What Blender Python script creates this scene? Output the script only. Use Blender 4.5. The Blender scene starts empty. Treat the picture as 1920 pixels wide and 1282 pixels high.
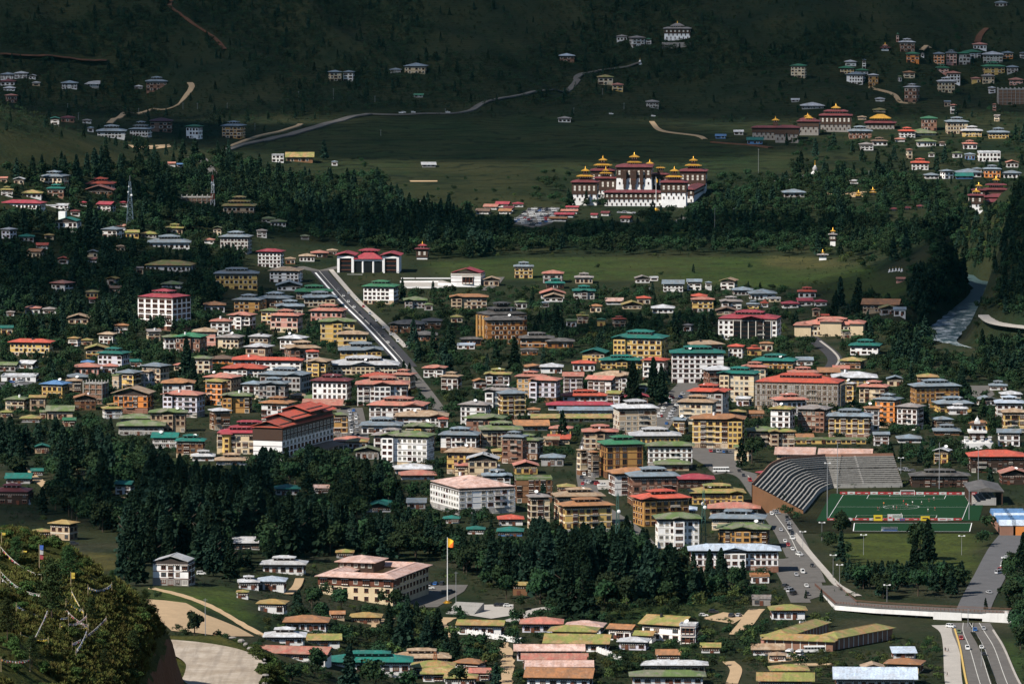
import bpy, math, random
import numpy as np
from mathutils import Vector, Matrix
random.seed(7); rng = np.random.default_rng(7)
SC = bpy.context.scene
COL = SC.collection
R = math.radians
# ------------------------------------------------------------------ camera
FPX = 10950.0; PITCH = 0.0822; CAMZ = 330.0          # focal length in photo pixels (1920 wide)
cam_d = bpy.data.cameras.new('camera'); cam = bpy.data.objects.new('camera', cam_d); COL.objects.link(cam)
cam.location = (0, 0, CAMZ); cam.rotation_euler = (math.pi/2 - PITCH, 0, 0)
cam_d.sensor_width = 36; cam_d.lens = 36*FPX/1920; cam_d.clip_start = 5; cam_d.clip_end = 20000
SC.camera = cam
# ------------------------------------------------------------------ sky, sun, exposure
SUN_EL = R(44); SUN_DIR = Vector((-0.80, -0.60, 0)).normalized()*math.cos(SUN_EL) + Vector((0, 0, math.sin(SUN_EL)))
wd = bpy.data.worlds.new('World'); SC.world = wd; wd.use_nodes = True
wn = wd.node_tree.nodes; sky = wn.new('ShaderNodeTexSky'); sky.sky_type = 'NISHITA'; sky.sun_disc = False
sky.sun_elevation = SUN_EL; sky.sun_rotation = math.atan2(SUN_DIR.x, SUN_DIR.y); sky.altitude = 2400
sky.air_density = 1.0; sky.dust_density = 0.6; sky.ozone_density = 1.0
bg = wn['Background']; wd.node_tree.links.new(sky.outputs[0], bg.inputs[0]); bg.inputs[1].default_value = 0.085
sl = bpy.data.lights.new('sun', 'SUN'); sun = bpy.data.objects.new('sun', sl); COL.objects.link(sun)
sl.energy = 5.0; sl.angle = R(0.55); sl.color = (1.0, 0.93, 0.83)
sun.rotation_euler = (-SUN_DIR).to_track_quat('-Z', 'Y').to_euler(); sun.location = (0, 0, 3000)
SC.view_settings.view_transform = 'Standard'; SC.view_settings.look = 'None'
SC.view_settings.exposure = 0.38; SC.view_settings.gamma = 1.0; SC.view_settings.use_curve_mapping = False
SC.cycles.use_denoising = True
SC.cycles.max_bounces = 5; SC.cycles.diffuse_bounces = 2; SC.cycles.glossy_bounces = 2; SC.cycles.transmission_bounces = 2
SC.cycles.transparent_max_bounces = 4; SC.cycles.caustics_reflective = False; SC.cycles.caustics_refractive = False
# ------------------------------------------------------------------ small helpers
def tag(o, label=None, cat=None, group=None, kind=None):
    for k, v in (('label', label), ('category', cat), ('group', group), ('kind', kind)):
        if v: o[k] = v
    return o
def empty(name, loc=(0, 0, 0), rz=0, parent=None):
    o = bpy.data.objects.new(name, None); COL.objects.link(o); o.location = loc; o.rotation_euler = (0, 0, rz)
    o.empty_display_size = .5
    if parent: o.parent = parent
    return o
def link(name, me, parent=None, loc=None, rz=None, scale=None):
    o = bpy.data.objects.new(name, me); COL.objects.link(o)
    if parent: o.parent = parent
    if loc is not None: o.location = loc
    if rz: o.rotation_euler = (0, 0, rz)
    if scale: o.scale = scale
    return o
class MB:
    """collects boxes, quads and prisms and links them as one mesh"""
    def __init__(s): s.v = []; s.f = []; s.m = []
    def poly(s, pts, mi=0):
        n = len(s.v); s.v += [tuple(p) for p in pts]; s.f.append(tuple(range(n, n+len(pts)))); s.m.append(mi); return s
    def raw(s, vs, fs, mi=0):
        n = len(s.v); s.v += [tuple(p) for p in vs]
        for f in fs: s.f.append(tuple(i+n for i in f)); s.m.append(mi)
        return s
    def box(s, x0, x1, y0, y1, z0, z1, mi=0):
        return s.raw([(x0,y0,z0),(x1,y0,z0),(x1,y1,z0),(x0,y1,z0),(x0,y0,z1),(x1,y0,z1),(x1,y1,z1),(x0,y1,z1)],
                     [(0,3,2,1),(4,5,6,7),(0,1,5,4),(1,2,6,5),(2,3,7,6),(3,0,4,7)], mi)
    def frus(s, a, z0, b, z1, mi=0, cap=True):
        """frustum between rectangle a=(x0,x1,y0,y1) at z0 and b at z1"""
        vs = [(a[0],a[2],z0),(a[1],a[2],z0),(a[1],a[3],z0),(a[0],a[3],z0),(b[0],b[2],z1),(b[1],b[2],z1),(b[1],b[3],z1),(b[0],b[3],z1)]
        return s.raw(vs, [(0,3,2,1),(4,5,6,7),(0,1,5,4),(1,2,6,5),(2,3,7,6),(3,0,4,7)], mi)
    def cyl(s, x, y, z0, z1, r0, r1=None, n=8, mi=0):
        r1 = r0 if r1 is None else r1
        vs = [(x+r*math.cos(6.28318*i/n), y+r*math.sin(6.28318*i/n), z) for z, r in ((z0, r0), (z1, r1)) for i in range(n)]
        fs = [(i, (i+1) % n, n+(i+1) % n, n+i) for i in range(n)] + [tuple(range(n))[::-1], tuple(range(n, 2*n))]
        return s.raw(vs, fs, mi)
    def lathe(s, x, y, prof, n=12, mi=0):
        vs = [(x+r*math.cos(6.28318*i/n), y+r*math.sin(6.28318*i/n), z) for r, z in prof for i in range(n)]
        fs = [(k*n+i, k*n+(i+1) % n, (k+1)*n+(i+1) % n, (k+1)*n+i) for k in range(len(prof)-1) for i in range(n)]
        return s.raw(vs, fs, mi)
    def bar(s, a, b, w, mi=0):
        a = Vector(a); b = Vector(b); d = (b-a)
        if d.length < 1e-6: return s
        d.normalize(); u = d.cross(Vector((0, 0, 1)))
        if u.length < 1e-3: u = Vector((1, 0, 0))
        u.normalize(); v = d.cross(u); h = w/2
        vs = [p+u*i*h+v*j*h for p in (a, b) for i, j in ((-1,-1),(1,-1),(1,1),(-1,1))]
        return s.raw(vs, [(0,3,2,1),(4,5,6,7),(0,1,5,4),(1,2,6,5),(2,3,7,6),(3,0,4,7)], mi)
    def mesh(s, name, mats, smooth=False):
        me = bpy.data.meshes.new(name); me.from_pydata(s.v, [], s.f)
        for m in (mats if isinstance(mats, (list, tuple)) else [mats]): me.materials.append(m)
        if any(s.m): me.polygons.foreach_set('material_index', s.m)
        if smooth: me.polygons.foreach_set('use_smooth', [True]*len(s.f))
        return me
    def build(s, name, mats, parent=None, loc=None, rz=None, smooth=False):
        return link(name, s.mesh(name, mats, smooth), parent, loc, rz)
# ------------------------------------------------------------------ noise (numpy value noise)
def _hash(i, j, k):
    h = (i*374761393 + j*668265263 + k*974634541) & 0xffffffff
    h = ((h ^ (h >> 13))*1274126177) & 0xffffffff
    return ((h ^ (h >> 16)) & 0xffff)/65535.0
def vnoise(x, y, seed=0):
    x = np.asarray(x, float); y = np.asarray(y, float)
    i = np.floor(x).astype(np.int64); j = np.floor(y).astype(np.int64); fx = x-i; fy = y-j
    fx = fx*fx*(3-2*fx); fy = fy*fy*(3-2*fy)
    a = _hash(i, j, seed); b = _hash(i+1, j, seed); c = _hash(i, j+1, seed); d = _hash(i+1, j+1, seed)
    return (a*(1-fx)+b*fx)*(1-fy)+(c*(1-fx)+d*fx)*fy
def fbm(x, y, o=4, seed=0):
    t = 0; a = .5; s = 0
    for k in range(o): t = t+a*vnoise(x*2**k, y*2**k, seed+k); s += a; a *= .5
    return t/s
def sstep(a, b, x):
    t = np.clip((x-a)/(b-a), 0, 1); return t*t*(3-2*t)
# ------------------------------------------------------------------ terrain height
_py = np.array([-500,0,400,900,1500,2100,3600,4300,4800,5100,5600,5850,6000,6200,6500,7000,9500], float)
_pz = np.array([390,318,200,60,10,0,0,4,17,32,57,74,100,176,300,520,1500], float)
_ty = np.arange(-500, 9501, 10.0); _tz = np.interp(_ty, _py, _pz)
_k = np.exp(-.5*(np.arange(-12, 13)/5.0)**2); _k /= _k.sum()
_tz[12:-12] = np.convolve(_tz, _k, 'valid')
RIVER = np.array([(520,5300),(400,4950),(338,4770),(345,4640),(366,4480),(330,4260),(305,4110),(296,4010),(330,3900),(400,3740),(460,3400),(500,2900),(520,2300)], float)
def river_dist(X, Y):
    d = np.full(np.shape(X), 1e9)
    for (ax, ay), (bx, by) in zip(RIVER[:-1], RIVER[1:]):
        t = np.clip(((X-ax)*(bx-ax)+(Y-ay)*(by-ay))/((bx-ax)**2+(by-ay)**2), 0, 1)
        d = np.minimum(d, np.hypot(X-ax-t*(bx-ax), Y-ay-t*(by-ay)))
    return d
def H(X, Y):
    X, Y = np.broadcast_arrays(np.asarray(X, float), np.asarray(Y, float))
    z = np.interp(Y, _ty, _tz)
    z = z + 24*sstep(-30, -150, X)*sstep(1500, 1900, Y)*(1-sstep(2250, 2950, Y))
    z = z + 82*np.exp(-.5*((X+520)/135)**2-.5*((Y-5000)/260)**2)
    z = z + 0.07*np.maximum(-X-180, 0)*sstep(3300, 4300, Y)*(1-sstep(5600, 5900, Y))
    z = z + 165*np.exp(-.5*((X-485)/92)**2-.5*((Y-4330)/270)**2)
    far = Y > 5240
    if far.any():
        xf, yf = np.broadcast_to(X, Y.shape)[far], Y[far]; m = sstep(5750, 6150, yf); z = np.array(np.broadcast_to(z, Y.shape))
        z[far] += m*(95*(fbm(xf/420+3.1, yf/520, 3, 11)-.5) + 58*(1-np.abs(2*fbm(xf/170+.4*yf/170, yf/400, 3, 23)-1)) - 44 + 16*(fbm(xf/48+yf/120, yf/110, 3, 29)-.5)) + 3.0*(fbm(xf/60, yf/60, 2, 31)-.5)*sstep(5250, 5700, yf)
    if not ((X > 180) & (Y < 5400)).any(): return z
    w = 1-sstep(11, 34, river_dist(X, Y))
    zr = np.interp(Y, [2000, 3600, 4300, 4800, 5300], [-6, -5, -2.5, 6, 16])
    return z*(1-w)+zr*w
def Hs(x, y): return float(H(np.array([x]), np.array([y]))[0])
# photo pixel -> ground point, and back
_TY = np.arange(1500.0, 8200.0, 5.0)
def ray(px, py):
    u = (px-960)/FPX; v = (641-py)/FPX
    dy = math.cos(PITCH)+v*math.sin(PITCH); dz = -math.sin(PITCH)+v*math.cos(PITCH)
    return u/dy, dz/dy
_TC = [np.arange(1500.0, 5250.0, 50.0), np.arange(5200.0, 8250.0, 50.0)]
def hit(u, k, up=0.0):
    """distance at which a ray first meets the ground raised by up"""
    for tc in _TC:
        d = CAMZ+k*tc-H(u*tc, tc)-up; b_ = np.nonzero(d <= 0)[0]
        if len(b_): break
    i = b_[0] if len(b_) else len(tc)-1
    if i == 0 and tc[0] < 2000: return 1500.0
    i = max(i, 1); yy = np.linspace(tc[i-1], tc[i], 11); d = CAMZ+k*yy-H(u*yy, yy)-up; b_ = np.nonzero(d <= 0)[0]; j = max(1, b_[0] if len(b_) else 10)
    return float(yy[j-1]+(yy[j]-yy[j-1])*d[j-1]/(d[j-1]-d[j]+1e-9))
def G(px, py):
    u, k = ray(px, py); y = hit(u, k); return Vector((u*y, y, Hs(u*y, y)))
def proj(p):
    x, y, z = p[0], p[1], p[2]-CAMZ
    d = y*math.cos(PITCH)-z*math.sin(PITCH); up = y*math.sin(PITCH)+z*math.cos(PITCH)
    return 960+FPX*x/d, 641-FPX*up/d, FPX/d
def at_y(px, py, Y):
    u, k = ray(px, py); return Vector((u*Y, Y, CAMZ+k*Y))
TILES = {'A1':(0,0,4),'A2':(480,0,4),'A3':(960,0,4),'A4':(1440,0,4),'B1':(0,300,4),'B2':(480,300,4),'B3':(960,300,4),'B4':(1440,300,4),
         'C1':(0,600,4),'C2':(480,600,4),'C3':(960,600,4),'C4':(1440,600,4),'D1':(0,900,3.356),'D2':(480,900,3.356),'D3':(960,900,3.356),'D4':(1440,900,3.356)}
def T(t, x, y):
    a, b, s = TILES[t]; return a+x/s, b+y/s
# ------------------------------------------------------------------ materials
def newmat(name):
    m = bpy.data.materials.new(name); m.use_nodes = True; nt = m.node_tree
    return m, nt, nt.nodes['Principled BSDF']
def nd(nt, t, **kw):
    n = nt.nodes.new(t)
    for k, v in kw.items(): setattr(n, k, v)
    return n
def mixc(nt, fac, a, b, mode='MIX'):
    n = nd(nt, 'ShaderNodeMix', data_type='RGBA', blend_type=mode)
    for sock, v in ((n.inputs[0], fac), (n.inputs[6], a), (n.inputs[7], b)):
        if isinstance(v, (int, float)): sock.default_value = v
        elif isinstance(v, tuple): sock.default_value = (*v[:3], 1)
        else: nt.links.new(v, sock)
    return n.outputs[2]
def noise(nt, scale, detail=3, vec=None, rough=.55):
    n = nd(nt, 'ShaderNodeTexNoise'); n.inputs['Scale'].default_value = scale; n.inputs['Detail'].default_value = detail; n.inputs['Roughness'].default_value = rough
    if vec is None:
        vec = nd(nt, 'ShaderNodeTexCoord').outputs['Object']
    nt.links.new(vec, n.inputs['Vector']); return n.outputs[0]
def ramp(nt, fac, lo, hi):
    n = nd(nt, 'ShaderNodeMapRange'); n.inputs[1].default_value = lo; n.inputs[2].default_value = hi; nt.links.new(fac, n.inputs[0]); n.clamp = True
    return n.outputs[0]
def stretched(nt, sx, sy, sz):
    tc = nd(nt, 'ShaderNodeTexCoord'); mp = nd(nt, 'ShaderNodeMapping'); mp.inputs['Scale'].default_value = (sx, sy, sz)
    nt.links.new(tc.outputs['Object'], mp.inputs[0]); return mp.outputs[0]
def objrand(nt):
    oi = nd(nt, 'ShaderNodeObjectInfo'); return oi.outputs['Random']
def shifted(nt):
    """object coordinates moved by the object's own random number, so that alike pieces do not repeat"""
    tc = nd(nt, 'ShaderNodeTexCoord'); va = nd(nt, 'ShaderNodeVectorMath', operation='ADD'); ml = nd(nt, 'ShaderNodeMath', operation='MULTIPLY'); ml.inputs[1].default_value = 137.0
    nt.links.new(objrand(nt), ml.inputs[0]); nt.links.new(tc.outputs['Object'], va.inputs[0]); nt.links.new(ml.outputs[0], va.inputs[1]); return va.outputs[0]
def vary(nt, col, amt=.25):
    """a little lighter or darker per object"""
    n = nd(nt, 'ShaderNodeHueSaturation'); mr = nd(nt, 'ShaderNodeMapRange'); mr.inputs[3].default_value = 1-amt; mr.inputs[4].default_value = 1+amt
    nt.links.new(objrand(nt), mr.inputs[0]); nt.links.new(mr.outputs[0], n.inputs['Value'])
    if isinstance(col, tuple): n.inputs['Color'].default_value = (*col, 1)
    else: nt.links.new(col, n.inputs['Color'])
    return n.outputs[0]
def plain(name, col, rough=.8, metal=0.0, var=0.12):
    m, nt, b = newmat(name); f = noise(nt, .9, 3)
    c = mixc(nt, f, tuple(x*(1-var) for x in col), tuple(min(1, x*(1+var)) for x in col)); nt.links.new(c, b.inputs['Base Color'])
    b.inputs['Roughness'].default_value = rough; b.inputs['Metallic'].default_value = metal; b.inputs['Specular IOR Level'].default_value = .3; return m
def wallmat(name, col, dirt=.35):
    m, nt, b = newmat(name)
    v = shifted(nt); big = ramp(nt, noise(nt, .16, 4, v), .35, .75)
    mp = nd(nt, 'ShaderNodeMapping'); mp.inputs['Scale'].default_value = (1.3, 1.3, .12); nt.links.new(v, mp.inputs[0])
    streak = ramp(nt, noise(nt, 1.2, 3, mp.outputs[0]), .52, .8)
    base = vary(nt, col, .09)
    c = mixc(nt, big, base, tuple(x*.82 for x in col))
    ml = nd(nt, 'ShaderNodeMath', operation='MULTIPLY'); ml.inputs[1].default_value = dirt; nt.links.new(streak, ml.inputs[0])
    c = mixc(nt, ml.outputs[0], c, (col[0]*.42, col[1]*.4, col[2]*.38)); nt.links.new(c, b.inputs['Base Color'])
    b.inputs['Roughness'].default_value = .9; b.inputs['Specular IOR Level'].default_value = .15; return m
def roofmat(name, col, rust=(.30, .16, .09), amt=.5, moss=None, rough=.55, ribs=True):
    m, nt, b = newmat(name); v = shifted(nt)
    tc = nd(nt, 'ShaderNodeTexCoord')
    base = vary(nt, col, .2)
    n1 = ramp(nt, noise(nt, .26, 6, v, .68), .40, .64)
    ml = nd(nt, 'ShaderNodeMath', operation='MULTIPLY'); ml.inputs[1].default_value = min(.95, amt*1.45); nt.links.new(n1, ml.inputs[0])
    c = mixc(nt, ml.outputs[0], base, rust)
    if moss:
        n2 = ramp(nt, noise(nt, .16, 5, v, .65), .44, .56); c = mixc(nt, n2, c, moss)
    # sheets of slightly different tone
    sh = nd(nt, 'ShaderNodeTexVoronoi'); sh.inputs['Scale'].default_value = .35; mp = nd(nt, 'ShaderNodeMapping'); mp.inputs['Scale'].default_value = (1.6, .5, .5)
    nt.links.new(v, mp.inputs[0]); nt.links.new(mp.outputs[0], sh.inputs['Vector'])
    bw = nd(nt, 'ShaderNodeRGBToBW'); nt.links.new(sh.outputs['Color'], bw.inputs[0])
    c = mixc(nt, ramp(nt, bw.outputs[0], .15, .75), mixc(nt, .22, c, (.03, .03, .03)), c)
    st = ramp(nt, noise(nt, 1.1, 5, v, .7), .50, .72); c = mixc(nt, st, c, mixc(nt, .60, c, (.085, .065, .05)))
    pl = ramp(nt, noise(nt, .5, 4, v, .6), .60, .74); c = mixc(nt, pl, c, mixc(nt, .28, c, (.60, .56, .50)))
    nt.links.new(c, b.inputs['Base Color'])
    if ribs:
        wv = nd(nt, 'ShaderNodeTexWave', wave_type='BANDS', bands_direction='X'); wv.inputs['Scale'].default_value = .55; nt.links.new(tc.outputs['Object'], wv.inputs['Vector'])
        bp = nd(nt, 'ShaderNodeBump'); bp.inputs['Strength'].default_value = .5; bp.inputs['Distance'].default_value = .12
        nt.links.new(wv.outputs[0], bp.inputs['Height']); nt.links.new(bp.outputs[0], b.inputs['Normal'])
    b.inputs['Roughness'].default_value = rough; b.inputs['Specular IOR Level'].default_value = .35; return m
WALL = {k: wallmat('wall_'+n, c, d) for k, n, c, d in [
    ('W','bright_white',(.86,.85,.83),.15), ('w','white',(.70,.69,.67),.35), ('c','cream',(.64,.51,.33),.35), ('y','yellow',(.62,.42,.14),.3),
    ('o','orange',(.70,.25,.065),.25), ('O','ochre',(.47,.26,.085),.3), ('b','brown',(.22,.115,.06),.3), ('k','brick',(.27,.145,.10),.4),
    ('p','pink',(.60,.30,.24),.3), ('g','grey',(.36,.35,.34),.4), ('t','tan',(.44,.33,.22),.35), ('l','lilac',(.62,.60,.66),.25),
    ('d','dark_timber',(.05,.034,.026),.2), ('s','stone',(.27,.25,.23),.5), ('B','blue',(.10,.22,.42),.2), ('q','weathered_wood',(.30,.13,.04),.3)]}
WNAME = dict(W='bright white', w='white', c='cream', y='yellow', o='orange', O='ochre', b='brown', k='brick red', p='pink', g='grey', t='tan', l='pale lilac', d='dark timber', s='stone', B='blue', q='brown wooden')
ROOF = {}
for k, c, rust, a, moss in [
    ('red',(.56,.095,.055),(.36,.11,.07),.5,None), ('crim',(.32,.035,.055),(.36,.09,.09),.5,None), ('mar',(.135,.03,.035),(.20,.05,.05),.5,None),
    ('pink',(.50,.17,.125),(.40,.24,.17),.7,None), ('ppink',(.64,.46,.40),(.50,.28,.20),.6,None), ('rust',(.42,.19,.08),(.27,.15,.08),.8,None),
    ('tan',(.46,.35,.24),(.33,.20,.11),.7,None), ('moss',(.40,.29,.13),(.40,.20,.075),.7,(.25,.26,.07)), ('mgrn',(.18,.205,.125),(.27,.23,.17),.5,(.13,.19,.06)),
    ('grn',(.03,.19,.09),(.07,.15,.08),.5,None), ('teal',(.010,.165,.13),(.03,.12,.10),.5,None), ('slate',(.22,.29,.35),(.20,.20,.19),.6,None),
    ('lg',(.58,.60,.63),(.42,.40,.38),.6,None), ('grey',(.31,.29,.28),(.24,.19,.16),.6,None), ('brn',(.20,.13,.09),(.14,.09,.06),.6,None),
    ('blue',(.10,.22,.42),(.10,.20,.36),.4,None), ('lblue',(.50,.60,.72),(.45,.47,.50),.5,None), ('dks',(.075,.07,.065),(.16,.15,.14),.9,None),
    ('gold',(.50,.27,.03),(.36,.19,.03),.4,None), ('ylw',(.40,.31,.12),(.40,.22,.06),.6,None)]:
    ROOF[k] = roofmat('roof_'+k, c, rust, a, moss, rough=.35 if k == 'gold' else .55)
RNAME = dict(red='bright red', crim='crimson', mar='maroon', pink='faded red', ppink='pale pink', rust='rusty orange', tan='beige', moss='mossy olive', mgrn='mossy green', grn='green', teal='teal green',
             slate='blue grey', lg='light grey', grey='dull grey', brn='brown', blue='bright blue', lblue='pale blue', dks='dark slate', gold='golden', ylw='yellow')
M_TIMBER = plain('dark_timber', (.055, .03, .02), .8)
M_TIMBER2 = plain('red_timber', (.13, .045, .025), .8)
M_TRIM = plain('cream_trim', (.72, .68, .60), .85)
M_GLASS, _nt, _b = newmat('window_glass'); _b.inputs['Base Color'].default_value = (.012, .014, .016, 1); _b.inputs['Roughness'].default_value = .12
M_CONC = wallmat('concrete', (.34, .33, .31), .6)
M_ATTIC = plain('attic_shade_and_boards', (.045, .035, .03), .9)  # near-black tone carries the shade of the open attic gap
M_METAL = plain('galvanised_metal', (.38, .39, .40), .45, .5)
M_WHITE = plain('white_paint', (.8, .8, .78), .7)
M_GOLD = plain('gold_paint', (.55, .30, .04), .3, .6)
# ------------------------------------------------------------------ ground cover polygons (photo pixels -> land use)
def inpoly(px, py, poly):
    px = np.asarray(px, float); py = np.asarray(py, float); c = np.zeros(px.shape, bool); n = len(poly); j = n-1
    for i in range(n):
        xi, yi = poly[i]; xj, yj = poly[j]
        c ^= ((yi > py) != (yj > py)) & (px < (xj-xi)*(py-yi)/(yj-yi+1e-12)+xi); j = i
    return c
FIELDS = [  # polygon, base colour of what grows there
    ([(480,270),(700,222),(860,225),(1000,215),(1220,238),(1330,262),(1480,285),(1500,318),(1330,330),(1060,330),(830,330),(640,322),(520,300)], (.026,.048,.018)),
    ([(490,300),(700,330),(900,380),(860,395),(640,350),(480,330)], (.026,.044,.018)),
    ([(800,492),(1000,482),(1440,482),(1600,495),(1700,525),(1660,548),(1440,540),(1200,525),(1000,525),(830,520)], (.055,.090,.022)),
    ([(1440,478),(1560,485),(1590,498),(1500,505),(1430,498)], (.12,.115,.04)),
    ([(240,268),(330,268),(400,290),(380,318),(260,305)], (.034,.045,.018)),
    ([(0,240),(120,255),(260,300),(250,330),(0,330)], (.036,.042,.016)),
    ([(1560,985),(1835,985),(1830,1090),(1600,1080),(1580,1020)], (.085,.115,.022)),
    ([(1850,1205),(1920,1200),(1920,1282),(1875,1282)], (.05,.10,.022)),
    ([(140,845),(290,850),(350,875),(250,880),(150,870)], (.10,.135,.03)),
    ([(150,1035),(222,1038),(225,1072),(140,1068)], (.14,.12,.035)),
    ([(270,1100),(440,1100),(480,1180),(400,1140),(240,1130)], (.085,.13,.025)),
    ([(1100,1150),(1250,1125),(1400,1135),(1330,1160),(1180,1165)], (.04,.075,.018)),
    ([(1280,410),(1310,410),(1295,445),(1250,445)], (.08,.14,.03)),
    ([(770,300),(960,300),(1050,330),(1000,390),(780,390)], (.028,.037,.015)),
    ([(1560,540),(1700,530),(1700,560),(1560,565)], (.06,.09,.02)),
]
# ------------------------------------------------------------------ terrain mesh
ys = np.concatenate([np.arange(-300, 2000, 40.0), np.arange(2000, 6700, 8.0), np.arange(6700, 9400, 40.0)])
xs = np.concatenate([np.arange(-1500, -700, 50.0), np.arange(-700, 701, 7.0), np.arange(750, 1501, 50.0)])
XX, YY = np.meshgrid(xs, ys); ZZ = H(XX, YY)
ny, nx = XX.shape
dcam = YY*math.cos(PITCH)-(ZZ-CAMZ)*math.sin(PITCH)
PX = 960+FPX*XX/np.maximum(dcam, 1); PY = 641-FPX*(YY*math.sin(PITCH)+(ZZ-CAMZ)*math.cos(PITCH))/np.maximum(dcam, 1)
col = np.zeros((ny, nx, 4)); col[..., 3] = 1
n1 = fbm(XX/90, YY/90, 4, 5)[..., None]; n2 = fbm(XX/25, YY/25, 3, 9)[..., None]
green = np.array([.011, .028, .013]); dry = np.array([.024, .034, .015]); dirt = np.array([.085, .072, .054])
base = green*(1-n1)+dry*n1
city = (sstep(2150, 2400, YY)*(1-sstep(4300, 4600, YY)))[..., None]
base = base*(1-city*.6*sstep(.5, .66, n2)) + dirt*city*.6*sstep(.5, .66, n2)
hill = sstep(5700, 6000, YY)[..., None]
base = base*(1-hill)+hill*(np.array([.010, .021, .013])*(1-n1)+np.array([.018, .026, .014])*n1)
ridge = sstep(.5, .7, fbm(XX/140+YY/300, YY/260, 4, 77))[..., None]*hill
base = base*(1-ridge)+np.array([.030, .040, .019])*ridge
col[..., :3] = base
for poly, c in FIELDS:
    m = inpoly(PX, PY, poly) & (YY > 1900)
    jit = (.82+.36*n1+.2*(n2-.5))
    col[m, :3] = (np.array(c)*jit)[m]
# slightly blurred edges between covers
for _ in range(1):
    p = np.pad(col, ((1, 1), (1, 1), (0, 0)), 'edge'); col = (p[1:-1, 1:-1]*2+p[:-2, 1:-1]+p[2:, 1:-1]+p[1:-1, :-2]+p[1:-1, 2:])/6
idx = np.arange(ny*nx).reshape(ny, nx)
quads = np.stack([idx[:-1, :-1], idx[:-1, 1:], idx[1:, 1:], idx[1:, :-1]], -1).reshape(-1, 4)
me = bpy.data.meshes.new('valley_terrain'); me.from_pydata(np.stack([XX, YY, ZZ], -1).reshape(-1, 3).tolist(), [], quads.tolist())
at = me.attributes.new('cover', 'FLOAT_COLOR', 'POINT'); at.data.foreach_set('color', col.reshape(-1).astype(np.float32))
me.polygons.foreach_set('use_smooth', [True]*len(me.polygons))
m, nt, b = newmat('grass_and_earth')
a_ = nd(nt, 'ShaderNodeAttribute', attribute_name='cover')
f1 = ramp(nt, noise(nt, .05, 6, rough=.65), .3, .7); f2 = ramp(nt, noise(nt, .4, 5, rough=.7), .35, .7)
c = mixc(nt, f1, mixc(nt, .72, a_.outputs['Color'], (.010, .017, .009)), a_.outputs['Color'])
c = mixc(nt, f2, mixc(nt, .55, c, (.009, .013, .007)), c)
f3 = ramp(nt, noise(nt, .014, 5, rough=.65), .38, .66); c = mixc(nt, f3, c, mixc(nt, .5, c, (.050, .048, .022)))
# field banks follow the height lines
geo = nd(nt, 'ShaderNodeNewGeometry'); sx = nd(nt, 'ShaderNodeSeparateXYZ'); nt.links.new(geo.outputs['Position'], sx.inputs[0])
ad = nd(nt, 'ShaderNodeMath', operation='MULTIPLY_ADD'); nt.links.new(noise(nt, .012, 3), ad.inputs[0]); ad.inputs[1].default_value = 9.0; nt.links.new(sx.outputs['Z'], ad.inputs[2])
fr = nd(nt, 'ShaderNodeMath', operation='PINGPONG'); fr.inputs[1].default_value = .9; nt.links.new(ad.outputs[0], fr.inputs[0])
yr = ramp(nt, sx.outputs['Y'], 5100, 5300)
bank = nd(nt, 'ShaderNodeMath', operation='MULTIPLY'); nt.links.new(ramp(nt, fr.outputs[0], .24, .08), bank.inputs[0]); nt.links.new(yr, bank.inputs[1])
c = mixc(nt, bank.outputs[0], c, mixc(nt, .85, c, (.010, .014, .008)))
nt.links.new(c, b.inputs['Base Color']); b.inputs['Roughness'].default_value = 1; b.inputs['Specular IOR Level'].default_value = .05
bp = nd(nt, 'ShaderNodeBump'); bp.inputs['Strength'].default_value = .8; bp.inputs['Distance'].default_value = 1.5; nt.links.new(noise(nt, .25, 5), bp.inputs['Height']); nt.links.new(bp.outputs[0], b.inputs['Normal'])
me.materials.append(m); M_GROUND = m
tag(link('terrain', me), 'green valley floor and dark hillside behind the town', 'terrain', kind='structure')
# ------------------------------------------------------------------ strips (roads, paths, river) and sheets (lots, lawns)
def asphalt(name, col, var=.25):
    m, nt, b = newmat(name); f = noise(nt, .12, 5, rough=.7); g = ramp(nt, noise(nt, 1.3, 3), .4, .7)
    c = mixc(nt, f, tuple(x*(1-var) for x in col), tuple(x*(1+var) for x in col)); c = mixc(nt, g, mixc(nt, .15, c, (.02, .02, .02)), c)
    nt.links.new(c, b.inputs['Base Color']); b.inputs['Roughness'].default_value = 1; b.inputs['Specular IOR Level'].default_value = .04; return m
M_ASPH = asphalt('asphalt', (.055, .055, .060)); M_ASPH2 = asphalt('worn_asphalt', (.135, .127, .118), .35); M_PAVE = asphalt('pale_paving', (.42, .39, .35)); M_SAND = asphalt('sandy_earth', (.46, .33, .20)); M_RED = asphalt('red_earth', (.12, .06, .04), .5)
M_DARKPAVE = asphalt('dark_paving', (.055, .056, .062)); M_LOT = asphalt('parking_asphalt', (.12, .12, .125))
PATHS = []   # (N,2) world polylines with half widths, for keeping trees off
def smooth_pts(pts, step=6.0):
    """Catmull-Rom through world XY points"""
    P = [np.array(p[:2], float) for p in pts]; P = [2*P[0]-P[1]]+P+[2*P[-1]-P[-2]]; out = []
    for i in range(1, len(P)-2):
        a, b, c, d = P[i-1:i+3]; n = max(2, int(np.hypot(*(c-b))/step))
        for k in range(n):
            t = k/n; out.append(.5*((2*b)+(c-a)*t+(2*a-5*b+4*c-d)*t*t+(3*b-3*c+d-a)*t**3))
    out.append(P[-2]); return np.array(out)
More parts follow.
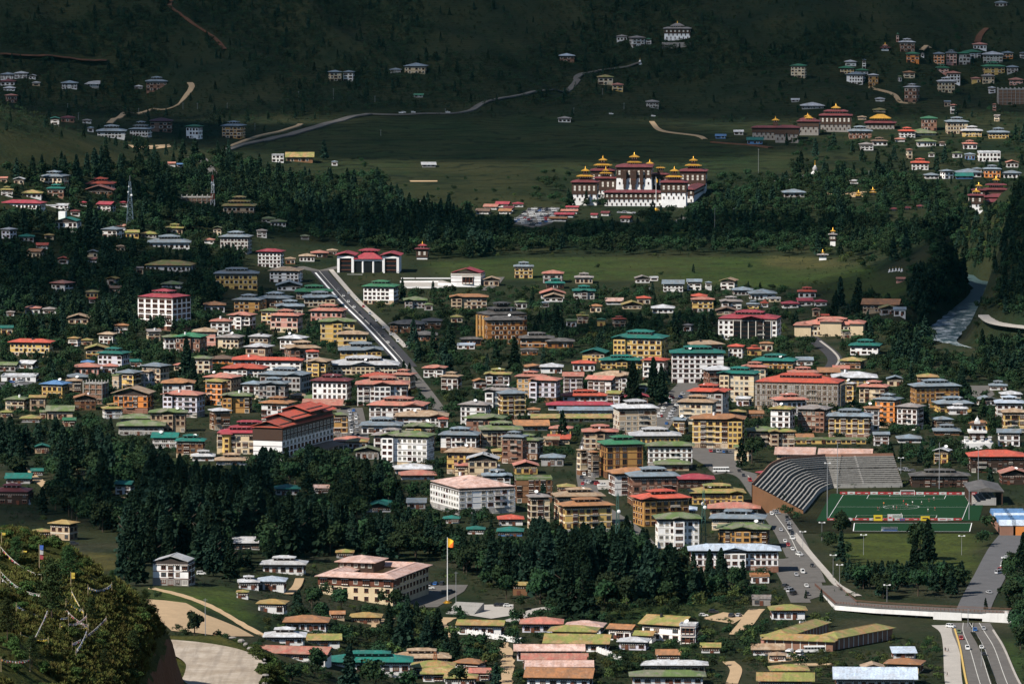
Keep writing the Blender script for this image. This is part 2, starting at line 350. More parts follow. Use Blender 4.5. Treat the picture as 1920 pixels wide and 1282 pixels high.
def strip(name, pts, width, mat, lift=.25, world=False, label=None, kind='structure', off=0.0, step=6.0, track=True, parent=None, zs=None, rag=0.0):
    w = pts if world else [tuple(G(*p))[:2] for p in pts]
    c = smooth_pts(w, step); d = np.gradient(c, axis=0); d /= np.maximum(np.hypot(d[:, 0], d[:, 1]), 1e-6)[:, None]; nrm = np.stack([-d[:, 1], d[:, 0]], 1)
    hw = width/2*np.ones((len(c), 1))
    if rag: hw = hw*(1+rag*(rng.random((len(c), 1))-.5))
    c = c+nrm*off; l = c+nrm*hw; r = c-nrm*hw
    if track: PATHS.append((c, width/2+1.2))
    zl = H(l[:, 0], l[:, 1]); zr_ = H(r[:, 0], r[:, 1]); zc = np.maximum(np.maximum(zl, zr_), H(c[:, 0], c[:, 1]))*.5+.5*H(c[:, 0], c[:, 1])+lift
    if zs is not None: zc = np.interp(np.linspace(0, 1, len(c)), np.linspace(0, 1, len(zs)), zs)
    mb = MB(); n = len(c)
    vs = [(l[i, 0], l[i, 1], zc[i]) for i in range(n)]+[(r[i, 0], r[i, 1], zc[i]) for i in range(n)]
    vs += [(v[0], v[1], v[2]-1.2) for v in vs]
    fs = [(n+i, n+i+1, i+1, i) for i in range(n-1)]+[(i, i+1, 2*n+i+1, 2*n+i) for i in range(n-1)]+[(n+i+1, n+i, 3*n+i, 3*n+i+1) for i in range(n-1)]
    mb.raw(vs, fs); o = mb.build(name, mat, parent)
    if not parent: tag(o, label, name.replace('_', ' '), kind=kind)
    return o
SHEETS = []
def sheet(name, pts, mat, lift=.15, label=None, kind='structure', world=False, block=True, dens=12):
    w = pts if world else [tuple(G(*p))[:2] for p in pts]
    poly = []
    for (a, b_) in zip(w, w[1:]+w[:1]):
        n = max(1, int(math.hypot(b_[0]-a[0], b_[1]-a[1])/dens))
        poly += [(a[0]+(b_[0]-a[0])*k/n, a[1]+(b_[1]-a[1])*k/n) for k in range(n)]
    import bmesh
    bm = bmesh.new(); vs = [bm.verts.new((x, y, 0)) for x, y in poly]; f = bm.faces.new(vs); bmesh.ops.triangulate(bm, faces=[f])
    for _ in range(2): bmesh.ops.subdivide_edges(bm, edges=[e for e in bm.edges if e.calc_length() > dens], cuts=1)
    bmesh.ops.triangulate(bm, faces=bm.faces[:])
    X = np.array([v.co.x for v in bm.verts]); Y = np.array([v.co.y for v in bm.verts]); Z = H(X, Y)+lift
    for v, z in zip(bm.verts, Z): v.co.z = z
    bmesh.ops.recalc_face_normals(bm, faces=bm.faces[:])
    if sum(f.normal.z for f in bm.faces) < 0: bmesh.ops.reverse_faces(bm, faces=bm.faces[:])
    me = bpy.data.meshes.new(name); bm.to_mesh(me); bm.free(); me.materials.append(mat)
    if block: SHEETS.append(w)
    return tag(link(name, me), label, name.replace('_', ' '), kind=kind)
# roads (photo pixels)
strip('road', [(598,508),(640,556),(690,606),(742,662),(764,688)], 13, M_ASPH, label='wide asphalt avenue running down through the town to the trees')
strip('road', [(760,684),(800,735),(830,776)], 7.5, M_ASPH2, .2, label='narrow lower street continuing the avenue downhill')
strip('pavement', [(594,512),(634,558),(684,608),(736,664),(752,683)], 1.3, M_WHITE, .45, label='pale kerb and footway along the near side of the avenue', track=False, off=-1.0)
strip('pavement', [(612,506),(652,553),(704,603),(752,652)], 3.5, M_PAVE, .45, label='pale footway along the far side of the avenue', off=3.5)
strip('road', [(560,500),(600,508),(640,500)], 9, M_ASPH2, label='side street joining the top of the avenue')
strip('road', [(655,765),(662,800),(668,840)], 16, M_ASPH2, label='street full of parked cars behind the long white hotel')
strip('road', [(1300,715),(1272,745),(1244,780),(1222,810)], 17, M_ASPH2, .2, label='sloping street lined with parked cars behind the yellow block')
strip('road', [(1108,820),(1098,860),(1100,905),(1118,945),(1175,985),(1210,1020)], 10, M_ASPH2, label='narrow shop street between the apartment blocks')
strip('road', [(1290,838),(1320,858),(1362,880),(1402,892),(1425,920),(1450,960),(1478,1000),(1500,1045)], 13, M_ASPH2, label='road past the stadium stand with a bus on it')
strip('road', [(1500,1045),(1516,1068),(1526,1092)], 11, M_ASPH2, label='road curving from the stadium onto the bridge')
strip('road', [(1456,1048),(1478,1080),(1502,1130)], 9, M_ASPH2, label='slip road below the white hall with two cars')
strip('pavement', [(1488,1000),(1520,1040),(1548,1072),(1572,1098),(1610,1118)], 3.0, M_PAVE, .45, label='pale footway on the stadium side of the road', track=False)
EXPL = [(1850,1320),(1834,1270),(1818,1215),(1806,1185),(1806,1168)]
EXPR = [(1905,1320),(1884,1270),(1864,1215),(1846,1185),(1836,1168)]
strip('road', EXPL, 9.5, M_ASPH2, label='expressway carriageway leaving the underpass beside the sandy track')
strip('road', EXPR, 9.5, M_ASPH2, label='expressway carriageway beside the grass verge')
strip('road', [(1796,1320),(1787,1270),(1784,1215),(1778,1185),(1762,1172)], 7, M_PAVE, .2, label='dusty frontage track beside the expressway')
strip('median', [(1878,1320),(1860,1270),(1840,1215),(1824,1186)], 2.0, M_GROUND, .5, label='narrow planted median strip of the expressway', track=False)
strip('kerb', [(1822,1320),(1810,1270),(1800,1215),(1790,1180)], .7, plain('yellow_kerb', (.55,.38,.12)), .6, label='yellow painted kerb between frontage track and expressway', track=False)
strip('kerb', [(1934,1320),(1906,1270),(1882,1215),(1862,1182)], .8, M_PAVE, .6, label='pale kerb along the outer edge of the expressway', track=False)
strip('road', [(1822,1150),(1835,1120),(1856,1080),(1882,1030),(1905,1000)], 15, M_LOT, label='street beyond the underpass beside the market halls')
strip('road', [(1502,618),(1530,640),(1556,660),(1566,676),(1556,692),(1535,698)], 10, M_ASPH, label='curving road behind the red scaffolded building')
strip('pavement', [(1538,640),(1563,660),(1573,676),(1562,694)], 1.5, M_PAVE, .5, label='pale kerb of the curving road', track=False)
strip('road', [(484,266),(565,247),(640,226),(692,215)], 11, M_ASPH2, .8, label='grey road climbing across the far field')
strip('road', [(692,215),(760,216),(840,214),(880,209),(905,195),(960,183),(1020,172),(1078,158),(1082,146),(1110,137),(1200,119)], 7, M_ASPH2, 1.0, label='narrow road winding up the far hillside')
strip('road', [(357,298),(372,296),(384,306),(396,324),(406,338)], 9, M_ASPH2, .8, label='short bend of grey road above the pines')
strip('road', [(425,282),(455,272),(484,266)], 9, M_ASPH2, .8, label='road bend below the brick apartment house')
strip('path', [(205,233),(225,221),(275,210),(300,207),(335,197),(350,180),(360,165),(356,158)], 6, M_SAND, 1.0, label='sandy track climbing the dark hillside')
strip('path', [(430,276),(480,258),(550,240),(564,234)], 5, M_SAND, 1.0, label='sandy track above the grey far road')
strip('path', [(325,0),(318,12),(350,37),(365,48),(392,65),(405,75),(422,95)], 3.5, M_RED, 1.2, rag=.8, label='eroded red zigzag track high on the hillside')
strip('bank', [(0,106),(60,109),(120,113),(200,118)], 16, M_RED, 1.5, rag=.5, label='long cut of bare red earth on the hillside')
strip('path', [(1222,229),(1241,246),(1305,255),(1322,262)], 5, M_SAND, .8, label='orange earth track across the far field')
strip('path', [(1335,267),(1400,272),(1445,278)], 7, M_RED, .8, label='earth track in front of the great hall')
strip('path', [(1632,165),(1675,178),(1690,193),(1715,194)], 5, M_SAND, .9, label='sandy drive to the brick tower block')
strip('path', [(1727,97),(1737,88),(1745,92)], 5, M_SAND, .9, label='short sandy bend above the hill houses')
strip('path', [(1850,55),(1836,70),(1832,82)], 7, M_RED, .9, label='red scar of earth above the far suburb')
strip('road', [(1440,342),(1490,337),(1522,326)], 6, M_ASPH2, .7, label='lane to the white chorten across the far meadow')
strip('road', [(1846,600),(1860,612),(1888,619),(1935,624)], 9, M_PAVE, .7, label='road cut round the wooded spur above the river')
strip('road', [(1288,408),(1272,416),(1270,428)], 8, M_ASPH2, .4, label='curved drive below the fortress')
strip('road', [(950,1166),(975,1160),(1012,1143),(1040,1140)], 8, M_PAVE, .3, label='pale lane leading to the wooded park')
strip('path', [(1382,1190),(1402,1165),(1412,1150),(1420,1142)], 7, M_SAND, .3, label='sandy lane curving past the parking ground')
strip('path', [(1372,1282),(1380,1255),(1366,1240)], 5, M_SAND, .3, label='sandy yard path between the low roofs')
strip('path', [(285,1103),(345,1118),(400,1140),(465,1178),(500,1195)], 3, M_SAND, .35, rag=.5, label='worn footpath across the lawn by the white house')
strip('path', [(540,1115),(556,1100),(562,1085)], 4, M_SAND, .3, label='short track beside the green bushes')
strip('road', [(905,545),(925,535),(938,520)], 7, M_ASPH2, .3, label='drive behind the white ramped building')
for q_, w_, lab in (([(1085,1282),(1075,1262),(1066,1240)], 4, 'sandy lane beside the pink roofed halls'), ([(940,1205),(952,1235),(948,1290)], 5, 'pale dirt yard between the low roofs'), ([(845,1158),(826,1172),(832,1195)], 6, 'pale drive beside the stepped seating'), ([(1460,1262),(1475,1248),(1560,1245)], 5, 'earth track behind the mossy roofs'), ([(700,1180),(715,1165),(735,1160)], 4, 'worn earth path behind the courthouse bushes'), ([(30,868),(110,925),(180,932),(280,934)], 5, 'earth track past the timber temple'), ([(330,995),(400,985),(470,1000)], 6, 'bare earth clearing under the tall conifers'), ([(505,1030),(560,1034),(600,1028)], 6, 'bare earth strip behind the grey roofed houses')):
    strip('path', q_, w_, M_SAND, .28, rag=.5, label=lab)
M_LINE = asphalt('worn_road_paint', (.55, .54, .50), .3)
for q_, off_, lab in ((EXPL, 0, 'worn centre line of the near expressway carriageway'), (EXPR, 0, 'worn centre line of the far expressway carriageway'), (EXPR, 4.2, 'edge line of the far expressway carriageway'), (EXPL, -4.2, 'edge line of the near expressway carriageway')):
    strip('lane_marking', q_, .28, M_LINE, .34, label=lab, off=off_, track=False)
strip('lane_marking', [(1402,892),(1425,920),(1450,960),(1478,1000),(1500,1045)], .3, M_LINE, .36, label='worn centre line of the stadium road', track=False)
strip('lane_marking', [(598,508),(640,556),(690,606),(742,662),(764,688)], .35, M_LINE, .36, label='pale centre line of the avenue', track=False)
# sheets
sheet('parking_lot', [T('B3',-10,475),T('B3',120,366),T('B3',360,356),T('B3',300,475),T('B3',170,512)], M_ASPH2, label='crowded car park beside the fortress')
sheet('sports_ground', [T('D1',770,745),T('D1',900,750),T('D1',1170,775),T('D1',1300,850),T('D1',1500,930),T('D1',1600,985),T('D1',1400,985),T('D1',1080,950),T('D1',960,850)], M_SAND, .3, label='bare sandy ground below the white house')
sheet('forecourt', [T('D2',950,800),T('D2',1060,655),T('D2',1335,660),T('D2',1310,700),T('D2',1140,800)], M_ASPH2, .25, label='paved forecourt beside the courtyard building')
sheet('parking_lot', [T('D2',1300,845),T('D2',1420,785),T('D2',1620,782),T('D2',1620,850),T('D2',1480,872)], M_PAVE, .25, label='pale parking area behind the mossy shed')
sheet('parking_lot', [T('D3',1190,872),T('D3',1330,832),T('D3',1480,852),T('D3',1390,905)], M_SAND, .25, label='sandy parking ground below the park trees')
sheet('paved_yard', [T('C4',1450,492),T('C4',1660,492),T('C4',1700,560),T('C4',1600,620),T('C4',1500,640)], M_ASPH2, label='wide paved yard by the river trees')
sheet('terrace', [T('A1',960,1090),T('A1',1270,1085),T('A1',1285,1105),T('A1',1000,1118)], M_SAND, .5, label='bare sandy terrace in the far meadow', block=False)
sheet('terrace', [T('B2',1150,157),T('B2',1360,157),T('B2',1360,166),T('B2',1160,167)], M_SAND, .4, label='narrow sandy bunker in the meadow', block=False)
sheet('terrace', [T('B2',1085,312),T('B2',1235,310),T('B2',1225,322),T('B2',1100,322)], M_PAVE, .4, label='oval pale bunker near the dark pines', block=False)
sheet('terrace', [T('B4',430,245),T('B4',740,240),T('B4',740,282),T('B4',440,282)], M_SAND, .4, label='dry brown field by the golden shrines', block=False)
sheet('plaza', [T('B2',1090,910),T('B2',1400,905),T('B2',1480,930),T('B2',1480,965),T('B2',1090,965)], M_PAVE, .3, label='pale terrace in front of the white ramped building')
sheet('road_yard', [T('D4',1420,430),T('D4',1620,380),T('D4',1620,480),T('D4',1400,640)], M_LOT, .2, label='asphalt yard by the market halls')
sheet('junction', [T('D4',60,500),T('D4',210,480),T('D4',330,620),T('D4',360,720),T('D4',240,760),T('D4',120,600)], M_ASPH2, .18, label='wide road junction below the stadium')
sheet('street_yard', [T('C3',1360,960),T('C3',1700,960),T('C3',1720,1130),T('C3',1520,1160),T('C3',1370,1020)], M_ASPH2, .17, label='wide street corner with parked cars by the square', block=True)
sheet('dirt_lot', [T('D4',0,1090),T('D4',200,1080),T('D4',260,1130),T('D4',0,1150)], M_SAND, .2, label='bus yard of pale earth before the horseshoe shed')
sheet('lane_yard', [T('D3',480,0),T('D3',720,0),T('D3',700,60),T('D3',520,60)], M_PAVE, .2, label='pale yard full of cars between the blocks')
sheet('car_yard', [T('C1',0,470),T('C1',220,450),T('C1',330,500),T('C1',0,560)], M_LOT, .2, label='dark yard with white vans by the workshop')
# river
m, nt, b = newmat('river_water'); f = noise(nt, .12, 6, stretched(nt, 1.0, .5, 1), .75); foam = ramp(nt, f, .47, .62)
geo = nd(nt, 'ShaderNodeNewGeometry'); sy = nd(nt, 'ShaderNodeSeparateXYZ'); nt.links.new(geo.outputs['Position'], sy.inputs[0])
rap = ramp(nt, sy.outputs['Y'], 4340, 4200); mm = nd(nt, 'ShaderNodeMath', operation='MULTIPLY'); nt.links.new(foam, mm.inputs[0]); nt.links.new(rap, mm.inputs[1])
c = mixc(nt, mm.outputs[0], (.050, .088, .090), (.66, .70, .70)); nt.links.new(c, b.inputs['Base Color']); b.inputs['Roughness'].default_value = .6; b.inputs['Specular IOR Level'].default_value = .25
bp = nd(nt, 'ShaderNodeBump'); bp.inputs['Strength'].default_value = .7; bp.inputs['Distance'].default_value = .6; nt.links.new(f, bp.inputs['Height']); nt.links.new(bp.outputs[0], b.inputs['Normal'])
cR = smooth_pts(RIVER, 15.0)
strip('river', [tuple(p) for p in RIVER], 27, m, world=True, zs=list(np.interp(cR[:, 1], [2000, 3600, 4300, 4800, 5300], [-6, -5, -2.5, 6, 16])+1.6), label='grey green river with white rapids below the wooded spur', step=15.0)

# ------------------------------------------------------------------ shapes of the small figures placed further down
def person_mesh(stride, arms):
    me = bpy.data.meshes.new('person'); J = [(0,0,.95),(0,0,1.2),(0,0,1.42),(0,0,1.55),(0,0,1.72), (.11,0,.92),(.12,stride*.22,.5),(.12,stride*.30-.12*abs(stride),.06),(-.11,0,.92),(-.12,-stride*.2,.5),(-.12,-stride*.42,.08),
         (.2,0,1.40),(.27,-stride*.14,1.15),(.27,-stride*.1+arms,.95),(-.2,0,1.40),(-.27,stride*.14,1.15),(-.27,stride*.1+arms,.95),(.12,stride*.30+.12,.04),(-.12,-stride*.42+.16,.04)]
    E = [(0,1),(1,2),(2,3),(3,4),(0,5),(5,6),(6,7),(0,8),(8,9),(9,10),(2,11),(11,12),(12,13),(2,14),(14,15),(15,16),(7,17),(10,18)]; Rr = [.15,.14,.16,.06,.105,.1,.075,.05,.1,.075,.05,.07,.05,.04,.07,.05,.04,.045,.045]
    me.from_pydata(J, E, []); o = bpy.data.objects.new('person_shape', me); COL.objects.link(o); md = o.modifiers.new('skin', 'SKIN'); me.skin_vertices[0].data[0].use_root = True
    for i, r_ in enumerate(Rr): me.skin_vertices[0].data[i].radius = (r_, r_)
    sub = o.modifiers.new('sub', 'SUBSURF'); sub.levels = 1; sub.render_levels = 1; dg = bpy.context.evaluated_depsgraph_get(); out = bpy.data.meshes.new_from_object(o.evaluated_get(dg)); bpy.data.objects.remove(o); return out
_skin = plain('skin', (.38, .22, .15)); _dk = plain('dark_cloth', (.03, .03, .04))
SH = {'red': plain('red_shirt', (.62, .05, .03)), 'white': plain('white_shirt', (.75, .75, .73)), 'orange': plain('orange_shirt', (.75, .22, .03)), 'dark': plain('dark_shirt', (.05, .06, .08))}
PM = {}
for st_ in (1, -.6):
    base_ = person_mesh(st_, .12)
    for cn, cm in SH.items():
        q = base_.copy(); q.materials.clear()
        for m_ in (_skin, cm, _dk): q.materials.append(m_)
        for f in q.polygons: z = f.center.z; f.material_index = 0 if (z > 1.5 or z < .42 or (abs(f.center.x) > .24 and z < 1.2)) else (1 if z > .95 else 2)
        PM[(cn, st_)] = q
# ------------------------------------------------------------------ building kit
def win_mesh(kind):
    """unit window (1 wide, 1 high, facing -y, origin at its lower middle); frame proud of the wall, pane set back in it"""
    mb = MB(); a, p = (.09, .10)
    f = .09
    mb.box(-.5, .5, -.06, .04, 0, 1, 1)                         # pane block
    if kind == 'plain':
        for x0, x1, z0, z1 in ((-.56,-.44,-.02,1.02),(.44,.56,-.02,1.02),(-.44,.44,-.02,.08),(-.44,.44,.92,1.02),(-.035,.035,.08,.92)): mb.box(x0, x1, -.16, .03, z0, z1, 0)
        mb.box(-.60, .60, -.20, .03, 1.02, 1.08, 2)             # cream lintel
        mb.box(-.60, .60, -.20, .03, -.10, -.02, 0)
    elif kind == 'modern':
        for x0, x1, z0, z1 in ((-.54,-.46,0,1),(.46,.54,0,1),(-.46,.46,0,.05),(-.46,.46,.95,1),(-.18,-.14,.05,.95),(.14,.18,.05,.95)): mb.box(x0, x1, -.12, .03, z0, z1, 2)
        mb.box(-.58, .58, -.2, .03, -.07, 0, 2)
    elif kind == 'bay':
        mb.box(-.60, .60, -.45, .03, -.34, -.05, 0)              # timber apron
        for k in range(4): x = -.58+k*.387; mb.box(x-.03, x+.03, -.34, .03, -.05, 1.0, 0)
        for k in range(3): x = -.387+k*.387; mb.box(x-.15, x+.15, -.47, -.44, -.30, -.10, 2)
        mb.box(-.60, .60, -.34, .03, .30, .36, 0); mb.box(-.66, .66, -.52, .03, 1.0, 1.12, 2); mb.box(-.62, .62, -.48, .03, 1.12, 1.20, 0)
    elif kind == 'tall':
        for x0, x1 in ((-.55,-.43),(.43,.55),(-.04,.04)): mb.box(x0, x1, -.18, .03, 0, 1, 0)
        for z in (0, .46, .95): mb.box(-.43, .43, -.18, .03, z, z+.06, 0)
    return mb
M_CURT = plain('curtained_glass', (.20, .18, .15), .4); M_GLASS2 = plain('sky_lit_glass', (.06, .075, .085), .15)  # second glass is paler, sky reflection put into its colour
WIN = {k: win_mesh(k).mesh('window_'+k, [M_TIMBER2, M_GLASS, M_TRIM]) for k in ('plain', 'modern', 'bay', 'tall')}
WINV = {k: [WIN[k], WIN[k], win_mesh(k).mesh('window_'+k, [M_TIMBER, M_GLASS2, M_TRIM]), win_mesh(k).mesh('window_'+k, [M_TIMBER2, M_CURT, M_TRIM]), win_mesh(k).mesh('window_'+k, [M_TIMBER, M_GLASS, M_TIMBER2])] for k in WIN}
PLAST = plain('black_plastic', (.02, .02, .022), .5); PLASTW = plain('white_plastic', (.7, .7, .7), .5)
BLD = []          # every building: dict
FOOT = []         # footprints for keeping trees off: (cx, cy, W, D, rz)
def solve_depth(px, py, h):
    u, k = ray(px, py); return hit(u, k, h)
def place(x0, x1, ye, n, th, k, over=None, sh=3.45):
    """roof edge pixels x0..x1, eave pixel ye, storeys n, turn th (right side shows when positive), depth/width k"""
    mid = (x0+x1)/2; hgt = n*sh; Y = solve_depth(mid, ye, hgt); u, kk = ray(mid, ye); s = FPX/(Y*1.003+CAMZ*.08)
    t = R(abs(th)); Wt = (x1-x0)/s; o = min(1.5, .07*Wt) if over is None else over
    W = max(2.5, (Wt-2*o*(math.cos(t)+math.sin(t)))/(math.cos(t)+k*math.sin(t))); D = k*W
    D = min(max(D, 4.5), 60)
    dy = W/2*math.sin(t)*.6+D/2*math.cos(t)
    return dict(mid=mid, ye=ye, n=n, W=W, D=D, o=o, Yf=Y, dy=dy, th=th, s=s, hgt=hgt, x0=x0, x1=x1)
def finish(bd):
    """centre, base and eave height from the front depth Yf"""
    u, kk = ray(bd['mid'], bd['ye']); Yc = bd['Yf']+bd['dy']; bd['c'] = (u*Yc, Yc); bd['s'] = FPX/(bd['Yf']*1.003+26)
    xf = u*bd['Yf']; bd['base'] = Hs(xf, bd['Yf']); bd['eave'] = CAMZ+kk*bd['Yf']; bd['hgt'] = bd['eave']-bd['base']
def corners(bd, m=0.0):
    rz = -R(bd['th']); c, s = math.cos(rz), math.sin(rz); w, d = bd['W']/2+m, bd['D']/2+m
    return np.array([(bd['c'][0]+x*c-y*s, bd['c'][1]+x*s+y*c) for x, y in ((-w,-d),(w,-d),(w,d),(-w,d))])
def overlap(a, b_):
    if math.hypot(a['c'][0]-b_['c'][0], a['c'][1]-b_['c'][1]) > (math.hypot(a['W'], a['D'])+math.hypot(b_['W'], b_['D']))/2+1: return False
    A, B_ = corners(a, .35), corners(b_, .35)
    for P in (A, B_):
        for i in range(2):
            e = P[i+1]-P[i]; n = np.array([-e[1], e[0]]); pa, pb = A@n, B_@n
            if pa.max() <= pb.min() or pb.max() <= pa.min(): return False
    return True
# --- roofs -----------------------------------------------------------------
def hip_geo(mb, x0, x1, y0, y1, z, pitch, t=.28, mi=0):
    w, d = x1-x0, y1-y0; r = min(w, d)/2; rise = r*pitch; z1 = z+t
    cx, cy = (x0+x1)/2, (y0+y1)/2
    if w >= d: a, b_ = (x0+r*.96, cy, z1+rise), (x1-r*.96, cy, z1+rise)
    else: a, b_ = (cx, y0+r*.96, z1+rise), (cx, y1-r*.96, z1+rise)
    vs = [(x0,y0,z),(x1,y0,z),(x1,y1,z),(x0,y1,z),(x0,y0,z1),(x1,y0,z1),(x1,y1,z1),(x0,y1,z1),a,b_]
    fs = [(0,3,2,1),(0,1,5,4),(1,2,6,5),(2,3,7,6),(3,0,4,7)]
    fs += [(4,5,9,8),(5,6,9),(6,7,8,9),(7,4,8)] if w >= d else [(4,5,8),(5,6,9,8),(6,7,9),(7,4,8,9)]
    mb.raw(vs, fs, mi)
    # raised ridge cap
    mb.bar(a, b_, .22, mi)
    return z1+rise
def gable_geo(mb, x0, x1, y0, y1, z, pitch, axis='x', t=.26, mi=0):
    cx, cy = (x0+x1)/2, (y0+y1)/2
    if axis == 'x':
        rise = (y1-y0)/2*pitch
        for ya, yb in ((y0, cy), (y1, cy)):
            za, zb = z, z+rise
            vs = [(x0,ya,za),(x1,ya,za),(x1,yb,zb),(x0,yb,zb),(x0,ya,za+t),(x1,ya,za+t),(x1,yb,zb+t),(x0,yb,zb+t)]
            mb.raw(vs, [(0,3,2,1),(4,5,6,7),(0,1,5,4),(1,2,6,5),(2,3,7,6),(3,0,4,7)] if ya < yb else [(0,1,2,3),(7,6,5,4),(4,5,1,0),(5,6,2,1),(6,7,3,2),(7,4,0,3)], mi)
        mb.bar((x0, cy, z+rise+t), (x1, cy, z+rise+t), .25, mi)
    else:
        rise = (x1-x0)/2*pitch
        for xa, xb in ((x0, cx), (x1, cx)):
            vs = [(xa,y0,z),(xb,y0,z+rise),(xb,y1,z+rise),(xa,y1,z),(xa,y0,z+t),(xb,y0,z+rise+t),(xb,y1,z+rise+t),(xa,y1,z+t)]
            mb.raw(vs, [(0,3,2,1),(4,5,6,7),(0,1,5,4),(1,2,6,5),(2,3,7,6),(3,0,4,7)] if xa < xb else [(0,1,2,3),(7,6,5,4),(4,5,1,0),(5,6,2,1),(6,7,3,2),(7,4,0,3)], mi)
        mb.bar((cx, y0, z+rise+t), (cx, y1, z+rise+t), .25, mi)
    return z+rise+t
def clerestory(root, x0, x1, y0, y1, z0, z1, wm, lit=True):
    mb = MB(); mb.box(x0, x1, y0, y1, z0, z1, 0)
    n = max(2, int((x1-x0)/2.6))
    for i in range(n):
        x = x0+(i+.5)*(x1-x0)/n; mb.box(x-.3, x+.3, y0-.07, y0+.02, z1-.75, z1-.25, 1)
    m2 = max(2, int((y1-y0)/1.9))
    for i in range(m2):
        y = y0+(i+.5)*(y1-y0)/m2
        for xx in (x0, x1): mb.box(xx-.06, xx+.06, y-.3, y+.3, z1-.75, z1-.25, 1)
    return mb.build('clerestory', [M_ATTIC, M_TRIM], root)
def roof_on(root, W, D, ze, typ, mat, o, gap=.55, pitch=.25, wallm=None):
    """wide-eaved metal roof standing clear of the wall top; returns the main roof object"""
    x0, x1, y0, y1 = -W/2-o, W/2+o, -D/2-o, D/2+o
    if typ == 'flat':
        mb = MB(); mb.box(-W/2-.3, W/2+.3, -D/2-.3, D/2+.3, ze-.1, ze+.15, 0)
        for a in ((-W/2-.3, W/2+.3, -D/2-.3, -D/2-.05), (-W/2-.3, W/2+.3, D/2+.05, D/2+.3), (-W/2-.3, -W/2-.05, -D/2-.05, D/2+.05), (W/2+.05, W/2+.3, -D/2-.05, D/2+.05)): mb.box(a[0], a[1], a[2], a[3], ze+.15, ze+.9, 0)
        return mb.build('roof', mat, root)
    if typ == 'shed':
        mb = MB(); r = .16*D; t = .22
        vs = [(x0,y0,ze),(x1,y0,ze),(x1,y1,ze+r),(x0,y1,ze+r),(x0,y0,ze+t),(x1,y0,ze+t),(x1,y1,ze+r+t),(x0,y1,ze+r+t)]
        mb.raw(vs, [(0,3,2,1),(4,5,6,7),(0,1,5,4),(1,2,6,5),(2,3,7,6),(3,0,4,7)]); return mb.build('roof', mat, root)
    if typ in ('hip', 'jam', 'jam2'):
        if typ == 'hip':
            mb = MB(); hip_geo(mb, x0, x1, y0, y1, ze, pitch); return mb.build('roof', mat, root)
        mb = MB(); zr = hip_geo(mb, x0, x1, y0, y1, ze, pitch); ro = mb.build('roof', mat, root); par = ro
        fx, fy = (.50, .46) if typ == 'jam' else (.66, .58)
        if W < 9: fx = .48
        hx, hy = (x1-x0)/2*fx, (y1-y0)/2*fy; rise = (zr-ze-.28)
        for k in range(1 if typ == 'jam' else 2):
            zb = ze+.2+rise*(.35 if k == 0 else 1.0); zc = (zr if k == 0 else zr)+(.55 if typ == 'jam' else .45)+k*1.3
            clerestory(ro, -hx+.9, hx-.9, -hy+.9, hy-.9, zb, zc, wallm)
            mb = MB(); zr = hip_geo(mb, -hx, hx, -hy, hy, zc, pitch*.9, .22); par = mb.build('upper_roof', mat, ro); rise = zr-zc; hx, hy = hx*.62, hy*.62; ze = zc
        return ro
    ax = 'x' if typ == 'gx' else 'y'
    mb = MB(); gable_geo(mb, x0, x1, y0, y1, ze, .30, ax); ro = mb.build('roof', mat, root)
    return ro
def gable_wall(W, D, zt, o, ax, mb, inset=.1):
    """triangle of wall under a gable"""
    w, d = W/2-inset, D/2-inset; p = .30
    if ax == 'x':
        z = zt+(D/2+o)*p-.1; z0 = zt+o*p-.05
        mb.raw([(-w,-d,z0),(w,-d,z0),(w,d,z0),(-w,d,z0),(-w,0,z),(w,0,z),(-w,-d,zt-.2),(w,-d,zt-.2),(w,d,zt-.2),(-w,d,zt-.2)],
               [(0,1,5,4),(2,3,4,5),(6,7,1,0),(8,9,3,2),(9,6,0,4,3),(7,8,2,5,1)])
    else:
        z = zt+(W/2+o)*p-.1; z0 = zt+o*p-.05
        mb.raw([(-w,-d,z0),(w,-d,z0),(w,d,z0),(-w,d,z0),(0,-d,z),(0,d,z),(-w,-d,zt-.2),(w,-d,zt-.2),(w,d,zt-.2),(-w,d,zt-.2)],
               [(0,4,5,3),(4,1,2,5),(6,7,1,4,0),(8,9,3,5,2),(7,8,2,1),(9,6,0,3)])
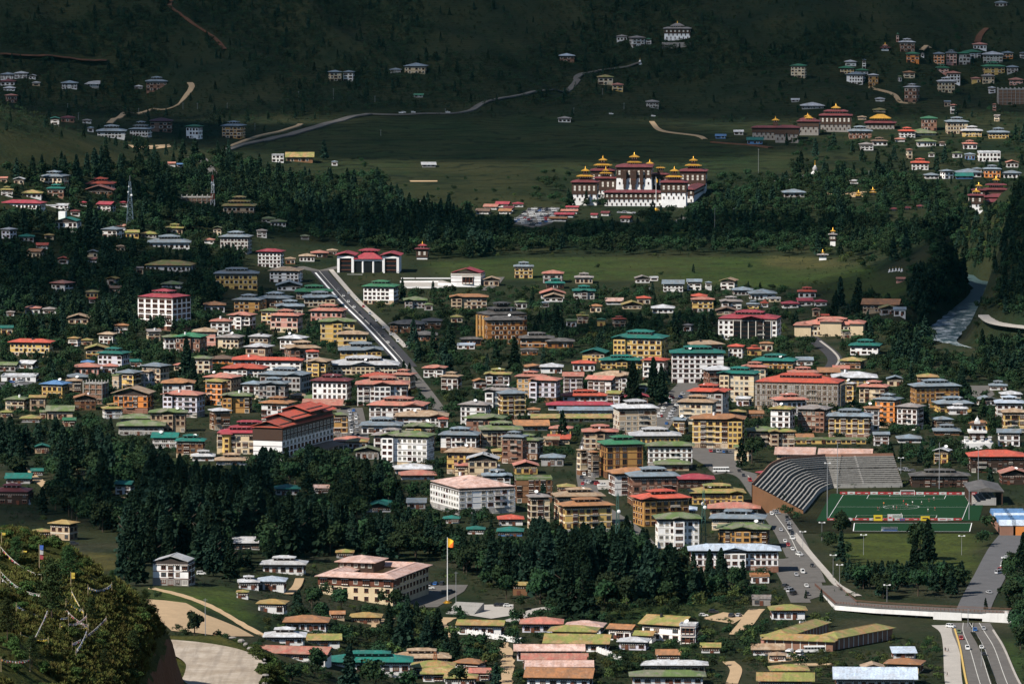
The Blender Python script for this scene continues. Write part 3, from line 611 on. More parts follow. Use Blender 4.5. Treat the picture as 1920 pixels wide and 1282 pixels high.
def windows(root, W, D, z0, n, sh, style, s, th, r, skip_ground=True, pitch=None):
    """windows on the faces one can see: each its own object where large enough, else one row per storey and face"""
    faces = [('f', W)]
    if abs(th) < 4: faces += [('r', D), ('l', D)]
    elif th > 0: faces.append(('r', D))
    else: faces.append(('l', D))
    pit = pitch or r.choice((2.6, 2.9, 3.2, 3.5))
    single = s >= 2.95
    for fc, L in faces:
        cnt = max(1, int((L-.8)/pit)); cnt = min(cnt, 16); blank = r.randrange(cnt) if cnt > 4 and r.random() < .5 else -1; narrow = [r.uniform(.78, 1.08) for _ in range(cnt)]
        for i in range(n):
            row = MB(); zb = z0+i*sh+.95
            for k in range(cnt):
                if k == blank or r.random() < .05: continue
                x = (k+.5)*L/cnt-L/2
                if style == 'mix': kind = 'bay' if (k % 3 == 1) else 'plain'
                elif style == 'bay': kind = 'bay' if k % 2 == 0 else 'plain'
                else: kind = style
                w = L/cnt*{'plain': .56, 'modern': .68, 'bay': .72, 'tall': .60}[kind]*narrow[k]; h = {'plain': 1.75, 'modern': 1.75, 'bay': 1.75, 'tall': 2.5}[kind]*sh/3.3
                zz = zb-(.35 if kind == 'tall' else 0)
                if i == 0 and fc == 'f' and n >= 3 and style != 'tall' and k % 2 == 0: h, zz, w, kind = 2.1, z0+.25, L/cnt*.7, 'modern'
                loc, rz = {'f': ((x, -D/2, zz), 0), 'r': ((W/2, x, zz), math.pi/2), 'l': ((-W/2, -x, zz), -math.pi/2)}[fc]
                if single:
                    link('window', r.choice(WINV[kind]), root, loc, rz, (w, 1, h))
                else:
                    dx = (1, 0) if fc == 'f' else (0, 1)
                    def bx(hw, za, zc, p0, p1, mi):
                        if fc == 'f': row.box(loc[0]-hw, loc[0]+hw, loc[1]-p1, loc[1]+.03, za, zc, mi)
                        elif fc == 'r': row.box(loc[0]-.03, loc[0]+p1, loc[1]-hw, loc[1]+hw, za, zc, mi)
                        else: row.box(loc[0]-p1, loc[0]+.03, loc[1]-hw, loc[1]+hw, za, zc, mi)
                    bx(w*.62, zz-.18, zz+h+.15, 0, .10, 2 if (k+i) % 2 else 0); bx(w*.46, zz, zz+h, 0, .16, 1); bx(.06, zz, zz+h, 0, .20, 0)
            if not single and row.v: tag(row.build('window_row', [M_TIMBER2, M_GLASS, M_TRIM], root), kind='stuff')
def make_building(bd, wall='w', roof='slate', typ='hip', style=None, name=None, noun=None, label=None, attic=True):
    finish(bd) if 'c' not in bd else None
    r = random.Random(int(bd['x0']*13+bd['ye']*7)); W, D, th = bd['W'], bd['D'], bd['th']; Ht = bd['hgt']; n = max(1, round(bd['n'])); o = bd['o']
    root = empty(name or ('apartment_block' if bd['n'] >= 2.8 else 'house' if bd['n'] >= 1.45 else 'bungalow' if (bd['n'] >= .85 or W >= 12) else 'shed'), (bd['c'][0], bd['c'][1], bd['base']), -R(th)); bd['root'] = root
    FOOT.append(corners(bd, 1.5)); wm = WALL[wall]
    if typ == 'frame':
        mb = MB(); nn = max(2, n); sh = Ht/nn
        for i in range(nn+1): mb.box(-W/2, W/2, -D/2, D/2, i*sh-.25, i*sh, 0)
        mb.build('slab', M_CONC, root)
        nx_ = max(2, int(W/4)); nd_ = max(2, int(D/4)); mb = MB()
        for i in range(nx_+1):
            for j in range(nd_+1):
                x, y = -W/2+.3+i*(W-.6)/nx_, -D/2+.3+j*(D-.6)/nd_; mb.box(x-.25, x+.25, y-.25, y+.25, -2, Ht+1.6, 0)
        mb.build('column', M_CONC, root)
        mb = MB(); mb.box(-W/2+.8, W/2-.8, -D/2+.8, D/2-.8, 0, Ht-.3); mb.build('infill_wall', WALL['k'], root)
        mb = MB()
        for i in range(int(W/1.9)+1):
            x = -W/2+i*1.9; mb.bar((x, -D/2-1.0, -1), (x, -D/2-1.0, Ht+1.2), .14)
        for i in range(int(Ht/1.9)+1): mb.bar((-W/2, -D/2-1.0, i*1.9), (W/2, -D/2-1.0, i*1.9), .12)
        mb.build('scaffolding', plain('bamboo', (.30, .22, .14)), root)
    else:
        gap = (1.15 if n >= 2 else .75) if (attic and typ not in ('flat', 'shed')) else .02
        zt = Ht-gap; mb = MB(); mb.box(-W/2, W/2, -D/2, D/2, -5, zt)
        mb.build('wall', wm, root)
        sh = zt/n
        if typ not in ('flat', 'shed'):
            mb = MB(); mb.box(-W/2-.22, W/2+.22, -D/2-.22, D/2+.22, zt-.42, zt-.06, 0)
            k = int(W/.9)
            for i in range(k): x = -W/2+(i+.5)*W/k; mb.box(x-.2, x+.2, -D/2-.34, -D/2-.2, zt-.36, zt-.14, 1)
            mb.build('cornice', [M_TIMBER if wall != 'd' else M_TIMBER2, M_TRIM], root)
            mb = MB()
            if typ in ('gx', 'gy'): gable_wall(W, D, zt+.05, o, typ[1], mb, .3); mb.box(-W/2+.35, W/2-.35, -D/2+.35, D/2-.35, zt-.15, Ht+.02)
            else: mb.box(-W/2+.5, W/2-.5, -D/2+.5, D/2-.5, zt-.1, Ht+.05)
            mb.build('attic', M_ATTIC, root)  # dark box where the attic is open, its shade put into the colour
        if n >= 2 and Ht > 5:
            mb = MB()
            for i in range(1, n): mb.box(-W/2-.12, W/2+.12, -D/2-.12, D/2+.12, i*sh-.14, i*sh+.1)
            mb.build('storey_band', r.choice([M_TIMBER, M_TIMBER2, M_TRIM, M_TRIM]) if wall not in 'dbk' else M_TIMBER, root)
        st = style or (r.choice(['plain', 'mix', 'bay', 'modern']) if n >= 2 else r.choice(['plain', 'mix']))
        if st != 'none': windows(root, W, D, 0, n, sh, st, bd['s'], th, r)
        ro = roof_on(root, W, D, Ht if typ not in ('flat',) else zt, typ, ROOF[roof], o, wallm=wm)
        if n >= 3 and bd['s'] > 2.5 and wall not in 'dq' and r.random() < .6:      # shop floor in its own colour
            mb = MB(); mb.box(-W/2-.09, W/2+.09, -D/2-.09, D/2+.09, -4, sh*.93); mb.build('ground_floor', WALL[r.choice('gtbskc')], root)
        if n >= 2 and W > 13 and bd['s'] > 2.5 and not label and typ in ('hip', 'jam') and r.random() < .45:     # projecting bay with its own gable
            bw = W*r.uniform(.24, .36); bx = r.choice((-1, 0, 1))*(W-bw)/2*.98; pj = r.uniform(1.2, 2.4); zb = zt-.05
            mb = MB(); mb.box(bx-bw/2, bx+bw/2, -D/2-pj, -D/2+.1, -4, zb); bay = mb.build('projecting_bay', wm, root); cb = max(1, int(bw/2.6))
            for i in range(n):
                for k in range(cb): link('window', r.choice(WINV['plain']), bay, (bx+(k+.5)*bw/cb-bw/2, -D/2-pj, i*sh+.95), 0, (bw/cb*.58, 1, 1.6*sh/3.3))
            mb = MB(); gable_geo(mb, bx-bw/2-.9, bx+bw/2+.9, -D/2-pj-1.2, -D*.1, Ht+.12, .24, 'y'); mb.build('gable_roof', ROOF[roof], ro)
        if n >= 3 and st in ('modern', 'mix', 'plain') and bd['s'] > 2.6 and r.random() < .6:     # balconies
            bx = r.uniform(-.3, .3)*W; bw = min(W*.3, 5.0)
            for i in range(1, n):
                mb = MB(); y = -D/2; z = i*sh; mb.box(bx-bw/2, bx+bw/2, y-1.2, y-.14, z-.1, z+.08, 0); mb.box(bx-bw/2, bx+bw/2, y-1.2, y-1.1, z+.85, z+.98, 1)
                q = int(bw/.35)
                for j in range(q+1): x = bx-bw/2+.03+j*(bw-.1)/q; mb.box(x, x+.06, y-1.19, y-1.12, z+.08, z+.86, 1)
                mb.build('balcony', [M_CONC, r.choice([M_TIMBER2, M_TRIM])], root)
        if n <= 2 and bd['s'] > 2.6:
            mb = MB(); x = r.uniform(-.25, .25)*W; mb.box(x-.75, x+.75, -D/2-.18, -D/2, 0, 2.2, 0); mb.box(x-.55, x+.55, -D/2-.12, -D/2+.02, .1, 2.05, 0); mb.build('door', M_TIMBER2, root)
    if typ != 'frame' and bd['s'] > 2.7 and n >= 2 and r.random() < .45:
        x, y = r.uniform(-.3, .3)*W, -r.uniform(.1, .3)*D; z = Ht+.5+(.34*(D/2-abs(y)) if typ != 'flat' else .2); mb = MB()
        if r.random() < .5: mb.cyl(x, y, z-.6, z+1.3, .7, .66, 10); mb.build('water_tank', r.choice([PLAST, PLASTW]), root)
        else:
            mb.lathe(0, 0, [(0, 0), (.55, .1), (1.0, .36), (1.03, .34), (.55, .03), (0, -.06)], 12); mb.bar((0, 0, -1.6), (0, 0, 0), .12); q_ = mb.build('satellite_dish', M_WHITE, root, (x, y, z+.9)); q_.rotation_euler = (R(38), 0, R(r.uniform(-30, 30)))
    words = {1: 'single-storey', 2: 'two-storey', 3: 'three-storey', 4: 'four-storey', 5: 'five-storey', 6: 'six-storey', 7: 'seven-storey'}
    tw = {'hip': 'hipped', 'jam': 'tiered', 'jam2': 'tiered', 'gx': 'gabled', 'gy': 'gable-fronted', 'shed': 'sloping', 'flat': 'flat'}
    noun = noun or {'frame': 'concrete shell'}.get(typ) or ('bungalow' if bd['n'] < 1.45 else 'house' if bd['n'] < 2.8 else 'block')
    if bd['n'] < .85 and bd['W'] < 12 and not label and typ != 'frame': noun = 'shed'
    bd['desc'] = label or (f"unfinished {words[min(7, max(2, n))]} {noun} in scaffolding" if typ == 'frame' else f"{words[min(7, n)]} {WNAME[wall]} {noun} with {RNAME[roof]} {tw[typ]} roof")
    bd['short'] = 'unfinished shell' if typ == 'frame' else f"{WNAME[wall]} {noun} with {RNAME[roof]} roof"
    bd['cat'] = {'shed': 'shed', 'house': 'house', 'bungalow': 'house'}.get(noun, 'building'); bd['fixed'] = bool(label)
    BLD.append(bd); return bd
# ------------------------------------------------------------------ the town: roof edges x0 x1, eave y (zoom tile units), storeys, wall, roof colour, roof type, turn, depth ratio, window style
TABLE = '''
A1
0 115 560 1.5 w slate hip
105 215 552 1.5 w lg hip
215 275 570 1 w lg gy
0 125 612 1.2 w mar hip
25 120 662 .8 w lg hip
30 140 718 2.2 k pink hip -20
240 305 622 1 t lg hip
455 590 625 1.7 w slate hip
600 755 632 .8 g lg shed
1005 1075 650 .8 g lg hip
1085 1265 612 2.8 k slate jam
375 450 890 1.6 w teal gy
455 565 885 1.2 k mar hip
615 690 905 .8 w grey hip
655 705 960 1.1 w slate hip
720 955 985 1.8 w slate jam
965 1150 970 2.0 w slate jam2 10
1120 1300 910 3 k mar hip
1385 1530 950 3.4 W grn hip 20 .8 plain
1655 1850 945 3.5 O slate jam 12
1255 1320 1232 .5 w pink gx
1322 1380 1240 .5 g blue shed
A2
535 650 542 2.8 c slate hip -10
648 745 542 2.8 w slate hip 8
1105 1295 498 2.3 c slate hip 6
1000 1095 525 .8 g slate hip
115 215 1165 1.9 W lg flat
218 440 1180 1.3 b moss gx
565 615 1215 1 w slate hip
1235 1355 1242 .5 g lg shed
1180 1260 720 .5 g grn shed
A3
780 868 275 1.3 w grey hip
870 1005 285 2.7 w grey hip -15
1000 1048 295 1.6 w grn hip
345 475 420 2.0 k lblue hip
635 765 580 2.3 c moss hip
745 838 637 1.9 y pink hip
1000 1105 765 1.8 g grey hip
1520 1610 1022 .7 B blue shed
1660 1740 990 .9 g lg shed
1755 1890 1052 1.1 B teal gx
340 450 890 1.1 w grey hip
A4
1695 1800 22 1.2 g slate hip
980 1105 318 2.9 k lg jam
1030 1140 405 2.6 o grn hip
1530 1645 335 1.4 w pink hip
1235 1330 405 3.6 o slate hip
1330 1420 398 3.8 p slate jam
1420 1520 402 3.4 g grn hip
1460 1600 392 3.8 W grn hip
1600 1770 410 2.6 g lg hip
1752 1840 398 1.8 o slate hip
1885 1940 400 1.6 w slate hip
160 300 495 3.6 c grn hip 12 .8 plain
570 665 465 1.8 w lg hip
528 650 512 1.8 y grn hip
650 755 530 1.6 w grn hip
575 748 560 3.0 W slate hip 15
748 830 565 3.2 O lg hip
1010 1105 545 1.7 c rust hip
1250 1360 510 1.8 p grn jam
1332 1445 550 3.0 W pink hip
1265 1405 612 3.3 c lg jam
1600 1780 500 2.7 y grn jam
1785 1880 505 1.8 g slate hip
1600 1700 570 2.3 c grey hip
1520 1598 590 1.4 y pink hip
1010 1150 655 4.4 k lg jam 20
1712 1960 672 4.6 g lg frame 0 .6
1650 1708 660 1.6 w lg hip
1800 1920 600 1.6 p pink hip
170 240 755 .5 g lg shed
240 425 795 .9 g lg hip
800 880 745 .6 w lg hip
780 890 828 .6 t moss hip
670 740 880 .8 t tan hip
595 785 985 2.1 k slate jam
1140 1275 890 3.4 k grn hip
1325 1505 915 3.4 c slate jam
1442 1615 982 1.7 y lg jam
1640 1815 995 1.7 y slate jam
975 1110 985 1.7 W red jam
1030 1265 1000 1.2 g mgrn hip
1105 1265 1062 1.4 w mgrn hip
770 900 1060 1.2 w brn jam
680 795 1085 1.6 w grey hip
950 1030 1045 .7 w pink hip
1455 1570 1080 1.4 w pink jam
1565 1750 1145 2.4 W lg flat
1470 1558 1160 1.4 B slate hip
1780 1880 1220 1.3 w pink gy
1065 1215 1222 1.9 w red jam
1200 1250 1150 1.0 w mgrn hip
1280 1335 1070 .9 w brn hip
B4
1282 1400 85 2.0 W slate hip -25
1400 1605 95 1.3 w slate hip
1395 1540 122 .7 B teal gx
1610 1750 70 2.2 o slate jam
1165 1285 115 .9 w slate hip
1755 1900 100 1.2 w slate hip
1530 1605 68 1.0 w slate hip
100 285 245 1.2 g slate hip
612 680 158 .7 w lg hip
215 370 988 1.3 w red jam
95 235 1078 .9 w crim hip
210 340 1058 1.0 w crim gx
340 445 1062 .9 w crim hip
690 1015 1085 1.6 t rust gx 10
830 975 1112 1.3 g moss gy
935 1040 1122 1.3 w slate shed
958 1032 893 .7 p pink gx
0 100 1040 .7 c lg flat
B1
290 525 125 2.3 c slate jam 15
350 490 215 2.0 k teal jam
0 62 138 1 t pink gx
100 190 145 1.2 t lg gy
0 105 225 1.5 w moss jam
160 325 250 1.1 w moss hip
0 355 325 1.4 W crim hip 15 .4
340 530 345 .6 W lg flat
640 870 180 1.2 w red jam
625 865 228 1.1 b pink gy
720 880 335 1.7 w crim gx 20
895 960 320 1 w crim hip
595 655 320 .8 w crim hip
525 605 385 1.1 w mar hip
0 135 522 2.8 l lg hip 35
135 265 575 1.1 g teal hip
330 410 565 .9 c ylw hip
755 945 522 2.0 w slate hip 25
870 950 498 .8 w pink gx
935 1050 545 1.2 y moss gx
1055 1190 555 .9 g moss hip
1240 1380 512 1.4 t moss jam
1345 1610 282 1.4 k lg frame
1665 1925 345 2.5 t moss jam2
1100 1440 620 1.4 w slate jam
865 945 650 1 c tan hip
200 340 688 1.4 c rust gx 15
268 370 640 .7 w red gx
430 520 742 1.1 w red gy
655 730 750 .5 w pink gx
1085 1475 790 1.3 w moss hip 8
1530 1615 600 .9 w pink hip
1640 1900 578 3.7 g slate jam 8
1605 1945 852 3.4 y slate jam 0 .5 bay
370 565 925 2.0 w pink hip 30
640 745 990 1.2 y moss hip
665 722 1042 .9 w red gx
815 915 962 .9 t brn gx
1205 1375 932 .8 w mgrn hip
185 310 1112 1.3 w pink hip
315 430 1120 .9 w grey hip
45 115 1142 .8 w grey hip
505 680 1185 1.2 t tan gy
1520 1700 1088 1.4 w rust hip
1740 1995 1050 2.7 O slate jam 12
1700 1935 1165 2.9 W pink hip 20 .7 modern
B2
1790 1915 332 .8 w crim gx 10
1850 1945 362 .8 w mar gx 10
1700 1830 352 .7 w pink gx 10
1640 1770 385 .7 w brn gx 10
1815 1930 384 .7 w rust gx 10
0 225 688 3.6 W crim hip 12 .6 bay
90 365 832 2.6 W tan hip 10
35 150 442 .9 w mgrn hip
100 235 464 1.1 w mgrn hip
0 88 532 1.6 w grey hip
330 405 572 .8 g mgrn hip
320 448 722 1.2 w tan hip
215 300 742 1.2 b tan hip
405 548 698 1.1 d pink hip
530 615 680 1 d tan hip
790 1085 950 3.8 W grn jam 12 .7 modern
1700 1835 898 1.3 t tan gy
1450 1745 1027 2.6 t rust hip 0 .4
1100 1290 1052 1.7 g mgrn hip
1255 1330 1085 1.2 g mgrn hip
145 350 942 1.1 w slate gy
290 578 988 1.6 t grn jam
342 612 1032 2.0 c slate jam
0 288 1038 2.6 b slate jam 12
140 370 1098 1.7 t slate jam
395 692 1132 2.4 p pink jam 10
92 365 1168 3.4 p pink jam 12
470 755 1212 3.6 y mgrn hip 0 .5 plain
1455 1555 1178 1.1 c moss hip
990 1285 1232 1.8 b dks hip 10
1240 1400 1208 1.6 b dks hip
1170 1365 1312 1.2 b dks hip
1500 1655 1390 .7 w lblue flat
B3
0 90 330 .8 w crim hip
400 510 356 .7 w crim gx 12 .4
362 505 384 .7 w pink gx 12 .4
312 480 410 .7 w crim gx 12 .4
272 425 440 .7 w rust gx 12 .4
585 655 412 .7 w crim gx 15
662 745 398 .7 w mar gx 15
805 915 437 1.0 w red gx 22
10 165 800 2.6 y slate jam
220 395 852 2.1 g pink hip
245 400 925 1.2 d teal jam
200 405 1002 1.1 w pink gy
232 395 1028 1.0 w tan gy
465 615 882 1.3 t grey jam
450 630 982 1.8 g teal jam
915 1040 888 1.0 w grey gy
1030 1100 890 .5 w lg flat
1120 1300 930 1.7 w slate gx
1305 1430 915 1.8 W slate gx
1445 1500 920 1.7 w slate hip
1550 1705 907 1.9 w tan gy 15
1645 1815 977 1.1 g slate hip
1765 1990 1002 1.3 w slate hip
1335 1470 1022 1.2 w red hip
1340 1520 1047 2.6 y pink hip 0 .6 bay
1555 1730 1062 1.6 w grey jam
1755 1860 1082 .9 y slate jam
1862 1925 1072 .9 w red jam
1520 1700 1132 .8 t brn gy
930 1045 1037 1.3 t red hip
815 985 1087 .9 t moss gy
695 840 1060 .7 w ppink gx
1040 1225 1112 1.0 w lg hip
482 578 1168 1.6 t moss jam
635 705 1197 1.3 y grn hip
C1
60 415 168 2.7 y red hip 10 .4 plain
0 105 60 1.4 y teal gx
130 300 328 .9 w lg gx 20
0 300 425 .9 W lg flat
605 700 152 .9 t moss hip
630 825 217 1.8 y moss gy
715 990 252 3.0 l teal jam 20
555 760 352 1.4 p pink hip
605 710 317 2.0 p blue hip
760 890 347 1.4 w pink hip
970 1070 312 .9 w teal gx
1045 1290 347 3.2 t slate hip 30
1040 1170 387 2.8 l tan hip 30
855 1075 397 2.8 y slate hip 22
835 920 417 2.8 t mgrn flat 22
490 670 427 .9 g slate hip
490 620 457 2.4 t tan hip
295 540 482 2.4 y blue hip 20 .8 plain
605 830 477 3.6 b lg frame 15
545 735 587 2.0 b rust gy
835 1165 552 2.6 o tan gy 10 .7 mix
1205 1555 562 2.9 l pink hip 18 .6 plain
1520 1830 432 2.7 t pink hip 25
1525 1725 462 3.1 o moss hip 22 .8 plain
1805 2000 482 2.2 w slate hip 12
1115 1410 692 2.6 t mgrn hip 0 .5 plain
1555 1745 682 2.4 b lg hip -20
895 1165 737 .8 g mgrn hip
870 1250 792 1.6 g mgrn hip
345 565 682 1.4 t mgrn gx
295 350 690 1.2 t mgrn gx
465 575 752 1.0 t grn gx
0 105 692 .9 t moss hip
150 320 745 .5 g moss hip
1135 1350 882 1.7 w teal gx
1310 1550 907 2.2 b teal jam
1300 1570 127 3.1 k grn hip 18 .8 plain
1440 1640 87 2.8 p tan hip
1620 1840 132 2.2 c grey hip 12
1575 1765 292 .9 o brn hip
1740 2010 297 1.6 w red hip
1660 2020 364 1.6 w red hip 10
1430 1620 1022 .7 w lg jam
1605 1870 1052 .7 w tan jam
255 380 952 1.0 t teal gy
40 250 1187 .8 g teal gx
855 1020 1232 1.5 W teal gx 12
570 640 1130 .6 t moss hip
225 330 1135 .6 g teal gx
C2
0 365 302 1.9 W red hip 6 .3
360 590 312 1.9 y tan hip 18
370 475 238 2.6 w red hip
600 845 107 2.1 y tan hip 0 .6 plain
610 960 227 1.7 y slate jam
535 1075 337 1.8 c lg jam 0 .5
10 430 412 2.6 g slate jam 18
0 265 477 2.4 g slate jam 10
405 735 457 2.6 W mar jam 12 .6 plain
250 380 567 .8 b tan hip
355 630 587 .7 g mgrn hip
345 665 640 .8 t pink gx
745 1155 482 2.6 w pink jam 0 .6 mix
830 1310 642 2.2 w pink jam 10 .6 mix
1040 1450 722 1.6 w tan hip
775 1110 790 1.4 W slate jam
1360 1445 742 1.4 w red hip
925 1360 872 4.2 W mgrn hip 16 .55 modern
1365 1700 862 2.0 w slate jam 8
1665 2010 822 2.4 c mgrn jam
1825 2050 877 2.9 k slate jam 15 .8 plain
575 850 907 .9 w pink hip
675 850 912 1.1 w moss hip
575 695 712 2.6 O mgrn hip
1410 1740 992 2.4 y tan hip 8
1485 1600 1092 1.6 c pink gx
1575 1830 1042 2.2 c lg gy
1645 1830 1102 1.7 c lg hip
1760 1920 985 1.6 y moss hip
1685 1925 1167 1.6 w slate jam
1020 1330 1117 .7 w lg hip
1065 1360 1162 .7 w pink hip
C3
740 1190 137 4.4 y teal jam 14 .6 bay
510 735 247 1.7 y teal gy 10
650 990 302 1.7 y teal jam 0 .4
1180 1600 247 4.6 W teal jam 0 .5 bay
1535 1880 402 4.2 c teal jam 18 .6 modern
75 235 352 .8 w rust hip
205 390 352 .9 w lg hip
110 385 452 2.7 l pink hip 14 .7 plain
375 545 422 2.5 l pink gx
545 800 447 2.5 w pink gx 20 .6
365 725 567 1.0 w red jam 0 .4
255 760 637 .9 w crim hip 0 .25
835 1030 577 1.3 k crim gy
335 775 677 1.3 W slate gx 0 .25
110 215 672 .9 W rust hip
140 750 742 .5 c moss shed 0 .2
740 1105 662 4.0 t lg jam -10 .8 modern
1230 1555 617 2.6 c tan jam 12 .7 modern
1305 1650 537 3.4 g red jam 14
1330 1765 742 4.0 y rust hip 6 .5 mix
1750 2010 832 1.9 t mgrn hip
520 800 837 2.4 t pink jam 0 .7 plain
870 1270 867 1.3 y lg jam
635 1005 932 4.4 O grn jam -12 .8 tall
1000 1370 942 2.6 W mgrn hip 0 .45
1065 1300 1012 .8 y rust gx
1058 1345 1082 1.0 t mgrn hip
845 1265 1172 3.0 k slate jam -8 .7 plain
1225 1520 1192 1.5 d crim hip
0 285 792 .8 g rust gx
262 445 892 1.0 c red gx
232 360 897 1.0 c tan gx
205 405 1032 1.3 g slate hip
0 205 1092 1.3 y pink gy
1618 1760 692 .7 g moss hip
1765 1890 702 .7 b rust gx
0 320 1195 2.4 b mgrn flat
335 480 1250 .8 t moss hip
480 575 977 2.7 c tan hip -25
565 660 992 2.7 t rust hip -28
C4
-96 64 1148 2.3 b crim hip -30
470 825 432 1.7 y lg hip
570 670 477 3.0 y lg hip 22
660 930 502 2.1 c pink jam 15
780 1025 597 4.0 o slate jam 25 .9 plain
1050 1450 497 2.8 O slate jam -10 .5 plain
945 1190 652 2.9 w grey hip 28
430 800 722 2.8 y slate jam 8 .6 bay
715 840 662 3.4 w rust hip
1230 1540 627 1.7 y slate jam -8
1345 1500 665 1.0 w lg jam
1650 1800 492 .8 w slate jam
1735 1905 557 .7 w lg hip
1690 1925 622 2.0 w lblue jam
1750 1940 692 2.5 y tan hip
0 220 667 2.8 W moss hip 20 .8 plain
0 210 837 1.9 t moss hip 0 .5 plain
200 345 882 .6 w rust gx
115 750 905 .5 y mgrn flat 0 .15
40 375 1008 .8 c ppink gx 6 .85
365 800 1018 .8 c ppink gx 6 .6
960 1155 892 .6 w slate hip
1230 1450 832 .7 b slate jam
1490 1930 1022 1.9 d red hip
1725 1960 1152 1.7 d pink gy
1055 1515 1167 1.8 d dks jam 0 .35
595 865 192 1.8 W teal jam 10
520 745 307 1.5 b moss hip 15
480 615 372 .5 g pink gx
365 545 392 .7 b rust shed
-130 235 307 1.5 O teal jam 12
205 340 302 .9 w slate gx
1115 1280 427 2.6 b moss hip
D1
300 505 275 2.3 t ylw hip 25
200 325 325 1.1 t moss hip
175 395 442 1.2 w lblue jam 8
1490 1640 642 .9 w lg jam
1485 1570 705 .8 w moss hip
D2
25 330 530 1.2 w lg jam
0 200 637 1.2 w lblue hip
0 210 777 1.2 w ylw hip 8
170 470 892 1.1 w rust hip
45 320 985 .9 w lg jam
310 545 1005 .7 w moss gx
585 800 862 .8 t ylw hip
460 565 852 .5 t rust gx
0 500 1092 .7 w pink gx 12 .4
430 990 1142 1.3 w teal jam 0 .4
855 1230 1117 1.3 w tan jam 0 .5
1230 1465 1152 1.3 w rust hip 22
970 1262 1177 1.3 w moss hip
1032 1330 1217 1.2 w moss hip
1178 1400 1245 .9 w moss hip
1335 1485 1212 .9 w pink gx
1255 1580 912 1.2 W moss gx 8 .4
945 1075 142 .9 g slate shed
680 860 170 .7 w teal gy
745 860 140 .8 w teal hip
110 285 55 .9 w teal hip
1172 1290 245 .6 w teal hip
1322 1445 312 .6 w teal hip
1512 1690 325 .6 B teal hip
1515 1690 245 .9 w red hip
360 465 50 .8 w ppink gx
-160 40 395 .9 g lg gx
500 620 455 .8 g moss hip
D3
245 590 102 2.9 c tan jam -8
275 650 162 3.6 y rust jam -14 .5 mix
85 250 107 3.2 c grey hip -10
740 1135 117 2.7 O red jam -18
860 1170 190 1.4 c lblue jam
885 1195 242 3.4 W mgrn hip -4 .7 modern
1235 1611 242 1.7 c slate jam 6
1275 1640 307 1.9 O mgrn hip 6
1105 1470 80 1.7 y moss jam
1225 1570 177 1.0 c pink hip
1105 1690 442 3.0 W lblue hip 0 .35 plain
1490 1625 605 .9 W rust flat
45 330 902 1.1 l pink hip
320 600 922 .9 w ppink hip 8
220 560 952 1.5 W moss hip 8
590 800 937 1.4 W rust gx 20
790 1180 912 2.0 W moss gx 25 .9 plain
1045 1180 915 2.3 W lg flat 10
755 920 977 .9 W moss gx 15
655 880 1017 1.0 l lg hip 10
190 640 1027 1.0 W moss gx 6
10 460 1072 1.2 w ppink gx 0 .35
55 480 1127 1.2 w pink gx 0 .35
80 515 1172 1.3 w ppink gx 0 .35
70 535 1242 1.2 W rust gx 6
805 1235 1162 .9 c lg hip 0 .3
735 1220 1232 1.0 w mgrn hip 0 .35
1180 1320 1055 .6 w moss gx
900 1065 1107 .5 w rust gx
1500 1720 1065 .7 w tan gx
1560 1660 985 .8 p moss hip
0 105 662 1.3 b ylw gx
1500 1640 745 .9 s grey flat
D4
0 245 817 1.2 W moss hip
0 260 1197 .9 w moss hip
-80 300 1262 .9 w moss gx
0 120 1102 .7 w tan hip
400 945 1250 1.1 w lblue gx
720 1000 1157 1.1 c rust hip 14
580 735 1180 1.1 W tan gy
770 935 1090 .6 w lblue shed
795 885 1225 .5 w lg hip
'''
rows = []
tile = None
for ln in TABLE.strip().splitlines():
    q = ln.split()
    if len(q) == 1: tile = q[0]; continue
    x0, y = T(tile, float(q[0]), float(q[2])); x1, _ = T(tile, float(q[1]), 0)
    th = float(q[7]) if len(q) > 7 else 3.0*math.sin(x0*1.7+y); k = float(q[8]) if len(q) > 8 else (.95 if (x1-x0) < 60 else .75 if (x1-x0) < 90 else .6)
    ns = float(q[3]); ns *= ((1.46 if 500 < x0 < 1480 else 1.34) if ns < 3.6 else 1.2) if (ns >= 1.9 and 600 < y < 1010 and x0 > 200) else 1.0
    bd = place(x0, x1, y, ns, th, k); bd['spec'] = (q[4], q[5], q[6], q[9] if len(q) > 9 else None); finish(bd); rows.append(bd)
# stands and halls built further down keep their ground free
RESERVED = []
def reserve(x0, x1, ye, n, th, k):
    bd = place(x0, x1, ye, n, th, k, 0); finish(bd); bd['spec'] = None; RESERVED.append(bd); return bd
# ------------------------------------------------------------------ landmarks: reserve their ground, settle overlaps, then build the table
def S(x0, x1, ye, n, th, k): return reserve(x0, x1, ye, n, th, k)
hotel6 = S(259, 357, 558, 6.6, 30, .8)
taj_long = dict(mid=577, ye=790, n=6, W=9, D=74, o=1.0, Yf=3205, dy=0, th=74, s=3.4, hgt=20, x0=530, x1=626); taj_long['spec'] = None; taj_long['Yf'] = 3215; finish(taj_long)
_a = G(529, 868); _b = G(625, 842); _d = Vector((_b.x-_a.x, _b.y-_a.y, 0)); _L = _d.length; _d.normalize(); _nrm = Vector((_d.y, -_d.x, 0))
taj_long.update(W=_L, D=17.0, th=-math.degrees(math.atan2(_d.y, _d.x)), c=((_a.x+_b.x)/2-_nrm.x*8.5, (_a.y+_b.y)/2-_nrm.y*8.5), base=0.0, hgt=19.5, o=1.2)
RESERVED.append(taj_long)
taj_front = S(408, 528, 812, 3.4, 4, .45)
tower_w = S(893, 988, 590, 5.4, -24, .8)
glass_b = S(1346, 1466, 598, 4.2, 10, .6)
inst = S(1500, 1620, 609, 2.3, 8, .5)
scaff = S(1416, 1586, 718, 5.2, 14, .45)
bigwhite = S(806, 966, 915, 3.9, -22, 1.3)
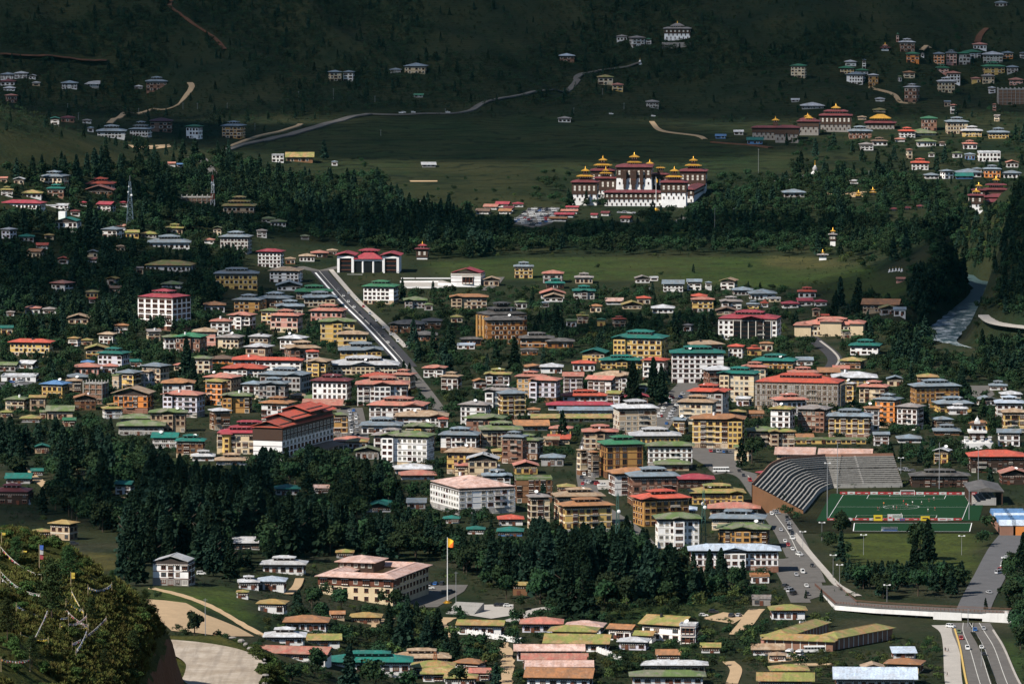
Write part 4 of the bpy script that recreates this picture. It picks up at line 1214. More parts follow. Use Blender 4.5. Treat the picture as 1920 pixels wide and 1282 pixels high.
court = S(600, 803, 1084, 3.2, 17, 1.5)
wh = S(288, 364, 1053, 3, 10, .8)
chapel = S(104, 151, 415, 2.4, 8, .9)
whiteblk = S(846, 909, 512, 2.8, 10, .8)
cityh = S(633, 752, 487, 3.0, 4, .45)
temple_left = S(-14, 61, 922, 1.9, 6, .8)
# overlaps: the one behind steps back along the line of sight, its roof edge staying where it is in the photograph
ALL = rows+RESERVED
for it in range(14):
    moved = 0
    for i, a in enumerate(ALL):
        for b_ in ALL[:i]:
            if a['spec'] is None and b_['spec'] is None: continue
            if overlap(a, b_):
                f, r_ = (a, b_) if a['c'][1] < b_['c'][1] else (b_, a)
                if (r_['spec'] is None or r_['hgt'] < 2.6) and f['spec'] is not None: f['Yf'] -= 3.0; finish(f)
                elif r_['spec'] is not None and r_['hgt'] >= 2.4: r_['Yf'] += 3.0; finish(r_)
                moved += 1
    if not moved: break
print('overlaps left', moved)
# small houses and sheds in the gaps of the town
_rc = np.array([(b_['x0'], b_['x1'], b_['ye']-7, b_['ye']+.8*b_['hgt']*b_['s'], b_['c'][1]) for b_ in ALL]).tolist(); _ri = random.Random(21)
def infill(poly, tries, wr, nr, walls, roofs, most, types=('hip', 'hip', 'gx', 'gy', 'jam'), cover=.14, own=.16):
    P = np.array(poly); got = 0
    for _ in range(tries):
        if got >= most: break
        x, y = _ri.uniform(P[:, 0].min(), P[:, 0].max()), _ri.uniform(P[:, 1].min(), P[:, 1].max())
        if not inpoly(np.array([x]), np.array([y]), poly)[0]: continue
        w = _ri.uniform(*wr)*y/800; n = _ri.uniform(*nr); bd = place(x-w/2, x+w/2, y, n, _ri.choice((-12, 0, 4, 10, 18)), _ri.uniform(.6, .95)); finish(bd)
        a = (bd['x0'], bd['x1'], y-8, y+bd['hgt']*bd['s'], bd['c'][1]); ar = (a[1]-a[0])*(a[3]-a[2]); bad = False; hid = 0
        for q in _rc:
            it = max(0, min(a[1], q[1])-max(a[0], q[0]))*max(0, min(a[3], q[3])-max(a[2], q[2]))
            if it <= 0: continue
            if a[4] < q[4]:
                if it > cover*(q[1]-q[0])*(q[3]-q[2]): bad = True; break
            else: hid += it
        if bad or hid > own*ar or any(overlap(bd, o) for o in ALL): continue
        X_, Y_ = np.array([bd['c'][0]]), np.array([bd['c'][1]])
        if any(np.min(np.hypot(c_[:, 0]-X_[0], c_[:, 1]-Y_[0])) < hw+max(bd['W'], bd['D'])*.6 for c_, hw in PATHS): continue
        if any(inpoly(X_, Y_, w_)[0] for w_ in SHEETS): continue
        bd['spec'] = (_ri.choice(walls), _ri.choice(roofs), _ri.choice(types), None); rows.append(bd); ALL.append(bd); _rc.append(list(a)); got += 1
    print('infill', got)
CORE = [(560,640),(760,690),(840,790),(1000,690),(1160,700),(1300,640),(1440,660),(1600,730),(1440,830),(1320,830),(1300,1000),(1180,980),(1100,840),(960,880),(820,850),(680,830),(560,720)]
infill(CORE, 1900, (60, 95), (3.0, 4.6), 'wwWctygOk', ['slate','pink','tan','rust','mgrn','lg','grey','red','grn'], 44, ('hip', 'hip', 'jam', 'gy'), .20, .75)
infill([(300,620),(560,560),(600,720),(560,790),(300,770)], 1500, (54, 84), (2.8, 4.0), 'wWctygOk', ['slate','pink','tan','rust','mgrn','lg','grey'], 10, ('hip', 'hip', 'jam'), .18, .72)
infill([(480,640),(900,700),(1440,640),(1440,840),(1100,850),(960,880),(700,860),(560,720)], 2600, (34, 62), (1.2, 2.6), 'wwcytgWl', ['slate','pink','tan','rust','mgrn','lg','grey','moss','red'], 24)
infill([(0,620),(480,560),(480,780),(0,770)], 1500, (28, 55), (1.0, 2.4), 'wctgyW', ['pink','tan','rust','mgrn','grey','moss','slate','brn'], 9)
infill([(0,420),(480,420),(400,560),(0,620)], 1200, (24, 44), (.9, 1.8), 'wctgW', ['pink','rust','mgrn','grey','moss','brn','red','slate'], 4)
infill([(1440,640),(1640,700),(1900,760),(1900,860),(1440,840)], 1200, (30, 54), (1.0, 2.4), 'wctyW', ['pink','slate','rust','mgrn','lg','grey'], 8)
infill([(960,545),(1620,570),(1600,640),(1000,640)], 900, (24, 40), (.9, 1.7), 'wctgW', ['pink','rust','mgrn','grey','slate','red','brn'], 9)
infill([(1600,60),(1920,60),(1920,330),(1640,300)], 700, (30, 60), (1.0, 2.6), 'wctgpW', ['slate','pink','grn','lg','grey','mgrn'], 10)
for bd in rows:
    if bd['hgt'] < 2.3: bd['hgt'] = 2.3
    w_, rf, ty, st = bd['spec']; make_building(bd, w_, rf, ty, st)
def top_roof_tiers(root, tiers, roofm, box, e=1.0):
    pass
# --- six storey white hotel
make_building(hotel6, 'W', 'crim', 'jam', 'none', name='hotel', noun='hotel', label='six-storey white hotel with dark window bays and crimson tiered roof')
_r = hotel6['root']; W, D, Ht = hotel6['W'], hotel6['D'], hotel6['hgt']; sh = (Ht-.6)/6
for fc, L in (('f', W), ('r', D)):
    n_ = 5 if fc == 'f' else 4
    for i in range(6):
        for k in range(n_):
            x = (k+.5)*L/n_-L/2; z = i*sh+.5
            loc, rz = ((x, -D/2, z), 0) if fc == 'f' else ((W/2, x, z), math.pi/2)
            link('window', WIN['tall'], _r, loc, rz, (L/n_*.62, 1.6, sh*.72))
# --- long white hotel with stepped red roofs
make_building(taj_long, 'W', 'red', 'hip', 'none', name='hotel', noun='hotel', label='long white hotel with stepped bright red roofs and dark timber upper storeys')
_r = taj_long['root']; W, D, Ht = taj_long['W'], taj_long['D'], taj_long['hgt']
mb = MB(); mb.box(-W/2-.3, W/2+.3, -D/2-.35, D/2+.3, Ht-7.2, Ht-.7); mb.build('timber_gallery', M_TIMBER, _r)
for j, (xa, xb, dz) in enumerate(((-.52, -.22, .3), (-.30, .12, 3.0), (.0, .34, 5.2), (.28, .53, 3.2))):
    mb = MB(); gable_geo(mb, W*xa, W*xb, -D/2-1.6, D/2+1.6, Ht+dz, .30, 'x'); mb.build('stepped_roof', ROOF['red'], _r)
    mb = MB(); mb.box(W*xa+1.5, W*xb-1.5, -D/2+1, D/2-1, Ht-.2, Ht+dz+1.4); mb.build('roof_storey', M_ATTIC, _r)
n_ = 14
for i in range(5):
    for k in range(n_):
        x = (k+.5)*W/n_-W/2
        link('window', WIN['tall'] if i < 2 else WIN['modern'], _r, (x, -D/2-(.36 if i >= 3 else 0), 3.2+i*3.1), 0, (W/n_*.55, 1, 2.1))
mb = MB(); mb.box(-W*.1, W*.46, -D/2-9, -D/2-.2, 3.6, 4.0, 0); mb.frus((-W*.1, W*.46, -D/2-9, -D/2-.2), 4.0, (0, W*.4, -D/2-2.5, -D/2-.2), 5.6, 0)
for k in range(6): mb.box(-W*.08+k*W*.1, -W*.08+k*W*.1+.5, -D/2-8.6, -D/2-8.1, -1, 3.6, 1)
mb.build('porch', [ROOF['brn'], M_TRIM], _r)
make_building(taj_front, 'c', 'crim', 'jam2', 'bay', name='hotel_wing', noun='hotel wing', label='cream hotel wing with maroon tiered roof beside the long white hotel')
for k in (-.34, .3):
    W, D, Ht = taj_front['W'], taj_front['D'], taj_front['hgt']; mb = MB(); x = k*W; mb.raw([(x-2.6,-D/2,0),(x-1.5,-D/2-2,0),(x+1.5,-D/2-2,0),(x+2.6,-D/2,0),(x-2.6,-D/2,Ht-.8),(x-1.5,-D/2-2,Ht-.8),(x+1.5,-D/2-2,Ht-.8),(x+2.6,-D/2,Ht-.8)], [(0,1,5,4),(1,2,6,5),(2,3,7,6),(4,5,6,7)])
    mb.build('bay_wall', WALL['y'], taj_front['root'])
    mb = MB(); hip_geo(mb, x-3.6, x+3.6, -D/2-3.2, -D/2+1.5, Ht-.5, .3); mb.build('bay_roof', ROOF['crim'], taj_front['root'])
    for i in range(3): link('window', WIN['plain'], taj_front['root'], (x, -D/2-2, 1+i*3.0), 0, (1.6, 1, 1.5))
# --- dark slate wooden hotel tower and its low wings
make_building(tower_w, 'q', 'dks', 'jam2', 'bay', name='hotel_tower', noun='tower', label='tall brown wooden hotel tower with dark slate tiered roofs')
_r = tower_w['root']; W, D, Ht = tower_w['W'], tower_w['D'], tower_w['hgt']
for k in range(4):
    y = -D/2+(k+.5)*D/4; mb = MB(); mb.box(-W/2-1.0, -W/2, y-1.2, y+1.2, -1, Ht-1.2); mb.build('sunlit_timber_pier', WALL['O'], _r)  # ochre on this side only, its warm sunlight put into the colour
for x0, x1, ye, n, lab in ((905, 985, 600, 4.7, 'shorter brown wooden wing before the slate-roofed hotel tower'), (862, 905, 636, 1.2, 'low brown entrance pavilion with dark slate roof beside the hotel tower'), (972, 1040, 634, 1.8, 'low brown wing with dark slate tiered roof beside the hotel tower'), (1022, 1078, 640, 1.3, 'low brown outbuilding with slate roof at the end of the hotel wing'), (975, 1010, 656, 1.0, 'small brown lean-to wing under the hotel tower')):
    bd = place(x0, x1, ye, n, -6 if n > 3 else 0, .6); finish(bd)
    if n > 3: bd['Yf'] = tower_w['c'][1]-tower_w['dy']-bd['D']-4; finish(bd)
    make_building(bd, 'q', 'dks', 'hip' if n != 1.8 else 'jam', 'bay', noun='wing', label=lab)
# --- crimson roofed office with a dark glass front
make_building(glass_b, 'W', 'crim', 'jam', 'plain', name='office_block', label='white office block with dark glass front and crimson tiered roof')
W, D, Ht = glass_b['W'], glass_b['D'], glass_b['hgt']
mb = MB(); mb.box(-W*.24, W*.40, -D/2-.5, -D/2-.3, .5, Ht-1.5, 1)
for k in range(6): x = -W*.24+k*W*.128; mb.box(x-.2, x+.2, -D/2-.75, -D/2-.2, 0, Ht-1.2, 0)
for k in range(4): mb.box(-W*.24, W*.40, -D/2-.62, -D/2-.3, 2.8+k*3, 3.1+k*3, 2)
mb.build('glass_front', [M_TRIM, M_GLASS, M_TIMBER], glass_b['root'])
mb = MB(); gable_geo(mb, -W*.12, W*.26, -D/2-3.4, 0, Ht+.4, .22, 'y'); mb.build('porch_roof', ROOF['crim'], glass_b['root'])
# --- broad red roofed institute
make_building(inst, 'c', 'pink', 'jam', 'bay', name='institute_hall', noun='hall', label='broad cream hall with layered faded red roofs near the river')
W, D, Ht = inst['W'], inst['D'], inst['hgt']
for xa, xb, dz in ((-.62, -.30, -.6), (.30, .56, .9), (-.2, .2, 2.2)):
    mb = MB(); hip_geo(mb, W*xa, W*xb, -D/2-2.4, D/2, Ht+dz, .24); mb.build('side_roof', ROOF['pink'], inst['root'])
    mb = MB(); mb.box(W*xa+1, W*xb-1, -D/2-1.1, D/2-1, -2, Ht+dz); mb.build('projecting_wall', WALL['c'], inst['root'])
# --- block wrapped in scaffolding
make_building(scaff, 'g', 'red', 'jam', 'plain', name='scaffolded_block', label='large grey block wrapped in bamboo scaffolding under long bright red roof')
W, D, Ht = scaff['W'], scaff['D'], scaff['hgt']; mb = MB()
for i in range(int(W/1.5)+1): x = -W/2+i*1.5; mb.bar((x, -D/2-1.3, -1), (x+random.uniform(-.1, .1), -D/2-1.3, Ht-.6), .13)
for i in range(int(Ht/1.4)): mb.bar((-W/2, -D/2-1.3, 1+i*1.4), (W/2, -D/2-1.3, 1+i*1.4), .12)
for i in range(int(W/4)): x = -W/2+i*4; mb.bar((x, -D/2-1.35, 0), (x+4, -D/2-1.35, Ht*.5), .1); mb.bar((x+4, -D/2-1.35, Ht*.5), (x, -D/2-1.35, Ht-1), .1)
for i in range(int(D/1.8)+1): y = -D/2+i*1.8; mb.bar((W/2+1.2, y, -1), (W/2+1.2, y, Ht-.6), .13)
for i in range(int(Ht/1.6)): mb.bar((W/2+1.2, -D/2, 1+i*1.6), (W/2+1.2, D/2, 1+i*1.6), .12)
mb.build('scaffolding', plain('bamboo_poles', (.36, .29, .20)), scaff['root'])
# --- big white building with pale pink roof
make_building(bigwhite, 'W', 'ppink', 'hip', 'modern', name='office_block', label='large white block with wide pale pink hipped roof above the park trees')
# --- courtyard building
def courtyard(bd):
    W, D, Ht = bd['W'], bd['D'], bd['hgt']; root = empty('courthouse', (bd['c'][0], bd['c'][1], bd['base']), -R(bd['th'])); bd['root'] = root; FOOT.append(corners(bd, 2)); w = min(W, D)*.27; o = 1.6
    mb = MB()
    for a in ((-W/2, W/2, -D/2, -D/2+w), (-W/2, W/2, D/2-w, D/2), (-W/2, -W/2+w, -D/2+w, D/2-w), (W/2-w, W/2, -D/2+w, D/2-w)): mb.box(*a, -4, Ht-.5)
    mb.build('wall', WALL['c'], root)
    mb = MB(); mb.box(-W/2-.3, W/2+.3, -D/2-.3, -D/2+w, Ht-3.6, Ht-.6, 0); mb.build('timber_gallery', M_TIMBER2, root)
    mb = MB()
    for a in ((-W/2-.25, W/2+.25, -D/2-.25, -D/2), (W/2, W/2+.25, -D/2, D/2), (-W/2-.25, -W/2, -D/2, D/2)): mb.box(*a, Ht-1.1, Ht-.5)
    mb.build('cornice', M_TIMBER, root)
    for nm, a, axx in (('front_roof', (-W/2-o, W/2+o, -D/2-o, -D/2+w+.8), 'x'), ('rear_roof', (-W/2-o, W/2+o, D/2-w-.8, D/2+o), 'x'), ('side_roof', (-W/2-o, -W/2+w+.8, -D/2-o, D/2+o), 'y'), ('side_roof', (W/2-w-.8, W/2+o, -D/2-o, D/2+o), 'y')):
        mb = MB(); hip_geo(mb, *a, Ht, .26); mb.build(nm, ROOF['ppink'], root)
    tx0, tx1, ty0, ty1 = -W/2, -W*.02, D*.02, D*.34; mb = MB(); mb.box(tx0, tx1, ty0, ty1, Ht-1, Ht+3.4); mb.build('roof_storey', M_TIMBER, root)
    mb = MB(); hip_geo(mb, tx0-1.4, tx1+1.4, ty0-1.4, ty1+1.4, Ht+3.4, .22); mb.build('upper_roof', ROOF['ppink'], root)
    for k in range(5): link('window', WIN['modern'], root, (tx0+(k+.5)*(tx1-tx0)/5, ty0, Ht+1.2), 0, (1.5, 1, 1.5))
    sh = Ht/3
    for i in range(3):
        for k in range(7):
            x = (k+.5)*W/7-W/2; kind = 'bay' if (k % 2 == 0 and i == 2) else ('plain' if i < 2 else 'modern'); link('window', WIN[kind], root, (x, -D/2-(.32 if i == 2 else 0), i*sh+1.0), 0, (2.7 if kind == 'bay' else 1.7, 1, 1.8))
        for k in range(11):
            y = (k+.5)*D/11-D/2; link('window', WIN['bay' if k % 3 == 0 and i == 2 else 'plain'], root, (W/2, y, i*sh+1.0), math.pi/2, (2.2, 1, 1.8))
    bd.update(desc='cream courtyard courthouse with pale pink roofs and timber window bays', short='courtyard courthouse', cat='building', fixed=True); BLD.append(bd)
courtyard(court)
# --- white three storey house in front
make_building(wh, 'W', 'lg', 'gy', 'bay', label='white three-storey house with timber bays and pale metal gable roof by the lawn')
# --- chapel like building with white tower
make_building(chapel, 'W', 'teal', 'gy', 'tall', name='chapel_hall', label='white gabled hall with square white tower among dark cypresses')
W, D, Ht = chapel['W'], chapel['D'], chapel['hgt']; mb = MB(); mb.box(-W/2+1, -W/2+6.5, D/2-7, D/2-1, 0, Ht+7); mb.build('tower', WALL['W'], chapel['root'])
# --- white block with ramped walls
make_building(whiteblk, 'W', 'crim', 'gy', 'none', name='pavilion', label='white pavilion with crimson gable roof and ramped white terrace walls')
W, D, Ht = whiteblk['W'], whiteblk['D'], whiteblk['hgt']; _r = whiteblk['root']
link('window', WIN['bay'], _r, (1.5, -D/2, 2.6), 0, (7, 2, 4.0))
mb = MB(); mb.box(-W/2-.35, W/2+.35, -D/2-.35, D/2+.35, Ht-2.2, Ht-1.8); mb.box(-W/2-.2, W/2+.2, -D/2-.2, D/2+.2, Ht-1.0, Ht-.65); mb.build('wall_band', M_TRIM, _r)
mb = MB()
mb.raw([(-W/2-9,-D/2-7,-3),(-W/2+6,-D/2-7,-3),(-W/2+6,-D/2-6,-3),(-W/2-9,-D/2-6,-3),(-W/2-9,-D/2-7,2.5),(-W/2+6,-D/2-7,1.8),(-W/2+6,-D/2-6,1.8),(-W/2-9,-D/2-6,2.5)], [(4,5,6,7),(0,1,5,4),(1,2,6,5),(2,3,7,6),(3,0,4,7)])
mb.raw([(-W/2+6,-D/2-10,-3),(W/2+9,-D/2-10,-4),(W/2+9,-D/2-9,-4),(-W/2+6,-D/2-9,-3),(-W/2+6,-D/2-10,1.8),(W/2+9,-D/2-10,-1.2),(W/2+9,-D/2-9,-1.2),(-W/2+6,-D/2-9,1.8)], [(4,5,6,7),(0,1,5,4),(1,2,6,5),(2,3,7,6),(3,0,4,7)])
mb.build('ramp_wall', WALL['W'], _r)
for k, (px0, px1, py) in enumerate(((752, 845, 523), (750, 822, 530), (752, 834, 541))):
    a, b_ = G(px0, py), G(px1, py); mb = MB(); mb.box(0, (b_-a).length, -.3, .3, -1, 1.5 if k else 1.0)
    tag(mb.build('boundary_wall', WALL['W'], None, a, math.atan2(b_.y-a.y, b_.x-a.x)), ['long white wall behind the pavilion terrace', 'short white wall on the pavilion terrace', 'white retaining wall below the pavilion terrace'][k], 'wall')
# --- civic hall with three crimson roofs
def civic(bd):
    W, D, Ht = bd['W'], bd['D'], bd['hgt']; root = empty('civic_hall', (bd['c'][0], bd['c'][1], bd['base']), -R(bd['th'])); bd['root'] = root; FOOT.append(corners(bd, 2)); pw = W*.27
    mb = MB(); mb.box(-W/2+pw, W/2-pw, -D/2+3, D/2, -4, Ht+1); mb.box(-W/2+1.2, W/2-1.2, -D/2+1.5, D/2, -4, Ht+1.5); mb.build('wall', M_GLASS, root)
    for x0 in (-W/2, W/2-pw):
        mb = MB(); mb.box(x0, x0+1.9, -D/2, D/2, -4, Ht+2.6); mb.box(x0+pw-1.9, x0+pw, -D/2, D/2, -4, Ht+2.6); mb.box(x0+1.9, x0+pw-1.9, -D/2, D/2, Ht+1.0, Ht+2.6); mb.build('portal_frame', WALL['W'], root)
        mb = MB(); mb.box(x0+1.0, x0+pw-1.0, -D/2+.6, D/2-.6, Ht+2.6, Ht+3.3); mb.build('attic', M_ATTIC, root)
        mb = MB(); gable_geo(mb, x0-1.8, x0+pw+1.8, -D/2-1.8, D/2+1.8, Ht+3.3, .26, 'y'); mb.build('portal_roof', ROOF['crim'], root)
        mb = MB()
        for k in range(3): mb.box(x0+1.9, x0+pw-1.9, -D/2+1.2, -D/2+1.55, 2+k*3.4, 2.5+k*3.4)
        mb.build('spandrel', M_TIMBER2, root)
    for x in (-W*.085, W*.085): mb = MB(); mb.cyl(x, -D/2+1.5, -4, Ht, .8, .8, 12); mb.build('column', WALL['W'], root)
    mb = MB(); mb.box(-W/2+pw, W/2-pw, -D/2+.8, -D/2+1.6, Ht-1.2, Ht); mb.build('beam', WALL['W'], root)
    mb = MB(); hip_geo(mb, -W/2+pw-.5, W/2-pw+.5, -D/2-.5, D/2+1, Ht+.4, .55); mb.build('roof', ROOF['crim'], root)
    clerestory(root, -W*.13, W*.13, -3, 5, Ht+3, Ht+6.4, None)
    mb = MB(); hip_geo(mb, -W*.17, W*.17, -4.6, 6.6, Ht+6.4, .25); mb.build('upper_roof', ROOF['crim'], root)
    mb = MB(); mb.frus((W*.02-16, W*.02-4, -D/2-14, -D/2-13), -4, (W*.02-16, W*.02-4, -D/2-14, -D/2-13), -.2); mb.build('stair_wall', WALL['W'], root)
    bd.update(desc='white civic hall with twin portals and three crimson roofs at the avenue top', short='white civic hall', cat='building', fixed=True); BLD.append(bd)
civic(cityh)
make_building(temple_left, 'd', 'mar', 'jam', 'plain', name='temple', noun='temple', label='dark timber temple with maroon tiered roof beside a white stupa base')
# ------------------------------------------------------------------ fortress-style buildings
def pagoda(root, o0, px0, px1, pye, Y, depth, th, wall='W', roof='mar', golds=(), band=.42, taper=.0, slits=True, base_z=None, finial=True, white_win=True):
    """one tower of a fortress: whitewashed wall, dark timber frieze, wide maroon roof, golden lantern tiers"""
    e = at_y((px0+px1)/2, pye, Y); s = FPX/(Y*1.003+26); o = 1.8; W = (px1-px0)/s-2*o; D = depth; c = Vector((e.x, e.y+D/2, 0))
    bz = (Hs(c.x, c.y-D/2)-3) if base_z is None else base_z
    sub = Vector((c.x, c.y, 0))-Vector((o0.x, o0.y, 0)); zo = o0.z; rz = -R(th)
    def B_(mb, nm, mat): return mb.build(nm, mat, root, (sub.x, sub.y, -zo), rz)
    ze = e.z; zb = bz; bh = (ze-zb)*band
    mb = MB(); mb.frus((-W/2-taper, W/2+taper, -D/2-taper, D/2+taper), zb, (-W/2, W/2, -D/2, D/2), ze-.6); B_(mb, 'wall', WALL[wall])
    if band > 0:
        mb = MB(); mb.box(-W/2-.5, W/2+.5, -D/2-.5, D/2+.5, ze-bh, ze-.3); B_(mb, 'timber_frieze', M_TIMBER)
        n = max(2, int(W/4.0)); mb = MB(); m2 = max(2, int(D/4.0))
        for i in range(n):
            x = (i+.5)*W/n-W/2
            if white_win:
                for a, b_ in ((-.75, -.1), (.1, .75)):
                    for z0, z1 in ((.30, .48), (.52, .70)): mb.box(x+a, x+b_, -D/2-.62, -D/2-.5, ze-bh+bh*z0, ze-bh+bh*z1, 0)
            if slits: mb.box(x+W/n/2-.55, x+W/n/2+.55, -D/2-.45, -D/2+.1, ze-bh-2.2, ze-bh+.2, 1); mb.box(x-.5, x+.5, -D/2-.3-taper*.5, -D/2+.1, ze-bh-5.4, ze-bh-3.4, 1)
        for i in range(m2):
            y = (i+.5)*D/m2-D/2
            for xx in (-W/2-.6, W/2+.6): mb.box(xx-.05, xx+.05, y-.6, y+.6, ze-bh+bh*.35, ze-bh+bh*.7, 0)
        tag(B_(mb, 'window_row', [M_TRIM, M_TIMBER]), kind='stuff')
    ins = min(W+2*o, D+2*o)/2*(.45 if golds else .96); mb = MB(); a = (-W/2-o, W/2+o, -D/2-o, D/2+o)
    mb.box(*a, ze, ze+.3)
    if golds: z2 = ze+.3+ins*.27; mb.frus(a, ze+.3, (a[0]+ins, a[1]-ins, a[2]+ins, a[3]-ins), z2)
    else: hip_geo(mb, *a, ze+.3, .27, .05); z2 = ze+ins*.27
    B_(mb, 'roof', ROOF[roof]); lastw = W
    for gi, (g0, g1, gy, gm) in enumerate(golds):
        Yt = Y+D/2-2; ge = at_y((g0+g1)/2, gy, Yt); gw = (g1-g0)/FPX*(Yt*1.003+26); gd = min(gw, D*.9)*(.8 if gi == 0 else 1.0)
        bw, bd_ = gw*.62, gd*.62; mb = MB(); mb.box(-bw/2, bw/2, -bd_/2, bd_/2, z2-1.5, ge.z, 0)
        nn = max(2, int(bw/1.6))
        for i in range(nn): x = (i+.5)*bw/nn-bw/2; mb.box(x-.32, x+.32, -bd_/2-.08, -bd_/2, ge.z-1.4, ge.z-.45, 1)
        B_(mb, 'lantern', [M_TIMBER, M_TRIM])
        mb = MB(); r = min(gw, gd)/2; last = gi == len(golds)-1; i2 = r*(.93 if last else .5); aa = (-gw/2, gw/2, -gd/2, gd/2); mb.box(*aa, ge.z, ge.z+.28); z2 = ge.z+.28+i2*(.5 if last else .33)
        mb.frus(aa, ge.z+.28, (aa[0]+i2, aa[1]-i2, aa[2]+i2, aa[3]-i2), z2); B_(mb, 'golden_roof' if gm == 'gold' else 'upper_roof', ROOF[gm])
    if finial and golds:
        mb = MB(); mb.lathe(0, 0, [(.0, z2-.3), (.55, z2), (.3, z2+.6), (.5, z2+1.0), (.2, z2+1.5), (.08, z2+2.6), (0, z2+3.0)], 8); B_(mb, 'finial', M_GOLD)
    rzz = -rz; FOOT.append(np.array([(c.x-W/2-3, c.y-D/2-3), (c.x+W/2+3, c.y-D/2-3), (c.x+W/2+3, c.y+D/2+3), (c.x-W/2-3, c.y+D/2+3)]))
def Z6(x, y): return 1040+x/6, 270+y/6
_f = G(*Z6(1000, 700)); Yd = _f.y
dz = empty('fortress', _f)
def zt(x0, x1, ye, dY, dep, th=5, golds=(), **kw):
    (a, y), (b_, _) = Z6(x0, ye), Z6(x1, ye)
    pagoda(dz, _f, a, b_, y, Yd+dY, dep, th, golds=[(*[Z6(g[0], g[2])[0], Z6(g[1], g[2])[0], Z6(g[0], g[2])[1]], 'gold') for g in golds], **kw)
zt(545, 1232, 548, 0, 10, 2, (), band=.38)
zt(1190, 1512, 435, -10, 22, 5, ((1275, 1470, 372), (1322, 1420, 306)), band=.36)
zt(190, 505, 432, 6, 22, 5, ((258, 455, 365), (304, 396, 304)), band=.45)
zt(690, 1112, 262, 48, 28, 3, ((805, 972, 210), (840, 956, 150)), band=.30, taper=1.4)
zt(400, 692, 302, 95, 22, 5, ((478, 682, 240), (526, 620, 184)), band=.5)
zt(1405, 1728, 308, 105, 24, 5, ((1472, 1660, 244), (1515, 1608, 188)), band=.5)
zt(440, 715, 388, 60, 12, 5, ((572, 712, 332), (618, 694, 302)), band=.5)
zt(1085, 1300, 345, 75, 12, 5, ((1083, 1188, 272), (1155, 1205, 298)), band=.6)
zt(1020, 1125, 235, 115, 10, 5, ((1030, 1116, 222),), band=.4)
zt(1500, 1655, 515, 26, 78, 8, (), band=.35)
# central timber bays on the great tower
e = at_y(*Z6(890, 440), Yd+48)
for xm, w in ((785, 40), (885, 66), (975, 40)):
    a = at_y(*Z6(xm, 505), Yd+47.0); b_ = at_y(*Z6(xm, 300), Yd+47.0); ww = w/13.0
    mb = MB(); mb.box(-ww/2, ww/2, -1.6, .3, a.z-_f.z+4, b_.z-_f.z, 0); mb.box(-ww*.33, ww*.33, -1.5, .3, a.z-_f.z, a.z-_f.z+4, 0); mb.box(-ww*.4, ww*.4, -1.75, -1.6, a.z-_f.z+8, a.z-_f.z+8.6, 1)
    mb.build('timber_bay', [M_TIMBER, M_TIMBER2], dz, (a.x-_f.x, a.y-_f.y, 0))
tag(dz, 'white walled fortress with maroon roofs and golden pagoda tops', 'fortress')
BLD.append(dict(root=dz, desc=dz['label'], short='white fortress', cat='fortress', fixed=True, x0=1075, x1=1325, ye=340, mid=1200, s=2.17, hgt=20, c=(_f.x, _f.y+50), base=_f.z, W=100, D=110, th=5))
def landmark(name, label, cat, anchor, towers, short, th=5):
    a = G(*anchor); r = empty(name, a)
    for (x0, x1, ye, dY, dep, golds, kw) in towers: pagoda(r, a, x0, x1, ye, a.y+dY, dep, th, golds=golds, **kw)
    tag(r, label, cat); BLD.append(dict(root=r, desc=label, short=short, cat=cat, fixed=True, x0=min(t[0] for t in towers), x1=max(t[1] for t in towers), ye=min(t[2] for t in towers), mid=anchor[0], s=a.y and FPX/a.y, hgt=15, c=(a.x, a.y+15), base=a.z, W=30, D=20, th=th))
    return r
landmark('monastery_hall', 'long grey hall with maroon roofs and four small golden roof lanterns', 'hall', (1475, 268), [
    (1410, 1500, 240, 25, 18, [(1478, 1492, 226, 'gold')], dict(wall='s', band=.3, white_win=False)), (1452, 1502, 240, 0, 12, (), dict(wall='s', band=.35, white_win=False)),
    (1495, 1540, 228, 60, 16, [(1486, 1502, 222, 'gold'), ], dict(wall='s', band=.3, white_win=False)), (1500, 1530, 224, 90, 12, [(1504, 1518, 219, 'gold')], dict(wall='s', band=.3))], 'long grey hall', 8)
landmark('monastery_tower', 'square grey temple tower with two maroon roofs and golden top', 'temple', (1565, 250), [
    (1537, 1600, 217, 10, 22, [(1546, 1592, 209, 'mar'), (1559, 1577, 203, 'gold')], dict(wall='s', band=.45))], 'grey temple tower', 4)
landmark('assembly_hall', 'grey hall with maroon roof and long golden ridge roof', 'hall', (1640, 245), [
    (1622, 1682, 231, 10, 22, [(1632, 1672, 222, 'gold')], dict(wall='s', band=.2, white_win=False, finial=False))], 'grey hall with golden ridge', 5)
landmark('fortress', 'small fortress with stacked maroon roofs half hidden by the wooded spur', 'fortress', (1828, 392), [
    (1815, 1848, 367, 0, 12, [(1823, 1838, 360, 'gold')], dict(band=.45)), (1840, 1890, 379, 12, 12, (), dict(band=.5)), (1845, 1895, 370, 24, 14, (), dict(band=.5)),
    (1845, 1893, 356, 40, 16, [(1862, 1902, 347, 'mar'), (1874, 1888, 338, 'gold')], dict(band=.5)), (1822, 1850, 357, 34, 10, [(1832, 1845, 349, 'gold')], dict(band=.5))], 'small fortress', 3)
landmark('hill_temple', 'white hillside temple with broad dark roof on a stone terrace', 'temple', (1268, 80), [
    (1244, 1297, 54, 4, 16, [(1258, 1284, 49, 'grey')], dict(roof='grey', band=.35, taper=.5, wall='W'))], 'white hillside temple', 3)
_a = G(1268, 82); mb = MB(); mb.frus((-16, 16, -10, 24), -8, (-15, 15, -9, 24), 1.2); tag(mb.build('stone_terrace', WALL['s'], None, (_a.x, _a.y+2, _a.z)), 'grey stone terrace under the white hillside temple', 'terrace wall')
